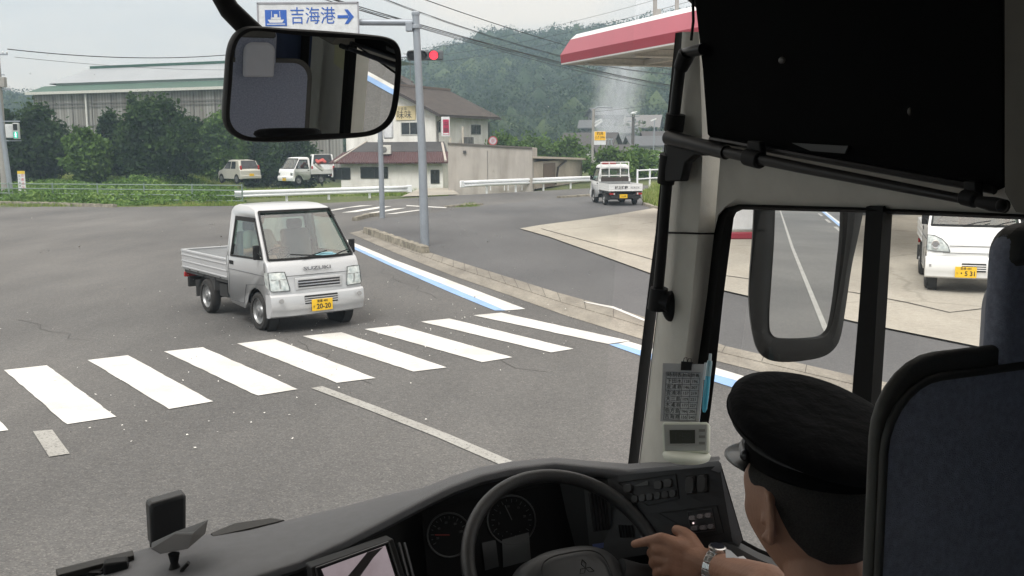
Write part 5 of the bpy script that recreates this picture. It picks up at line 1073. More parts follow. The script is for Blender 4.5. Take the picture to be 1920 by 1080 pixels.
# voxel-merged body builder
def capsule(mb, a, b, ra, rb, n=14):
    a, b = Vector(a), Vector(b); d = (b-a); L_ = d.length; d.normalize(); prof = [(ra*math.sin(math.pi/2*k/4), -ra*math.cos(math.pi/2*k/4)) for k in range(0, 5)]+[(rb*math.cos(math.pi/2*k/4), L_+rb*math.sin(math.pi/2*k/4)) for k in range(0, 5)]
    prof[0] = (1e-4, prof[0][1]); prof[-1] = (1e-4, prof[-1][1]); mb.lathe(prof, a, d, n)
def chain(mb, pts, n=14):
    for p, q in zip(pts, pts[1:]): capsule(mb, p[:3], q[:3], p[3], q[3], n)
def head_mb(mb, M, s=1.0):
    """M: matrix of the head centre; x = face forward, y = left, z = up"""
    def fn(v):
        x, y, z = v/s
        # jaw and chin narrowing, flat temples, face plane
        if z < 0: k = 1-.30*smst(-z/.115); y *= k; x *= (1-.10*smst(-z/.12)) if x > 0 else (1-.35*smst(-z/.12))
        if x > 0: y *= 1-.10*(x/.095)
        if x < 0 and z > -.02: x *= 1.05
        if x > 0: x *= 1.15
        def bump(cx, cy, cz, r, h): return h*math.exp(-(((y-cy)/r[0])**2+((z-cz)/r[1])**2)) if x > 0 else 0
        x += bump(0, 0, -.022, (.012, .022), .020)+bump(0, 0, -.035, (.018, .011), .012)   # nose
        x += bump(0, 0, .028, (.05, .012), .006)                                         # brow
        for q in (-1, 1): x += bump(0, q*.032, .006, (.016, .011), -.010)+bump(0, q*.038, -.025, (.02, .02), .003); y += q*(.004*math.exp(-((x-.05)**2+(z+.02)**2)/.0009))
        x += bump(0, 0, -.064, (.024, .005), .006)+bump(0, 0, -.076, (.022, .005), .006)+bump(0, 0, -.070, (.026, .002), -.004)+bump(0, 0, -.102, (.02, .014), .008)
        return Vector((x, y, z))*s
    tmp = MB(); tmp.ell((0, 0, 0), (.095*s, .077*s, .118*s), 56, 44, fn=fn)
    for q in (-1, 1):   # ears: cupped shells with rim and lobe
        pts = []
        for k in range(9):
            a = math.radians(-80+k*23); pts.append((-.006-.018*math.cos(a), q*(.078+.013*max(0, math.cos(a))), -.004+.031*math.sin(a), .0052))
        chain(tmp, [(p[0]*s, p[1]*s, p[2]*s, p[3]*s) for p in pts], 8)
        capsule(tmp, (.004*s, q*.074*s, -.034*s), (-.002*s, q*.082*s, -.030*s), .007*s, .0075*s); [capsule(tmp, (-.004*s, q*.074*s, zz_*s), (-.012*s, q*.081*s, zz_*s), .008*s, .0055*s) for zz_ in (.018, .010, .002, -.006, -.014, -.022)]; capsule(tmp, (.008*s, q*.075*s, -.004*s), (.007*s, q*.080*s, -.012*s), .004*s, .004*s)
    mb.add([M @ Vector(v) for v in tmp.v], tmp.f)
def fuse(o, vox, sm=4):
    r = o.modifiers.new('fuse', 'REMESH'); r.mode = 'VOXEL'; r.voxel_size = vox; r.use_smooth_shade = True
    s_ = o.modifiers.new('sm', 'SMOOTH'); s_.factor = .5; s_.iterations = sm
def seated_person(label, loc, rot, shirt, cap):
    """compact seated driver for a small truck; local x forward"""
    t = thing('person', label, 'person', loc, rot, None); mb = MB(); head_mb(mb, Matrix.Translation((.02, 0, .62)))
    chain(mb, [(0, 0, .46, .055), (.0, 0, .56, .055)]); chain(mb, [(0, 0, .05, .16), (-.02, 0, .25, .155), (-.02, 0, .36, .12)]); 
    for q in (-1, 1):
        chain(mb, [(-.02, q*.15, .40, .06), (.08, q*.22, .17, .046), (.31, q*.13, .24, .034), (.35, q*.12, .25, .03)]); chain(mb, [(0, q*.09, .03, .09), (.38, q*.11, .05, .07)])
        for k in range(4): chain(mb, [(.35, q*(.11+.018*k-.02), .27, .011), (.385, q*(.11+.018*k-.02), .275-.006*k, .010), (.385, q*(.11+.018*k-.02), .25, .009)], 8)
        chain(mb, [(.34, q*.085, .26, .012), (.37, q*.07, .28, .010)], 8)
    o = part('body', mb, M_SKIN, t, weld=False, fix=False); fuse(o, .007)
    mb = MB(); chain(mb, [(0, 0, .05, .175), (-.02, 0, .25, .17), (-.02, 0, .36, .13)]); chain(mb, [(-.02, -.15, .40, .072), (.06, -.20, .24, .06)]); chain(mb, [(-.02, .15, .40, .072), (.06, .20, .24, .06)]); chain(mb, [(-.02, -.15, .40, .072), (-.02, .15, .40, .072)])
    o = part('shirt', mb, shirt, t, weld=False, fix=False); fuse(o, .01)
    if cap: mb = MB(); mb.ell((.01, 0, .68), (.108, .092, .085), 24, 12, fn=lambda v: Vector((v.x, v.y, max(v.z, -.01)))); mb.ell((.11, 0, .675), (.075, .06, .010), 16, 8); part('cap', mb, cap, t)
    return t
TX, TY, TTH = -2.955, 14.12, -.912
t1 = kei_truck('pickup_truck', 'silver small pickup with number plate 20-20 turning across the junction', M_SIL, 'carry', ('す', '20-20'), 'SUZUKI', (TX, TY, .0), TTH); t1.scale = (.985, .945, .97)
c, s = math.cos(TTH), math.sin(TTH)
def tl(x, y, z): return (TX+c*x-s*y, TY+s*x+c*y, z)
M_KHA = mat('khaki_shirt', (.20, .20, .17), .85); M_GCAP = mat('grey_cap', (.09, .11, .12), .8)
seated_person('driver in a grey cap behind the screen of the silver truck', tl(-.58, -.36, .86), TTH, M_KHA, M_GCAP)
mb = MB(); mb.box((0, 0, 0), (.14, .30, .02)); t = thing('cloth', 'pale blue cloth lying on the dashboard of the silver truck', 'cloth', tl(.30, .22, 1.01), TTH); part('fold', mb, mat('blue_cloth', (.25, .45, .52), .8), t, bev=.008); mb = MB(); mb.box((0, 0, .02), (.10, .22, .02)); part('fold', mb, mat('blue_cloth', (.25, .45, .52), .8), t, bev=.008)
# far white truck seen from behind
fp = G(1163, 386); kei_truck('pickup_truck', 'white small pickup with guard frame driving away down the side road', M_WHT, 'van', None, None, (fp.x-.22, fp.y+2.6, 0), R(90+9), guard=True).scale = (.96, .96, .94)
far = [o for o in bpy.data.objects if o.get('label', '').startswith('white small pickup with guard')][0]
text('lettering', '村上建設', .14, M_TXT, frame((-2.895, .2, .78), (0, -1, 0), (0, 0, 1)), [c_ for c_ in far.children if c_.name.startswith('tail_gate')][0], bold=.004)
text('lettering', 'TEL 84-2156', .075, M_TXT, frame((-2.895, -.38, .78), (0, -1, 0), (0, 0, 1)), [c_ for c_ in far.children if c_.name.startswith('tail_gate')][0])
# white truck on the forecourt
rp2 = GZ(1752, 545, .03); kei_truck('pickup_truck', 'white small pickup with number plate 531 parked on the station forecourt', M_WHT, 'hijet', ('つ', '・5 31'), None, (rp2.x+.62, rp2.y+.1, .03), R(-90-19)).scale = (1, .98, 1.08)
# small pickup in the field
fp = P(560, 300, 66); kei_truck('pickup_truck', 'old small white pickup parked in the grass with square headlamps', M_WHT, 'old', ('あ', '41-63'), None, (fp.x-.38, fp.y-.6, .0), R(-90-38))
c0 = P(596, 300, 65); mb = MB(); mb.ell((0, 0, 0), (.36, .3, .13), 16, 8, fn=lambda v: Vector((v.x, v.y, v.z+.06*math.sin(v.x*14)+.05*math.cos(v.y*17)))); t = thing('tarpaulin', 'crumpled red tarpaulin heaped on the load of the field pickup', 'tarpaulin', (c0.x+.1, c0.y+.5, 1.45)); o = part('bundle', mb, mat('red_tarp', (.40, .07, .06), .7, var=.3, scale=5, bump=.8, bscale=8), t, smooth=60)
mb = MB(); mb.tube([(-.25, 0, -.12), (.02, .03, -.3), (.28, .06, -.52)], [.09, .13, .10], 10); t = thing('sack', 'pale tube shaped sack leaning on the load of the field pickup', 'sack', (c0.x-.05, c0.y+.5, 1.4)); part('sack_body', mb, mat('pale_sack', (.5, .5, .46), .8), t)
# hatchback and van
def hatch(name, label, cat, paint, loc, rot, L_, W_, H_, van=False):
    t = thing(name, label, cat, loc, rot); hw = W_/2
    if van: prof = [(0, .3), (.0, .75), (.25, .98), (.95, 1.75*H_/1.9), (1.3, H_), (L_-.15, H_-.02), (L_, H_*.62), (L_, .3)]; belt = H_*.52
    else: prof = [(0, .28), (.02, .62), (.12, .80), (.75, .93), (1.45, H_-.05), (2.0, H_), (L_-.42, H_-.07), (L_-.16, .95), (L_-.02, .86), (L_, .3)]; belt = .93
    mb = MB(); cols = [-1, -.9, -.5, 0, .5, .9, 1]; rows = []
    for x, z in prof:
        w = hw*(1-(.17*max(0, (z-belt))/(H_-belt))); rows.append([Vector((-x-(-.06*abs(s)**3 if x > L_/2 else .12*abs(s)**3), s*w, z)) for s in cols])
    mb.grid(rows)
    for s in (0, -1): mb.poly([r[s] for r in rows])
    body = part('body', mb, paint, t, bev=.04, smooth=45)
    n = len(prof); iw = 6 if not van else 5
    def inset(q, k=.12, off=(0, 0, 0)):
        c = sum(q, Vector())/len(q); return [p.lerp(c, k)+Vector(off) for p in q]
    a, b = rows[iw], rows[iw+1]; mb = MB(); mb.poly(inset([a[1], a[-2], b[-2], b[1]], .08, (-.07, 0, .03))); rw = part('rear_window', mb, M_DARK, t)
    mb = MB(); a, b = (rows[3], rows[4]) if not van else (rows[2], rows[3]); mb.poly(inset([a[1], a[-2], b[-2], b[1]], .08, (.06, 0, .05))); part('windscreen', mb, M_DARK, t)
    for s in (-1, 1):
        xs_ = ((1.05, 1.95), (2.05, L_-.75)) if not van else ((.85, 1.5), (1.6, 2.4), (2.5, L_-.2))
        for k, (x0, x1) in enumerate(xs_):
            zt_ = H_-.13; y0 = s*(hw+.006); y1 = s*(hw*(1-.17*(zt_-belt)/(H_-belt))+.008); xt = x0+(.45 if k == 0 else 0); xe = x1-(.12 if k == len(xs_)-1 else 0)
            mb = MB(); mb.poly([(-x0, y0, belt+.03), (-x1, y0, belt+.03), (-xe, y1, zt_), (-xt, y1, zt_)]); part('side_window', mb, M_DARK, t)
        mb = MB(); xr = L_-.03
        mb.box((-xr+(.17 if not van else 0), s*(hw-.10), 1.0 if not van else H_*.5), (.16, .11, .36 if not van else .3)); part('tail_lamp', mb, M_TAIL, t, bev=.03)
        mb = MB(); mb.box((-.12, s*(hw-.2), .66), (.14, .3, .16)); part('headlight', mb, M_LENS, t, bev=.04)
        for x in (.62, L_-.65):
            w_ = wheel(t, -x, s*(hw-.07), side=s)
            mb = MB(); mb.lathe([(.0, 0), (.33, 0), (.33, .015), (.0, .015)], (-x, s*(hw-.006), .29), (0, s, 0), 28); part('wheel_arch', mb, M_UND, t)
            mb = MB(); mb.lathe([(.0, .0), (.19, .0), (.19, .012), (.05, .03), (0, .03)], (-x, s*(hw+.012), .27), (0, s, 0), 24); part('wheel_cover', mb, M_RIM, t)
    mb = MB(); mb.box((-L_-.02, 0, .42), (.08, W_*.96, .22)); part('rear_bumper', mb, paint, t, bev=.03)
    mb = MB(); mb.box((-L_-.065 if not van else -L_-.02, 0, .56 if not van else .72), (.012, .33, .165)); part('number_plate', mb, M_YEL if not van else mat('plate_white', (.6, .6, .58), .5), t)
    return t
hp = P(452, 300, 68.5); hatch('hatchback', 'beige hatchback parked in front of the dark trees in the field', 'car', M_BEI, (hp.x-1.35, hp.y+1.35, .02), R(132), 3.45, 1.48, 1.56)
vp = P(607, 300, 70); hatch('van', 'white minivan seen from behind the small pickup in the field', 'van', M_WHT, (vp.x-.95, vp.y+3.4, 0), R(90+14), 3.9, 1.65, 1.88, van=True)
# ================================================================ BUS (local frame: x lateral right, y forward, z up; origin under the camera)
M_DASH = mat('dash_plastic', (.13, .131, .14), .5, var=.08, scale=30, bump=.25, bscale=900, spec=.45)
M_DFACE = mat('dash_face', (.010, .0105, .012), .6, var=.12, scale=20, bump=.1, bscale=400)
M_DPAN = mat('control_panel', (.018, .019, .022), .5, var=.1, scale=20)
M_TRIM = mat('grey_trim', (.60, .585, .53), .75, var=.05, scale=20, bump=.15, bscale=500)
M_CEIL = mat('ceiling_trim', (.55, .53, .49), .85, var=.08, scale=12)
M_SEAL = mat('window_seal', (.006, .006, .006), .7, spec=.15)
M_SHADE = mat('shade_fabric', (.0035, .0038, .004), .8, var=.1, scale=40, spec=.05)
M_PIPE = mat('black_pipe', (.008, .008, .009), .35, var=.1, scale=20, spec=.3)
M_FAB = mat('blue_seat_fabric', (.31, .33, .42), .9, var=.22, scale=160, bump=.5, bscale=900, sheen=.15)
M_LEA = mat('black_leather', (.065, .062, .056), .5, var=.2, scale=18, bump=.12, bscale=260)
M_CURT = mat('navy_curtain', (.05, .07, .13), .9, var=.1, scale=10)
M_COV = mat('white_cover', (.55, .55, .60), .9, var=.05, scale=9, bump=.3, bscale=30)
M_MIR = mat('mirror_surface', (.86, .88, .88), .0, 1, var=0)
M_WIN = glass('bus_glass', (.965, .975, .97), .045, 0.0)
bus = thing('bus', 'bus seen from inside with dark dashboard, blue driver seat, mirrors and black sun shade', 'bus', (0, 0, 0), BYAW)
WL = 1.28
V3 = Vector
def qd(lst, fn): return [fn(*p) for p in lst]
# windscreen surface
def wfwd(lat, z): e_ = abs(lat-.04)/1.22; return 2.52-.42*min(1.2, e_)**3.2-(z-1.7)*.14
zs_ = [1.45+.15*i for i in range(12)]
lats = [-1.2+.1*i for i in range(25)]
def pil_lat(z): return 1.24
mb = MB(); mb.grid([[V3((l, wfwd(l, z), z)) for l in lats] for z in zs_]); ws = part('windscreen', mb, M_WIN, bus, smooth=60)
rr = random.Random(11); mb = MB()
for k in range(230):
    if k % 3: px, py = rr.gauss(760, 330), rr.gauss(560, 130)
    else: px, py = rr.uniform(0, 1200), rr.uniform(0, 860)
    if not (0 < px < 1225 and 0 < py < 900): continue
    r_ = ray(px, py); lo = .5; hi = 4
    for _ in range(30):
        m_ = (lo+hi)/2; q = tob(CAM+r_*m_)
        if q.y < wfwd(q.x, q.z)-.004: lo = m_
        else: hi = m_
    q = tob(CAM+r_*lo); a = rr.uniform(.0005, .0011)*(1.5 if rr.random() < .12 else 1); pts = [q+V3((math.cos(t_)*a*rr.uniform(.7, 1.3), 0, math.sin(t_)*a*rr.uniform(.7, 1.3))) for t_ in (0, 1.05, 2.1, 3.14, 4.2, 5.2)]; mb.poly(pts)
o = part('specks', mb, mat('speck_pale', (.62, .60, .55), .8), ws, smooth=0, fix=False, weld=False); o['kind'] = 'stuff'; o['label'] = 'pale dirt specks stuck on the wind screen'
# shell: floor, roof, rear, left side, aft right side
mb = MB(); mb.box((.02, -1.2, .93), (2.5, 6.6, .06)); part('floor', mb, mat('bus_floor', (.16, .16, .165), .7), bus)
mb = MB(); mb.box((.02, -1.0, 3.22), (2.56, 6.4, .06)); mb.grid([[(-1.24, 2.6, 3.26), (1.3, 2.6, 3.26)], [(-1.24, 2.32, 3.0), (1.3, 2.32, 3.0)], [(-1.24, 1.5, 3.16), (1.3, 1.5, 3.16)]]); part('ceiling', mb, M_CEIL, bus)
mb = MB(); mb.box((.02, -4.4, 2.05), (2.5, .05, 2.4)); part('rear_wall', mb, M_CEIL, bus)
mb = MB(); mb.box((-1.24, -1.1, 1.35), (.06, 6.4, .85)); mb.box((-1.24, -1.1, 3.0), (.06, 6.4, .46))
for y in (2.1, .9, -.6, -2.2, -4.0): mb.box((-1.24, y, 2.3), (.06, .12, 1.1))
part('left_wall', mb, M_CEIL, bus)
mb = MB(); mb.box((-1.24, -1.0, 2.27), (.004, 6.0, 1.0)); part('left_window', mb, glass('tinted_glass', (.8, .83, .83), .05), bus)
mb = MB(); mb.grid([[(l, wfwd(l, 1.5)+.02, 1.32) for l in lats], [(l, wfwd(l, 1.5)+.03, .5) for l in lats]]); part('front_panel', mb, M_WHT, bus)
mb = MB(); mb.box((WL+.03, .32, 2.05), (.06, .88, 2.4)); mb.box((WL+.03, -2.3, 1.35), (.06, 4.4, 1.0)); mb.box((WL+.03, -2.3, 3.05), (.06, 4.4, .4)); [mb.box((WL+.03, y_, 2.3), (.06, .12, 1.2)) for y_ in (-1.5, -2.9, -4.3)]; mb.box((WL+.03, 1.2, .9), (.06, 2.2, .7)); part('right_wall', mb, M_TRIM, bus)
for q, w_, h_, cl in (((.60, 2.62), .15, .17, M_SW), ((.62, 2.47), .13, .07, mat('sticker_orange', (.55, .16, .05), .6)), ((.64, 2.33), .15, .13, mat('sticker_yellow', (.62, .6, .38), .6))):
    mb = MB(); mb.box((WL-.006, q[0], q[1]), (.004, w_, h_)); part('sticker', mb, cl, bus)
# pillar and header, traced on the side plane
rowsP = [ # y: gasket left, gasket right, ridge, trim right, seal right(glass edge)
 (60, 1276, 1284, 1296, 1330, 1396), (200, 1262, 1270, 1292, 1345, 1394), (300, 1252, 1260, 1290, 1350, 1390), (380, 1243, 1252, 1286, 1347, 1385), (437, 1238, 1248, 1284, 1339, 1374),
 (560, 1222, 1235, 1276, 1325, 1358), (692, 1206, 1219, 1263, 1307, 1342), (780, 1196, 1209, 1255, 1298, 1331), (860, 1187, 1199, 1248, 1290, 1322), (960, 1175, 1187, 1240, 1282, 1312)]
def PIL(px, py, k):   # k: 0 gasket outer .. 4 window edge -> lateral depth
    lat = (1.235, 1.215, 1.20, 1.235, 1.27)[k]; return BL(px, py, lat)
mb = MB(); mb.grid([[PIL(r[1], r[0], 1), PIL((r[1]+r[2]*1)/2+0, r[0], 1)+V3((-.012, 0, 0)), PIL(r[3], r[0], 2), PIL(r[3]+(r[4]-r[3])*.5, r[0], 2)+V3((.006, 0, 0)), PIL(r[4], r[0], 3)] for r in [(y, a, b, c, d, e) for (y, a, b, c, d, e) in rowsP]]) if False else None
mb.grid([[PIL(b, y, 1), PIL(b+(c-b)*.5, y, 1)+V3((-.014, 0, 0)), PIL(c, y, 2)+V3((-.012, 0, 0)), PIL(c+(d-c)*.5, y, 2)+V3((-.004, 0, 0)), PIL(d, y, 3)] for (y, a, b, c, d, e) in rowsP]); part('front_pillar', mb, M_TRIM, bus, smooth=70)
mb = MB(); mb.grid([[PIL(a, y, 0)+V3((.0, .02, 0)), PIL(a, y, 0), PIL(b, y, 1)+V3((-.004, -.004, 0))] for (y, a, b, c, d, e) in rowsP]); part('screen_gasket', mb, M_SEAL, bus)
i437 = BL(1262, 437, 1.19); i437b = BL(1339, 441, 1.232); mb = MB(); mb.tube([BL(1250, 436, 1.203), BL(1284, 437, 1.183), BL(1312, 438, 1.19), BL(1340, 438, 1.228)], .0022, 6); part('trim_joint', mb, M_SEAL, bus)
# window seal round the driver's window (rounded corner) and header trim
seal_out = [(1280, 1000), (1290, 860), (1298, 780), (1307, 692), (1325, 560), (1339, 437), (1347, 405), (1360, 390), (1385, 383), (1430, 384), (1620, 389), (1920, 402), (2100, 412)]
seal_in = [(1303, 1000), (1317, 860), (1331, 780), (1342, 692), (1356, 560), (1372, 437), (1376, 408), (1381, 398), (1392, 393), (1430, 394), (1620, 399), (1920, 412), (2100, 422)]
mb = MB(); mb.grid([[BL(a[0], a[1], 1.235), BL((a[0]+b[0])/2, (a[1]+b[1])/2, 1.228), BL(b[0], b[1], 1.245), BL(b[0], b[1], 1.285)] for a, b in zip(sub(seal_out, 3), sub(seal_in, 3))]); part('window_seal', mb, M_SEAL, bus, smooth=50)
top = [(1330, 40), (1500, 40), (1700, 40), (1880, 40), (2120, 40)]
mid_ = [(1345, 300), (1500, 318), (1700, 352), (1880, 372), (2120, 400)]; low = [(1339, 437), (1347, 405), (1360, 390), (1385, 383), (1430, 384), (1620, 389), (1760, 395), (1920, 402), (2120, 413)]
mb = MB()
r1 = [BL(1296+(x-1339)*.0, 60, 1.2) for x, y in low]
up1 = [BL(x if x > 1400 else 1345+(x-1339)*.9, 60, 1.22) for x, y in low]; up2 = [BL(x if x > 1400 else 1350+(x-1339)*.7, 300+(x-1340)*.12 if x > 1385 else 300, 1.205) for x, y in low]; up3 = [BL(x, y-14 if x > 1370 else y-3, 1.222) for x, y in low]; lw = [BL(x, y+1, 1.238) for x, y in low]
mb.grid([up1, up2, up3, lw]); part('header_trim', mb, M_TRIM, bus, smooth=60)
# side glazing + outer sill + mid pillar
gp = seal_in+[(2100, 1100), (1303, 1100)]
mb = MB(); mb.poly([BL(1300, 1010, 1.27), BL(1381, 392, 1.27), BL(1640, 396, 1.27), BL(1640, 1075, 1.27)]); mb.poly([BL(1640, 1075, 1.27), BL(1640, 396, 1.27), V3((1.27, .74, BL(1900, 408, 1.27).z)), V3((1.27, .74, 1.45))]); part('driver_window', mb, M_WIN, bus, smooth=0, fix=False)
mb = MB(); mb.grid([[BL(1624, 385, 1.235), BL(1656, 386, 1.225), BL(1674, 387, 1.262)], [BL(1612, 560, 1.235), BL(1645, 560, 1.225), BL(1664, 560, 1.262)], [BL(1597, 745, 1.235), BL(1634, 745, 1.225), BL(1652, 745, 1.262)], [BL(1575, 1080, 1.235), BL(1612, 1080, 1.225), BL(1632, 1080, 1.262)]]); part('window_divider', mb, M_SEAL, bus, smooth=60)
mb = MB(); mb.grid([[V3((1.262, .70, 1.4)), V3((1.262, .70, 2.42))], [V3((1.25, .78, 1.4)), V3((1.25, .78, 2.42))], [V3((1.27, .80, 1.4)), V3((1.27, .80, 2.42))]]); part('window_divider', mb, M_SEAL, bus)
sill = [(1280, 985), (1340, 1000), (1372, 1008), (1420, 1034), (1500, 1068), (1640, 1130)]
mb = MB(); mb.grid([[BL(x, y, 1.275), BL(x, y+3, 1.235), BL(x, y+13, 1.21), BL(x, y+40, 1.20), BL(x, y+120, 1.19)] for x, y in sub(sill, 3)]); part('window_sill', mb, mat('sill_dark', (.045, .047, .05), .5, spec=.5), bus, smooth=60)
mb = MB(); mb.grid([[BL(x, y-7, 1.272), BL(x, y+2, 1.265)] for x, y in sub(sill, 3)]); part('window_seal', mb, M_SEAL, bus)
def smooth_open(p, n=4):
    o = []; q = [p[0]]+list(p)+[p[-1]]
    for i in range(1, len(q)-2):
        a, b, c, d = q[i-1], q[i], q[i+1], q[i+2]
        for k in range(n):
            t_ = k/n; o.append(tuple(.5*((2*b[j])+(-a[j]+c[j])*t_+(2*a[j]-5*b[j]+4*c[j]-d[j])*t_*t_+(-a[j]+3*b[j]-3*c[j]+d[j])*t_**3) for j in (0, 1)))
    return o+[tuple(p[-1])]
# outer side mirror: deep rounded housing, glass facing back
f_side = 2.02
def MS(px, py, dv=0.0): return BFW(px, py, f_side+dv+(px-1510)*-.0006)
ho = [(1417, 330), (1412, 440), (1406, 520), (1405, 570), (1411, 620), (1421, 655), (1440, 673), (1470, 679), (1510, 676), (1545, 668), (1566, 652), (1577, 628), (1586, 575), (1597, 500), (1610, 440), (1622, 380), (1630, 330)]
hi_ = [(1455, 330), (1452, 440), (1447, 520), (1443, 580), (1443, 612), (1446, 624), (1454, 632), (1468, 634), (1500, 634), (1535, 632), (1550, 625), (1560, 608), (1570, 560), (1580, 500), (1587, 440), (1591, 380), (1594, 330)]
ho = smooth_open(ho); hi_ = smooth_open(hi_)
mb = MB(); mb.grid([[MS(*a, .15)*1.0 if False else MS(a[0]+(1510-a[0])*.25, a[1]+(500-a[1])*.1, .16), MS(a[0]-2, a[1], .08), MS(*a, .0), MS((a[0]*.5+b[0]*.5), (a[1]*.5+b[1]*.5), -.012), MS(b[0]+(b[0]-1510)*.06, b[1]+2, -.006), MS(*b, .008)] for a, b in zip(ho, hi_)]); mb.poly([MS(a[0]+(1510-a[0])*.25, a[1]+(500-a[1])*.1, .16) for a in ho])
smh = part('side_mirror', mb, mat('mirror_housing', (.014, .016, .017), .6, spec=.3, var=.1), bus, smooth=60)
gl = [MS(*b, .006) for b in hi_]; cen = MS(1512, 500, .006); xa = BFW(1590, 500, f_side); 
mb = MB(); tgt = V3((1.62, -30, -1.2)); inn = (cen-V3((0, 0, CH))).normalized(); outv = V3((.02, -1, -.088)).normalized(); nrm = (outv-inn).normalized()
pts = []
for b in hi_:
    q = MS(*b, .006); d_ = (q-V3((0, 0, CH))); tt = (cen-V3((0, 0, CH))).dot(nrm)/d_.dot(nrm); pts.append(V3((0, 0, CH))+d_*tt)
mb.poly(pts); part('mirror_glass', mb, M_MIR, smh, smooth=0, fix=False)
mb = MB(); a = MS(1520, 345, .08); mb.tube([a, a+V3((-.02, .12, .30)), V3((1.2, 2.25, 3.1))], .022, 10); part('mirror_arm', mb, M_PIPE, smh)
# rear view mirror
mc_ = BFW(588, 158, 2.3); ml = [(420, 215), (424, 150), (428, 100), (437, 72), (452, 56), (475, 50), (540, 54), (620, 59), (700, 66), (730, 71), (746, 82), (753, 104), (752, 150), (746, 200), (736, 228), (715, 247), (682, 257), (600, 263), (520, 267), (465, 265), (440, 256), (425, 240)]
C0 = V3((0, 0, CH)); q1 = BFW(500, 225, 1.93); tg = V3((.93, 1.10, 2.13)); inn = (q1-C0).normalized(); nrm = V3((math.sin(.06)*math.cos(.16), -math.cos(.06)*math.cos(.16), -math.sin(.16)))
def MM(px, py, dv=0.0):
    d_ = tob(ray(px, py)); return C0+d_*((mc_-C0).dot(nrm)/d_.dot(nrm))-nrm*dv
cx_, cy_ = 588, 158
def shr(p, k): 
    dx, dy = p[0]-cx_, p[1]-cy_; l_ = math.hypot(dx, dy); return (cx_+dx*(l_-k)/l_, cy_+dy*(l_-k)/l_)
def smooth_loop(p, n=4):
    o = []; m_ = len(p)
    for i in range(m_):
        a, b, c, d = p[i-1], p[i], p[(i+1) % m_], p[(i+2) % m_]
        for k in range(n):
            t_ = k/n; o.append(tuple(.5*((2*b[j])+(-a[j]+c[j])*t_+(2*a[j]-5*b[j]+4*c[j]-d[j])*t_*t_+(-a[j]+3*b[j]-3*c[j]+d[j])*t_**3) for j in (0, 1)))
    return o
ml = smooth_loop(ml); mb = MB(); ml_ = ml+[ml[0]]
mb.grid([[MM(*shr(p, 40), .05), MM(*shr(p, 4), .045), MM(*p, .02), MM(*p, .002), MM(*shr(p, 3), -.006), MM(*shr(p, 10), -.004), MM(*shr(p, 12), .002)] for p in ml_]); mb.poly([MM(*shr(p, 40), .05) for p in ml]); rm = part('rear_view_mirror', mb, M_BLK, bus, smooth=60)
mb = MB(); mb.poly([MM(*shr(p, 11), .0015) for p in ml]); part('mirror_glass', mb, M_MIR, rm, smooth=0, fix=False)
mb = MB(); mb.tube([MM(520, 90, .06), BFW(462, 50, 2.33), BFW(430, 18, 2.34), BFW(408, -20, 2.35), BFW(395, -80, 2.36), BFW(390, -300, 2.3)], [.02, .024, .023, .022, .022, .022], 12); part('mirror_arm', mb, M_BLK, rm, smooth=60)
# sun shade with rails
mb = MB(); sh_ = [(1296, -60), (1307, 40), (1317, 130), (1326, 252), (1335, 262), (1500, 293), (1860, 358), (1874, 352), (1880, 338), (1880, -60)]
mb.prism([BL(x, y, 1.175) for x, y in sh_], V3((.012, 0, 0))); sd_ = part('sun_shade', mb, M_SHADE, bus, smooth=0, bev=.002)
mb = MB(); mb.tube([BL(1333, 261, 1.172), BL(1865, 357, 1.172)], .006, 8); part('hem_bar', mb, M_PIPE, sd_)
mb = MB(); mb.prism([BL(1484, 268, 1.168), BL(1590, 274, 1.168), BL(1584, 288, 1.168), BL(1520, 283, 1.168)], V3((.004, 0, 0))); part('shade_label', mb, mat('label_grey', (.03, .03, .03), .5), sd_)
mb = MB(); mb.ell(BL(1466, 113, 1.165), (.003, .009, .006), 12, 8); mb.ell(BL(1706, 209, 1.168), (.003, .004, .006), 12, 8); part('press_stud', mb, mat('stud_grey', (.05, .045, .04), .4), sd_)
rail = thing if False else None
mb = MB(); rp_px = [(1318, 92), (1300, 96), (1284, 100), (1276, 120), (1270, 170), (1265, 215), (1259, 265), (1252, 330), (1246, 400), (1240, 480), (1234, 545)]; mb.tube([BL(x, y, 1.165) for x, y in rp_px], .0115, 14); gr_ = part('shade_rail', mb, M_PIPE, bus, smooth=60)
mb = MB(); mb.tube([BL(1267, 214, 1.165), BL(1263, 246, 1.165)], .020, 14); part('collar', mb, M_BLK, gr_, smooth=60); mb = MB(); mb.tube([BL(1256, 290, 1.165), BL(1248, 344, 1.165)], [.021, .018], 14); part('collar', mb, M_BLK, gr_, smooth=60); mb = MB(); mb.tube([BL(1288, 100, 1.165), BL(1276, 128, 1.165)], [.018, .015], 12); part('elbow', mb, M_BLK, gr_, smooth=60); mb = MB(); mb.prism([BL(1246, 300, 1.15), BL(1254, 250, 1.15), BL(1345, 268, 1.15), BL(1345, 292, 1.15), BL(1300, 292, 1.15), BL(1284, 306, 1.15), BL(1276, 340, 1.15), BL(1246, 340, 1.15)], V3((.02, 0, 0))); part('bracket', mb, M_BLK, gr_, bev=.003, smooth=50)
mb = MB(); mb.tube([BL(1254, 258, 1.148), BL(1300, 270, 1.146), BL(1362, 286, 1.144)], [.016, .0145, .0135], 14); part('sleeve', mb, M_PIPE, gr_, smooth=60)
mb = MB(); mb.tube([BL(1355, 284, 1.144), BL(1500, 314, 1.144), BL(1700, 353, 1.144), BL(1830, 378, 1.144)], [.0105, .0095, .0075, .0065], 14); part('cross_bar', mb, M_PIPE, gr_, smooth=60)
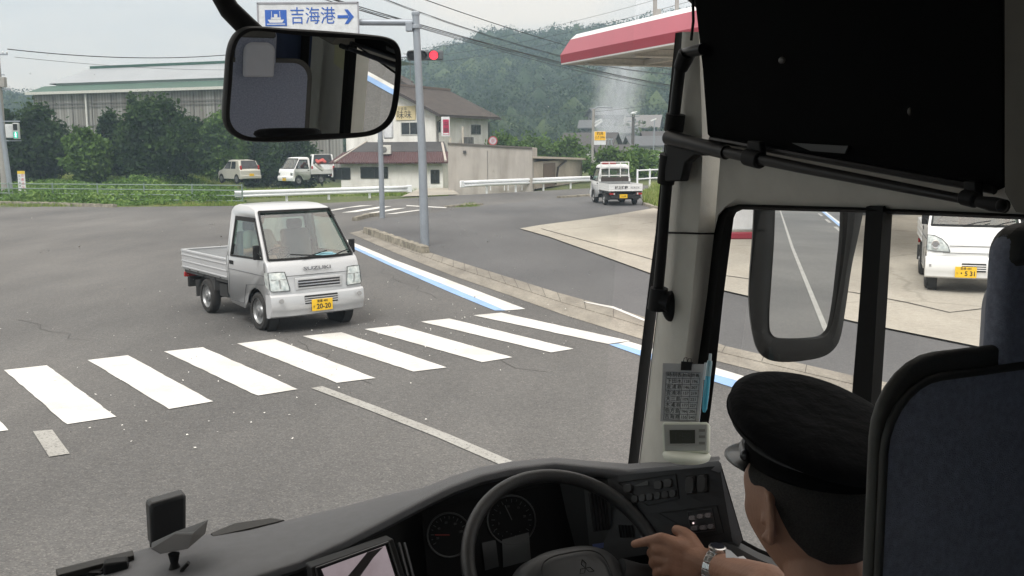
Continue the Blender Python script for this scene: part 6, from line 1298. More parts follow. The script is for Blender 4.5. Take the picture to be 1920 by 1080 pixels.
for x, y, l_ in ((1413, 297, 1.144), (1818, 372, 1.144)):
    mb = MB(); c = BL(x, y, l_); k = 1.0 if x < 1500 else .72; mb.tube([BL(x-14, y-3, l_), BL(x+14, y+4, l_)], .0155*k, 14); mb.prism([BL(x-13, y-34, l_+.004), BL(x+11, y-32, l_+.004), BL(x+14, y+2, l_+.004), BL(x-13, y-2, l_+.004)], V3((.014, 0, 0))); part('clip', mb, M_BLK, gr_, bev=.003, smooth=50)
mb = MB(); mb.tube([BL(1835, 378, 1.142), BL(1862, 383, 1.142), BL(1886, 387, 1.142)], [.008, .010, .009], 12); mb.ell(BL(1878, 386, 1.138), (.008, .008, .009), 12, 8); part('end_knob', mb, M_BLK, gr_, smooth=60)
mb = MB(); mb.tube([BL(1236, 540, 1.165), BL(1232, 580, 1.165)], [.019, .021], 14); mb.tube([BL(1234, 562, 1.165), BL(1256, 568, 1.18)], [.017, .02], 12); mb.ell(BL(1257, 574, 1.19), (.018, .021, .034), 16, 12); part('suction_mount', mb, M_BLK, gr_, smooth=60)
mb = MB(); mb.tube([BL(1298, -60, 1.16), BL(1300, 40, 1.16), BL(1296, 76, 1.16)], .003, 6); part('pull_cord', mb, M_BLK, gr_)
# duct right of the shade
mb = MB(); mb.prism([BL(1884, -80, 1.12), BL(2100, -80, 1.12), BL(2100, 420, 1.12), BL(1905, 398, 1.12), BL(1884, 360, 1.12)], V3((.1, 0, 0))); part('header_duct', mb, mat('duct_dark', (.15, .14, .12), .85), bus, smooth=0)
# ---------------------------------------------------------------- dashboard
S_px = [(-60, 1190), (100, 1083), (205, 1050), (275, 1028), (380, 1003), (520, 980), (640, 951), (740, 925), (800, 913), (850, 893), (900, 877), (960, 867), (1040, 861), (1100, 867), (1180, 872), (1260, 866), (1345, 860)]
Lp = [(-60, 1330), (120, 1210), (260, 1160), (330, 1135), (440, 1095), (560, 1057), (650, 1016), (735, 972), (800, 938), (850, 914), (900, 895), (960, 881), (1040, 871), (1100, 877), (1180, 885), (1265, 878), (1352, 869)]
def fS(px): return float(np.interp(px, [-60, 275, 640, 900, 1040, 1180, 1345], [2.38, 2.38, 2.36, 2.28, 2.18, 2.03, 1.78]))
def fL(px): return float(np.interp(px, [-60, 330, 650, 850, 900, 1040, 1180, 1352], [1.93, 1.93, 1.95, 1.99, 2.0, 1.99, 1.88, 1.66]))
Sq = [BFW(x, y, fS(x)) for x, y in sub(S_px, 4)]; Lq = [BFW(x, y, fL(x)) for x, y in sub(Lp, 4)]
rows = []
for s_, l_ in zip(Sq, Lq):
    r_ = [s_+V3((0, .10, -.14)), s_+V3((0, .03, -.012)), s_]
    for k in range(1, 5): f_ = k/5; r_.append(s_.lerp(l_, f_)+V3((0, 0, .010*math.sin(math.pi*f_))))
    r_ += [l_+V3((0, .008, .003)), l_, l_+V3((0, -.004, -.010)), l_+V3((0, .004, -.020)), l_+V3((0, .05, -.032))]
    rows.append(r_)
mb = MB(); mb.grid(rows); dash = part('dashboard', mb, M_DASH, bus, smooth=50)
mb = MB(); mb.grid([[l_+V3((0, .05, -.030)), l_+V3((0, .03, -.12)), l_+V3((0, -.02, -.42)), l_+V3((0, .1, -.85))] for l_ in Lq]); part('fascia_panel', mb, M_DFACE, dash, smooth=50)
# right end cap of the dashboard
e0 = Lq[-1]; mb = MB(); mb.poly([e0+V3((0, 0, -.01)), Sq[-1], Sq[-1]+V3((0, .1, -.5)), BFW(1392, 1012, 1.60)]); part('end_cap', mb, M_DASH, dash, smooth=0)
# cluster
FC = {}
def plane4(tl, tr, br, bl_, fw):
    q = [BFW(p[0], p[1], f) for p, f in zip((tl, tr, br, bl_), fw)]
    def at(u, v, off=0.0):
        a = q[0].lerp(q[1], u); b = q[3].lerp(q[2], u); p = a.lerp(b, v); n = (q[1]-q[0]).cross(q[3]-q[0]).normalized(); n = n if n.y < 0 else -n; return p+n*off
    return at, q
cl, q = plane4((790, 955), (1105, 895), (1115, 1090), (805, 1120), (1.99, 2.02, 1.95, 1.93)); mb = MB(); mb.grid([[cl(i/4, j/4) for i in range(5)] for j in range(5)]); cluster = part('instrument_cluster', mb, mat('cluster_black', (.004, .0042, .005), .6, spec=.15, var=.1), dash, smooth=0)
def inv(at, px, py, off=.003):
    """u,v on plane nearest to a pixel"""
    best = None
    u = v = .5
    for _ in range(40):
        p = at(u, v); 
        def pj(p_): w = BR*p_.x+BF_*p_.y+V3((0, 0, p_.z))-CAM; d_ = w.dot(_D); return (960+FPX*w.dot(_RT)/d_, 540-FPX*w.dot(_UP)/d_)
        a = pj(p); b = pj(at(u+.01, v)); c = pj(at(u, v+.01)); J = np.array([[(b[0]-a[0])/.01, (c[0]-a[0])/.01], [(b[1]-a[1])/.01, (c[1]-a[1])/.01]]); dd_ = np.linalg.solve(J, np.array([px-a[0], py-a[1]])); u += float(dd_[0]); v += float(dd_[1])
    return at(u, v, off)
M_MARK = mat('dial_marks', (.075, .08, .08), .5); M_NRED = mat('needle_red', (.30, .03, .02), .5); M_DIM = mat('display_grey', (.055, .06, .062), .3)
for cx, cy, R_, nd, red, nm in ((841, 1003, 36, (-1.6, .0), True, 'speedometer'), (958, 975, 40, (-.9, -1.9), False, 'tachometer')):
    mb = MB()
    for k in range(17):
        a = math.radians(150+k*15); r0 = R_*.86 if k % 2 else R_*.78; p, q_ = inv(cl, cx+math.cos(a)*r0, cy+math.sin(a)*r0*1.05), inv(cl, cx+math.cos(a)*R_*.94, cy+math.sin(a)*R_*.99); mb.bar(p, q_, .0012, .0012)
    gg = part('gauge', mb, M_MARK, cluster, label=None)
    mb = MB(); l_ = math.hypot(*nd); p = inv(cl, cx, cy, .005); q_ = inv(cl, cx+nd[0]/l_*R_*.75, cy+nd[1]/l_*R_*.75, .005); mb.bar(p, q_, .002, .0015); part('needle', mb, M_NRED if red else M_MARK, cluster)
    mb = MB(); pr = [inv(cl, cx+math.cos(k*math.pi/14)*R_*1.12, cy+math.sin(k*math.pi/14)*R_*1.15, .002) for k in range(28)]; mb.tube(pr+[pr[0]], .0022, 6, cap=False); part('gauge_ring', mb, mat('ring_dark', (.016, .017, .018), .35), cluster)
    for k in range(5):
        a = math.radians(165+k*45); c = inv(cl, cx+math.cos(a)*R_*.62, cy+math.sin(a)*R_*.66, .004); text('lettering', str(k*(20 if red else 5)+(20 if red else 0)), .007, M_MARK, frame(c, cl(.6, .5)-cl(.4, .5), cl(.5, .4)-cl(.5, .6)), cluster, ext=.0002)
mb = MB(); mb.poly([inv(cl, *p, .004) for p in ((940, 1012), (990, 998), (994, 1050), (942, 1064))]); part('display', mb, M_DIM, cluster, smooth=0)
mb = MB(); mb.poly([inv(cl, *p, .004) for p in ((902, 1018), (928, 1012), (934, 1062), (908, 1070))]); part('display', mb, mat('display_dark', (.03, .032, .034), .3), cluster, smooth=0)
mb = MB()
for k in range(7): c = inv(cl, 925+k*8, 997+(k % 3)*4, .004); mb.box(c, (.002, .001, .0015))
part('indicator', mb, M_MARK, cluster)
# right control panel
cpn, q = plane4((1140, 893), (1353, 873), (1394, 1013), (1130, 1052), (1.92, 1.66, 1.62, 1.87)); mb = MB(); mb.grid([[cpn(i/6, j/6, -.0) for i in range(7)] for j in range(7)]); cp_ = part('control_panel', mb, M_DPAN, dash, smooth=0)
def outline(px4, r, m_, parent, nm, at=cpn, off=.002):
    mb = MB(); p = [inv(at, *q, off) for q in px4]; n_ = len(p)
    for i in range(n_): mb.bar(p[i], p[(i+1) % n_], r, r)
    return part(nm, mb, m_, parent)
def button(x, y, w, h, m_, nm='button', parent=None, at=cpn, thick=.006):
    mb = MB(); f_ = [inv(at, x+a*w/2, y+b*h/2-a*w*.045, thick) for a, b in ((-1, -.6), (-.6, -1), (.6, -1), (1, -.6), (1, .6), (.6, 1), (-.6, 1), (-1, .6))]; b_ = [inv(at, x+a*w*.56, y+b*h*.56-a*w*.045, 0) for a, b in ((-1, -.6), (-.6, -1), (.6, -1), (1, -.6), (1, .6), (.6, 1), (-.6, 1), (-1, .6))]
    mb.add(f_+b_, [tuple(range(8))]+[(i, (i+1) % 8, 8+(i+1) % 8, 8+i) for i in range(8)]); return part(nm, mb, m_, parent or cp_, smooth=0)
M_BTN = mat('button_grey', (.05, .05, .052), .35); M_BLIT = mat('button_pale', (.24, .22, .23), .4, var=.4, scale=400); M_SEAM = mat('panel_seam', (.004, .004, .004), .6)
outline([(1160, 905), (1268, 889), (1274, 935), (1215, 948)], .0018, M_SEAM, cp_, 'audio_frame')
mb = MB(); mb.prism([inv(cpn, *p, .002) for p in ((1190, 911), (1216, 901), (1217, 909), (1195, 912))], cpn(.5, .5, .001)-cpn(.5, .5, 0)); part('volume_scale', mb, M_MARK, cp_, smooth=0)
for x, y in ((1179, 916), (1236, 910), (1254, 906)): button(x, y, 14, 15, M_BTN)
for k in range(6): button(1192+k*14.2, 936-k*2.1, 11, 12, M_BTN)
for x, y in ((1297, 910), (1319, 907)): button(x, y, 15, 30, M_BTN, 'rocker_switch', thick=.010); outline([(x-9, y-17), (x+8, y-18), (x+10, y+15), (x-7, y+17)], .002, M_SEAM, cp_, 'switch_bezel')
outline([(1236, 962), (1345, 948), (1358, 1000), (1315, 1008)], .0012, M_SEAM, cp_, 'panel_seam')
outline([(1290, 959), (1336, 954), (1343, 994), (1297, 1000)], .0015, mat('seam_light', (.06, .06, .065), .4), cp_, 'button_frame')
for x, y in ((1300, 971), (1315, 968), (1330, 966), (1304, 990), (1320, 989), (1335, 987), (1207, 985), (1210, 1006), (1226, 1004)): button(x, y, 11, 8, M_BLIT, 'lit_button')
mb = MB(); mb.ell(inv(cpn, 1302, 981, .004), (.0022, .002, .0022), 8, 6); part('indicator_lamp', mb, mat('lamp_pale', (.9, .7, .7), .4, emit=.6), cp_)
for k in range(5): mb = MB(); mb.bar(inv(cpn, 1162+k*6, 985, .003), inv(cpn, 1165+k*6, 1008, .003), .003, .003); part('vent_slot', mb, M_SEAM, cp_)
# air vent between cluster and panel, blue sticker
vt, q = plane4((1094, 906), (1140, 900), (1152, 1052), (1108, 1056), (1.93, 1.90, 1.86, 1.90)); mb = MB(); mb.grid([[vt(0, 0), vt(1, 0)], [vt(0, 1), vt(1, 1)]]); vp_ = part('vent_panel', mb, mat('vent_panel', (.035, .036, .038), .5), dash, smooth=0)
mb = MB(); mb.prism([inv(vt, *p, .002) for p in ((1103, 924), (1136, 918), (1144, 992), (1113, 997))], vt(.5, .5, .002)-vt(.5, .5, 0)); av = part('air_vent', mb, M_SEAM, vp_, smooth=0)
for k in range(5): mb = MB(); mb.bar(inv(vt, 1108+k*6.2, 924-k, .006), inv(vt, 1116+k*6.2, 994-k, .006), .003, .006); part('vent_fin', mb, M_DPAN, av) if False else part('vent_fin', mb, mat('fin_dark', (.02, .02, .021), .4), vp_)
mb = MB(); mb.prism([inv(vt, *p, .002) for p in ((1111, 1020), (1147, 1015), (1149, 1024), (1113, 1029))], vt(.5, .5, .001)-vt(.5, .5, 0)); st = part('blue_sticker', mb, mat('sticker_blue', (.08, .11, .30), .5), vp_, smooth=0)
# monitor
mn, q = plane4((583, 1064), (738, 1010), (775, 1130), (600, 1180), (1.86, 1.88, 1.80, 1.78)); mb = MB(); mb.prism([mn(0, 0), mn(1, 0), mn(1, 1), mn(0, 1)], V3((0, .05, -.01))); mo = part('monitor', mb, M_BLK, dash, bev=.003, smooth=0)
mb = MB(); mb.poly([inv(mn, *p, .003) for p in ((602, 1068), (722, 1024), (752, 1120), (640, 1160))]); part('screen', mb, mat('screen_painted_reflection', (.115, .092, .098), .25, var=.1, scale=9, emit=.9, col2=(.17, .145, .155), spec=.4), mo, smooth=0)  # reflection on the glass painted in as pinkish colour with a weak glow
mb = MB(); mb.poly([inv(mn, *p, .004) for p in ((688, 1037), (718, 1027), (700, 1046), (676, 1080), (640, 1120), (636, 1100), (668, 1062))]); part('painted_reflection_streak', mb, mat('screen_reflection_dark', (.03, .025, .027), .3), mo, smooth=0)  # dark diagonal of that reflection, painted as a flat patch
outline([(592, 1066), (728, 1017), (760, 1120), (610, 1170)], .003, mat('bezel_grey', (.05, .05, .053), .4), mo, 'bezel', at=mn)
for px in (748, 758): mb = MB(); mb.bar(BFW(px, 1018, 1.90), BFW(px+22, 1100, 1.83), .004, .006); part('trim_strip', mb, M_DASH, dash)
# defroster vent, cables and gadgets on the left of the dashboard
mb = MB(); mb.prism([BFW(x, y, f) for x, y, f in ((395, 1004, 2.36), (440, 985, 2.40), (508, 975, 2.40), (534, 979, 2.37), (470, 994, 2.33), (400, 1010, 2.33))], V3((0, 0, .006))); dv = part('defroster_vent', mb, mat('vent_dark', (.018, .016, .014), .6), dash, bev=.002, smooth=0)
mb = MB(); mb.prism([BFW(x, y, f) for x, y, f in ((105, 1078, 2.32), (250, 1042, 2.34), (252, 1052, 2.30), (110, 1090, 2.28))], V3((0, 0, .014))); part('defroster_vent', mb, mat('vent_dark', (.018, .016, .014), .6), dash, bev=.002, smooth=0)
c = BFW(315, 975, 2.40); t = thing('sensor_box', 'upright black box with rounded corners standing at the foot of the wind screen', 'camera unit', tuple(BR*c.x+BF_*c.y+V3((0, 0, c.z-.1))), BYAW+.12); mb = MB(); h_ = (1010-941)/1900*2.42
mb.prism([(-.040, 0, -.0+.058), (.040, 0, .070), (.046, 0, .075+.10), (-.040, 0, .165)], V3((0, .05, 0))); o = part('case', mb, mat('case_black', (.022, .023, .025), .45), t, bev=.009); o.location = (0, 0, -.02)
mb = MB(); mb.box((0, .03, .02), (.07, .06, .07)); part('foot', mb, M_BLK, t, bev=.01)
t = thing('dash_camera', 'black wedge shaped device on a suction foot on the dashboard', 'camera', tuple(P(330, 1050, 2.12))); 
def ow(px, py, d): return P(px, py, d)
mb = MB(); mb.add([ow(283, 1018, 2.16), ow(330, 996, 2.22), ow(368, 987, 2.22), ow(392, 972, 2.16), ow(386, 1000, 2.10), ow(352, 1030, 2.08), ow(300, 1040, 2.10), ow(282, 1030, 2.12), ow(330, 1000, 2.12), ow(362, 1000, 2.10)],
        [(0, 1, 8), (1, 2, 9, 8), (2, 3, 9), (0, 8, 7), (8, 9, 5, 6), (7, 8, 6), (9, 3, 4, 5), (0, 7, 6, 5, 4, 3, 2, 1)]); part('body', mb, mat('wedge_black', (.012, .012, .013), .5), t, world=True, bev=.003, smooth=20)
mb = MB(); mb.lathe([(.012, 0), (.008, -.02), (.016, -.045), (.024, -.05)], ow(326, 1038, 2.12), (0, 0, 1), 14); mb.lathe([(.034, 0), (.030, .008), (.01, .012)], ow(326, 1074, 2.14), (0, 0, 1), 18); mb.bar(ow(340, 1070, 2.10), ow(354, 1055, 2.10), .014, .006); part('suction_foot', mb, M_BLK, t, world=True, smooth=50)
t = thing('cable_box', 'small black box with a looped cable on the left of the dashboard', 'cable box', tuple(P(216, 1062, 2.2))); mb = MB(); mb.box(P(218, 1062, 2.2), (.05, .035, .03), Matrix.Rotation(.3, 3, 'Z')); part('box', mb, M_BLK, t, world=True, bev=.005)
mb = MB(); mb.tube([P(175, 1075, 2.2), P(190, 1070, 2.2), P(202, 1056, 2.2), P(210, 1049, 2.21), P(218, 1048, 2.21), P(222, 1056, 2.2)], .0035, 8); mb.tube([P(120, 1082, 2.2), P(150, 1078, 2.2), P(180, 1074, 2.2), P(190, 1078, 2.19)], .0045, 8); mb.box(P(182, 1075, 2.2), (.03, .02, .012)); part('cable', mb, M_BLK, t, world=True)
# steering wheel
WC = V3((.111*math.cos(BYAW)+1.98*math.sin(BYAW), -.111*math.sin(BYAW)+1.98*math.cos(BYAW), 1.655)); WB = R(48); wup = V3((0, math.sin(WB), math.cos(WB))); wr = V3((1, 0, 0)); wn = wr.cross(wup).normalized(); wn = wn if wn.y < 0 else -wn
def WH(a, b, c=0.0): return WC+wr*a+wup*b+wn*c
mb = MB(); N_ = 72; ri = []; Rw = .212
for i in range(N_+1): a = 2*math.pi*i/N_; cdir = wr*math.cos(a)+wup*math.sin(a); ri.append([WC+cdir*(Rw+.0145*math.cos(b_))+wn*.0165*math.sin(b_) for b_ in [2*math.pi*k/14 for k in range(15)]])
mb.grid(ri); sw = part('steering_wheel', mb, mat('wheel_leather', (.028, .028, .029), .42, var=.15, scale=40, bump=.2, bscale=500), bus, smooth=80)
mb = MB(); pad = []
for j in range(9):
    f_ = j/8; pad.append([WH((.128*f_ if True else 0)*math.copysign(abs(math.cos(a))**.75, math.cos(a)), -.035+(.082 if math.sin(a) > 0 else .10)*f_*math.copysign(abs(math.sin(a))**.85, math.sin(a)), .028-.030*f_**3-(.03 if j == 8 else 0)) for a in [2*math.pi*k/48 for k in range(49)]])
mb.grid(pad); part('hub_pad', mb, mat('pad_plastic', (.045, .047, .050), .5, var=.05), sw, smooth=70)
mb = MB(); mb.tube([WH(.074*math.copysign(abs(math.cos(a))**.6, math.cos(a)), -.035+.052*math.copysign(abs(math.sin(a))**.6, math.sin(a))-.0, .0262) for a in [2*math.pi*k/40 for k in range(41)]], .0016, 6); part('pad_groove', mb, M_SEAM, sw)
for k, (a0, a1) in enumerate((((-.11, -.03), (-.205, -.05)), ((.11, -.03), (.205, -.05)), ((-.05, -.12), (-.1, -.19)), ((.05, -.12), (.1, -.19)))): mb = MB(); mb.tube([WH(*a0, .005), WH((a0[0]+a1[0])/2, (a0[1]+a1[1])/2, -.002), WH(*a1, 0)], [.022, .015, .012], 12); part('spoke', mb, mat('pad_plastic', (.045, .047, .050), .5), sw, smooth=60)
emc = WH(.022, -.022, .0275); L_ = .019
for k in range(3):
    a = math.radians(90+120*k); d1 = wr*math.cos(a)+wup*math.sin(a); d2 = wr*math.cos(a+math.radians(30))+wup*math.sin(a+math.radians(30)); d3_ = wr*math.cos(a-math.radians(30))+wup*math.sin(a-math.radians(30)); p = [emc, emc+d2*L_*.58, emc+d1*L_, emc+d3_*L_*.58]; mb = MB()
    for i in range(4): mb.bar(p[i], p[(i+1) % 4], .0017, .0014)
    part('emblem', mb, M_SEAM, sw)
mb = MB(); mb.tube([WH(0, -.03, -.02), WH(0, -.12, -.35)], [.05, .07], 14); part('steering_column', mb, M_DFACE, bus)
# driver's seat
SF = .695
def ST(px, py, dv=0.0): return BFW(px, py, SF+dv)
zr = lambda px, py: ST(px, py)
L0 = ST(1616, 1000, .012).x; T0 = ST(1780, 652).z; cxs = .905; hw = cxs-L0
def rrect(x0, x1, z0, z1, r, y, n=7, dip=0.0):
    pts = [V3((x0, y, z0)), V3((x1, y, z0))]
    for k in range(n+1): a = math.pi/2*k/n; pts.append(V3((x1-r+r*math.cos(a), y, z1-r+r*math.sin(a))))
    for k in range(n+1): a = math.pi/2+math.pi/2*k/n; pts.append(V3((x0+r+r*math.cos(a), y, z1-r+r*math.sin(a))))
    return pts
mb = MB(); mb.prism(rrect(cxs-hw, cxs+hw, 1.25, T0-.004, .075, SF), V3((0, .012, 0))); seat = part('driver_seat', mb, M_LEA, bus, bev=.005, smooth=60)
seat.modifiers['bevel'].segments = 4
mb = MB(); pr = rrect(cxs-hw+.007, cxs+hw-.007, 1.22, T0-.026, .066, SF); mb.prism([p+V3((0, -.004, 0)) for p in pr], V3((0, .006, 0))); o = part('back_panel', mb, M_FAB, seat, bev=.002, smooth=60)
mb = MB(); ctr = [p+V3((0, -.004, 0)) for p in pr]; mb.tube(ctr[2:]+[ctr[0]], .0042, 8); part('piping', mb, mat('piping_grey', (.04, .038, .036), .5), seat, smooth=60)
HX0 = ST(1838, 600, .022).x; HZ1 = ST(1890, 428).z; hwh = cxs-HX0
mb = MB(); mb.prism(rrect(cxs-hwh, cxs+hwh, T0-.03, HZ1, .032, SF-.004), V3((0, .026, 0))); hr = part('headrest', mb, M_FAB, seat, bev=.010, smooth=60); hr.modifiers['bevel'].segments = 4
mb = MB(); mb.prism(rrect(cxs-hwh+.003, cxs+hwh-.003, HZ1-.04, HZ1+.003, .032, SF-.007), V3((0, .032, 0))); o = part('headrest_top', mb, M_LEA, seat, bev=.012, smooth=60)
mb = MB(); mb.prism(rrect(cxs-hwh+.022, cxs+hwh-.012, T0-.07, HZ1-.05, .035, SF+.026), V3((0, .02, 0))); part('headrest_cover', mb, M_COV, seat, bev=.01, smooth=60)
mb = MB(); mb.prism(rrect(cxs-hw+.022, cxs+hw-.022, 1.3, T0-.02, .06, SF+.013), V3((0, .004, 0))); part('front_padding', mb, M_FAB, seat, bev=.001, smooth=60); mb = MB(); mb.box((cxs, SF+.28, 1.36), (.50, .5, .14)); part('seat_cushion', mb, M_FAB, seat, bev=.04); mb = MB(); mb.box((cxs, SF+.25, 1.12), (.4, .4, .34)); part('seat_base', mb, M_BLK, seat, bev=.02)
# curtain behind the driver
mb = MB(); mb.grid([[V3((x, .40+.012*math.sin(x*60), z)) for z in (1.4, 3.1)] for x in [.62+.02*i for i in range(32)]]); part('curtain', mb, M_CURT, bus, smooth=70)
mb = MB(); mb.tube([(1.20, .55, 2.95), (1.17, .5, 2.62), (1.19, .45, 2.2), (1.2, .4, 1.5)], .018, 8); mb.box((1.19, .52, 2.62), (.04, .05, .08)); part('seat_belt', mb, M_BLK, bus)
# ---------------------------------------------------------------- small things near the pillar
def tri(p0, px_dir, py_dir): return frame(p0, px_dir, py_dir)
def wpt(p): return BR*p.x+BF_*p.y+V3((0, 0, p.z))
d_ = 2.12
q = [P(1243, 681, d_), P(1322, 683, d_-.03), P(1311, 792, d_-.03), P(1238, 790, d_)]
t = thing('timetable_card', 'printed timetable in a clear holder on the grey pillar above the clock', 'timetable', tuple(q[3])); n_ = (q[1]-q[0]).cross(q[3]-q[0]).normalized(); n_ = n_ if n_.y < 0 else -n_
mb = MB(); mb.prism([p-n_*.004 for p in q], n_*.004); part('holder', mb, mat('holder_grey', (.40, .39, .39), .25, spec=.7), t, world=True, smooth=0)
def cq(u, v, o_=0.0): return q[0].lerp(q[1], u).lerp(q[3].lerp(q[2], u), v)+n_*o_
mb = MB(); mb.poly([cq(.10, .15, .0012), cq(.93, .15, .0012), cq(.9, .97, .0012), cq(.08, .97, .0012)]); pp = part('paper', mb, mat('paper_print', (.55, .56, .58), .7, var=.05), t, world=True, smooth=0)
mb = MB()
for k in range(9): mb.bar(cq(.1, .15+.1025*k-.001, .0016), cq(.92, .15+.1025*k, .0016), .0004, .0009)
for u_ in (.10, .50, .70, .91): mb.bar(cq(u_, .15, .0016), cq(u_-.012, .97, .0016), .0008, .0004)
part('table_lines', mb, mat('print_grey', (.10, .10, .11), .7), t, world=True)
for k, (a, b, c) in enumerate((('時刻表', '始発', '終着'), ('下田水', '128', '196'), ('友浦港', '146', '207'), ('宮浦港', '157', '219'), ('大三島', '109', '221'), ('木浦港', '177', '227'), ('伯方島', '166', '206'), ('吉海港', '155', '240'))):
    for u_, s_, w_ in ((.30, a, .0105), (.60, b, .0085), (.80, c, .0085)):
        text('lettering', s_, w_, M_TXT, frame(cq(u_, .20+.1025*k, .0018), q[1]-q[0], q[0]-q[3]), pp, ext=.0002, world=True)
mb = MB(); mb.prism([cq(.44, -.04, .004), cq(.70, -.03, .004), cq(.69, .11, .006), cq(.45, .11, .006)], -n_*.012); mb.tube([cq(.48, -.02, 0), cq(.5, -.10, .0), cq(.56, -.11, 0), cq(.58, -.02, 0)], .0008, 6); mb.tube([cq(.58, -.02, 0), cq(.60, -.09, .0), cq(.66, -.09, 0), cq(.68, -.02, 0)], .0008, 6); part('binder_clip', mb, M_BLK, t, world=True, smooth=0)
t = thing('pen', 'light blue ballpoint pen clipped upright beside the timetable', 'pen', tuple(P(1322, 772, 2.07))); dd_ = 2.07
mb = MB(); mb.tube([P(1320, 773, dd_), P(1321, 766, dd_), P(1324, 735, dd_), P(1327, 705, dd_)], [.0025, .0055, .0065, .006], 12); part('barrel', mb, mat('pen_blue', (.05, .38, .55), .25, coat=.6), t, world=True, smooth=60)
mb = MB(); mb.tube([P(1327, 705, dd_), P(1330, 682, dd_), P(1331, 676, dd_)], [.006, .006, .005], 12); part('upper_barrel', mb, mat('pen_clear', (.25, .42, .48), .15, coat=.6), t, world=True, smooth=60)
mb = MB(); mb.tube([P(1331, 677, dd_), P(1332, 663, dd_)], [.0032, .003], 10); mb.tube([P(1323, 680, dd_-.012), P(1320, 712, dd_-.012)], [.0025, .002], 8); part('push_button', mb, mat('pen_white', (.5, .58, .62), .3), t, world=True, smooth=60)
# digital clock
dk = 2.06; q = [P(1240, 791, dk), P(1330, 791, dk-.03), P(1329, 850, dk-.05), P(1243, 851, dk-.02)]; n_ = (q[1]-q[0]).cross(q[3]-q[0]).normalized(); n_ = n_ if n_.y < 0 else -n_
t = thing('digital_clock', 'cream digital clock with grey display standing on the dashboard corner', 'clock', tuple(q[3])); M_CRM = mat('cream_plastic', (.62, .64, .55), .45, var=.04)
def kq(u, v, o_=0.0): return q[0].lerp(q[1], u).lerp(q[3].lerp(q[2], u), v)+n_*o_
mb = MB(); mb.prism([kq(u, v, 0) for u, v in ((.06, 0), (.94, 0), (.98, .03), (1, .1), (1, .9), (.98, .97), (.94, 1), (.06, 1), (.02, .97), (0, .9), (0, .1), (.02, .03))], -n_*.022); part('case', mb, M_CRM, t, world=True, bev=.004, smooth=40)
mb = MB(); mb.prism([kq(.05, .09, .001), kq(.95, .09, .001), kq(.95, .91, .001), kq(.05, .91, .001)], -n_*.003); part('face', mb, mat('clock_face', (.38, .39, .37), .4), t, world=True, bev=.001, smooth=0)
mb = MB(); mb.prism([kq(.13, .21, .002), kq(.75, .21, .002), kq(.75, .75, .002), kq(.13, .75, .002)], -n_*.003); part('display_bezel', mb, mat('bezel_silver', (.36, .36, .35), .35), t, world=True, smooth=0)
mb = MB(); mb.poly([kq(.17, .26, .003), kq(.71, .26, .003), kq(.71, .69, .003), kq(.17, .69, .003)]); dp = part('display', mb, mat('lcd', (.055, .06, .05), .25), t, world=True, smooth=0)
text('lettering', '1:52', .022, mat('lcd_digit', (.02, .022, .02), .4), frame(kq(.44, .48, .0035), q[1]-q[0], q[0]-q[3]), dp, ext=.0001, world=True)
for k in range(3): mb = MB(); mb.prism([kq(.79, .24+.2*k, .003), kq(.92, .24+.2*k, .003), kq(.92, .32+.2*k, .003), kq(.79, .32+.2*k, .003)], -n_*.003); part('button', mb, mat('clock_button', (.19, .19, .18), .4), t, world=True, smooth=0)
mb = MB(); c = kq(.5, 1.02, -.01); mb.lathe([(.046, -.006), (.048, 0), (.044, .006), (.03, .008)], c, (0, 0, 1), 28); o = part('stand', mb, M_CRM, t, world=True, smooth=60)
# folded white paper on the sill
t = thing('paper', 'folded white paper tucked beside the driver arm on the window sill', 'paper', tuple(P(1390, 1060, 1.9))); mb = MB(); mb.prism([P(x, y, d) for x, y, d in ((1362, 1036, 1.97), (1372, 1040, 1.95), (1385, 1052, 1.92), (1396, 1050, 1.92), (1415, 1068, 1.88), (1425, 1090, 1.84), (1365, 1090, 1.9))], V3((0, .01, .004))); part('sheet', mb, mat('white_paper', (.7, .7, .72), .8), t, world=True, smooth=0)
# ---------------------------------------------------------------- the driver
HC = BFW(1522, 945, 1.06); hrot = 0.06
drv = thing('person', 'bus driver in a black peaked cap with one hand on the steering wheel', 'person', tuple(wpt(V3((.9, .95, 1.45)))), BYAW)
do = V3((.9, .95, 1.45))
def D_(p): return V3(p)-do     # bus frame -> driver frame
hl = D_(HC); HM = Matrix.Translation(hl) @ Matrix.Rotation(math.pi/2+hrot, 4, 'Z') @ Matrix.Rotation(R(6), 4, 'Y')
def hp_(px, py, d, r=None):
    v_ = D_(tob(P(px, py, d))); return (v_.x, v_.y, v_.z, r) if r else v_
mb = MB(); head_mb(mb, HM, 1.03)
nk = hl+V3((0, -.035, -.08)); chain(mb, [(nk.x, nk.y, nk.z, .058), (nk.x, nk.y-.02, nk.z-.06, .060), (nk.x, nk.y-.03, nk.z-.12, .07)])
ty = nk.y-.04; sz = nk.z-.155; sx_ = nk.x
chain(mb, [(sx_, ty, sz-.06, .115), (sx_, ty+.01, sz-.25, .155), (sx_, ty+.02, sz-.42, .16)], 20); chain(mb, [(sx_-.15, ty, sz-.02, .062), (sx_+.15, ty, sz-.02, .062)])
# left arm to the wheel
rimA = None
e_l = (sx_-.235, ty+.10, sz-.27, .048)
wrist = hp_(1345, 1062, 2.02, .0285); fore = hp_(1440, 1098, 1.83, .039)
chain(mb, [(sx_-.17, ty, sz-.03, .062), (sx_-.22, ty+.05, sz-.17, .054), e_l, fore, hp_(1385, 1078, 1.93, .033), wrist])
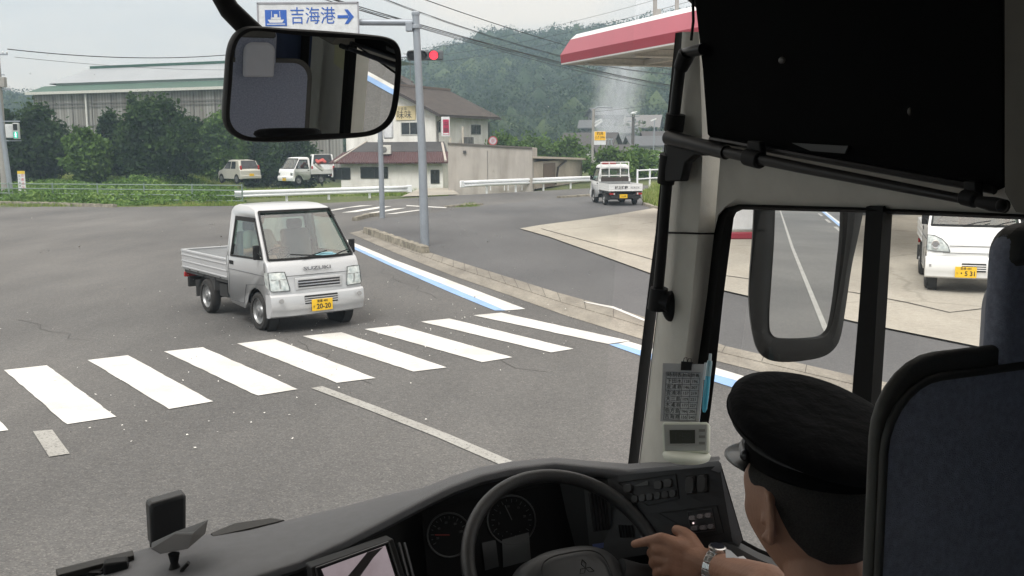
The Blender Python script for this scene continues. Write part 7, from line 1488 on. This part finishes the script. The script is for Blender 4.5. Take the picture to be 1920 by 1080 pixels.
# hand: palm plate with knuckles, five separate fingers
HD = 2.06
chain(mb, [wrist, hp_(1318, 1052, 2.04, .027), hp_(1290, 1042, HD, .026)]); chain(mb, [hp_(1322, 1066, 2.04, .022), hp_(1280, 1068, HD, .022), hp_(1258, 1062, HD, .019)]); chain(mb, [hp_(1300, 1036, HD, .022), hp_(1264, 1022, HD, .0185)]); chain(mb, [hp_(1295, 1052, HD, .024), hp_(1258, 1036, HD, .019)]); chain(mb, [hp_(1295, 1060, HD, .022), hp_(1257, 1050, HD, .019)])
chain(mb, [hp_(1302, 1030, HD, .021), hp_(1294, 1012, HD+.01, .0165), hp_(1283, 1000, HD+.02, .0135), hp_(1269, 994, HD+.03, .0115)], 10)                      # thumb
chain(mb, [hp_(1263, 1020, HD, .0165), hp_(1240, 1009, HD+.005, .0125), hp_(1217, 1014, HD+.015, .0105), hp_(1190, 1020, HD+.03, .0088)], 10)                 # index, pointing along the pad
chain(mb, [hp_(1258, 1034, HD, .0165), hp_(1231, 1030, HD+.005, .0125), hp_(1221, 1036, HD+.035, .0105), hp_(1228, 1044, HD+.06, .0095)], 10)                 # middle, curled over the rim
chain(mb, [hp_(1256, 1050, HD, .016), hp_(1233, 1049, HD+.005, .0118), hp_(1224, 1056, HD+.035, .010), hp_(1232, 1064, HD+.06, .009)], 10)                    # ring
chain(mb, [hp_(1260, 1066, HD, .0145), hp_(1240, 1070, HD+.005, .0105), hp_(1230, 1076, HD+.03, .009), hp_(1236, 1082, HD+.05, .008)], 10)                    # little
# right arm down to the lower rim
rw_ = D_(WH(.13, -.19, .02)); chain(mb, [(sx_+.17, ty, sz-.03, .062), (sx_+.24, ty+.12, sz-.26, .05), (rw_.x+.06, rw_.y-.10, rw_.z-.02, .032), (rw_.x+.01, rw_.y-.03, rw_.z, .026)])
for k in range(4): p0 = rw_+V3((.0-.018*k+.02, -.01, 0)); chain(mb, [(p0.x, p0.y, p0.z+.012, .011), (p0.x, p0.y+.035, p0.z+.02, .010), (p0.x, p0.y+.045, p0.z-.008, .009)], 8)
p0 = rw_+V3((-.03, -.02, .0)); chain(mb, [(p0.x+.02, p0.y-.01, p0.z+.01, .014), (p0.x-.02, p0.y+.01, p0.z+.025, .011)], 8)
for s in (-1, 1): chain(mb, [(sx_+s*.09, ty+.03, sz-.50, .10), (sx_+s*.14, ty+.48, sz-.50, .075), (sx_+s*.15, ty+.60, sz-.80, .05)])
body = part('body', mb, M_SKIN, drv, weld=False, fix=False); fuse(body, .0034, 5)
# thumb nail
# shirt
M_SHIRT = mat('white_shirt', (.55, .56, .58), .85, var=.04, scale=6, bump=.3, bscale=20)
mb = MB(); chain(mb, [(sx_, ty, sz-.06, .125), (sx_, ty+.01, sz-.25, .168), (sx_, ty+.02, sz-.44, .172)], 20); chain(mb, [(sx_-.15, ty, sz-.02, .074), (sx_+.15, ty, sz-.02, .074)])
for s in (-1, 1): chain(mb, [(sx_+s*.16, ty, sz-.03, .074), (sx_+s*.215, ty+.05, sz-.16, .068)])
o = part('shirt', mb, M_SHIRT, drv, weld=False, fix=False); fuse(o, .007)
mb = MB(); chain(mb, [(sx_+s*.09, ty+.03, sz-.50, .115) for s in (-1, 1)]); 
for s in (-1, 1): chain(mb, [(sx_+s*.09, ty+.03, sz-.50, .115), (sx_+s*.14, ty+.48, sz-.50, .088), (sx_+s*.15, ty+.60, sz-.80, .062)])
o = part('trousers', mb, mat('dark_trousers', (.02, .022, .03), .9), drv, weld=False, fix=False); fuse(o, .009)
# hair: cropped shell on the back and sides of the head
def hf(v):
    v = Vector(v); x, y, z = v
    return v
mb = MB(); hr_ = []
for k in range(-60, 61):
    ph = math.radians(k*2.0); ap = abs(k*2.0); zl = float(np.interp(ap, [0, 35, 55, 68, 76, 84, 92, 98, 104, 110, 116, 120], [-.062, -.060, -.048, -.024, .004, .030, .036, .036, .034, .036, .042, .048])); col_ = []
    for i in range(15):
        z = .102+(zl-.102)*i/14; rr_ = math.sqrt(max(0, 1-(z/.1235)**2)); x = -.1085*rr_*math.cos(ph); y = .0840*rr_*math.sin(ph)
        if z < 0: x *= (1-.30*smst(-z/.12)) if x < 0 else 1; y *= 1-.22*smst(-z/.115)
        col_.append(HM @ Vector((x, y, z)))
    hr_.append(col_)
mb.grid(hr_)
M_HAIR = mat('short_hair', (.018, .015, .013), .8, var=.9, scale=420, bump=1, bscale=700, col2=(.055, .048, .042))
o = part('hair', mb, M_HAIR, drv, smooth=70, fix=True); sm_ = o.modifiers.new('s', 'SOLIDIFY'); sm_.thickness = .005; sm_.offset = -1
# peaked cap: band, crown, peak, strap, badge
capM = HM @ Matrix.Translation((-.004, 0, -.004)) @ Matrix.Rotation(R(-8), 4, 'Y')
def capring(a, b, z, tilt=0.0, n=48, cx=0.0): return [capM @ Vector((cx+a*math.cos(2*math.pi*k/n), b*math.sin(2*math.pi*k/n), z+tilt*math.cos(2*math.pi*k/n))) for k in range(n+1)]
M_CAP = mat('cap_cloth', (.0075, .0075, .0085), .95, var=.35, scale=25, bump=.35, bscale=45, spec=.08, sheen=.08)
M_BAND = mat('cap_band', (.004, .004, .0045), .95, spec=.08)
rows = [capring(.104, .087, .060, .002), capring(.105, .088, .064, .002), capring(.107, .091, .088, .008)]
mb = MB(); mb.grid(rows); hat = part('peaked_cap', mb, M_BAND, drv, smooth=60); hat.modifiers.new('s', 'SOLIDIFY').thickness = .004
rows = [capring(.107, .0915, .085, .008), capring(.113, .099, .092, .014), capring(.124, .112, .102, .024), capring(.129, .119, .112, .036), capring(.125, .116, .124, .039), capring(.108, .102, .131, .035), capring(.07, .066, .134, .021), capring(.03, .03, .134, .009), capring(.001, .001, .133, 0)]
mb = MB(); mb.grid(rows); o = part('crown', mb, M_CAP, hat, smooth=70); mb = MB(); mb.tube(capring(.1292, .1192, .113, .0365), .0013, 6, cap=False); part('crown_piping', mb, M_CAP, hat, smooth=60); mb = MB(); mb.tube(capring(.1082, .0922, .087, .0080), .0014, 6, cap=False); part('band_seam', mb, M_CAP, hat, smooth=60)
mb = MB(); g_ = []
for i in range(7):
    f_ = i/6; row = []
    for k in range(17):
        a = math.radians(-62+124*k/16); ext_ = max(0, math.sin(math.pi*k/16))**.6*.052*f_; row.append(capM @ Vector((.105*math.cos(a)*(1+0)+ext_*1.0, .089*math.sin(a)*(1+.12*f_), .064+.002*math.cos(a)-.021*f_*math.cos(a)-.004*f_**2+.006*(1-abs(k-8)/8)*f_)))
    g_.append(row)
mb.grid(g_); o = part('peak', mb, mat('peak_vinyl', (.022, .021, .020), .4, var=.2, scale=10, coat=.25), hat, smooth=70); o.modifiers.new('s', 'SOLIDIFY').thickness = .004
mb = MB(); mb.tube([capM @ Vector((.1075*math.cos(math.radians(a)), .0925*math.sin(math.radians(a)), .071+.003*math.cos(math.radians(a)))) for a in range(-64, 65, 8)], .0062, 8); part('chin_strap', mb, mat('strap_leather', (.03, .03, .032), .3, .1, var=.3, scale=90), hat, smooth=60)
for s in (-1, 1): mb = MB(); c = capM @ Vector((.108*math.cos(s*1.08), .0945*math.sin(s*1.08), .072)); mb.ell(c, (.007, .007, .008), 12, 8); part('strap_button', mb, mat('button_dark_metal', (.08, .08, .085), .3, .8), hat)
mb = MB(); c = capM @ Vector((.112, 0, .084)); mb.ell(c, (.016, .006, .014), 14, 8); part('badge', mb, mat('badge_metal', (.35, .33, .28), .3, .9, var=.3, scale=200), hat)
# wrist watch: links round the wrist
wa = V3(wrist[:3]); wb_ = V3(hp_(1318, 1052, 2.04)); wd = (wb_-wa).normalized(); wc = wa+wd*.004; 
s1_ = wd.orthogonal().normalized(); toC = (D_(C0)-wc); toC = (toC-wd*toC.dot(wd)).normalized(); s2_ = wd.cross(toC)
mb = MB(); n_ = 16; rA, rB = .0325, .0355
M_WAT = mat('watch_steel', (.62, .61, .60), .22, .9, var=.12, scale=60)
for k in range(n_):
    a = 2*math.pi*(k+.5)/n_; dr = toC*math.cos(a)+s2_*math.sin(a); tg_ = -toC*math.sin(a)+s2_*math.cos(a); c = wc+dr*.0335
    m_ = Matrix((wd, tg_, dr)).transposed(); mb.box(c, (.025, .0122, .0035), m_); mb.box(c+dr*.0012, (.010, .0108, .003), m_)
wt = part('watch', mb, M_WAT, drv, bev=.0008)
upv = (V3((0, 0, 1))-wd*wd.z).normalized(); dr = (upv*.9+s2_*.0).normalized(); c = wc+dr*.0365; mb = MB(); mb.lathe([(.0165, -.004), (.018, 0), (.0175, .005), (.014, .0065)], c, dr, 24); part('watch_case', mb, M_WAT, wt, smooth=40)
mb = MB(); mb.lathe([(.001, .0), (.014, .0), (.014, .0006)], c+dr*.0066, dr, 24); part('watch_face', mb, mat('watch_dial', (.02, .022, .03), .15), wt)
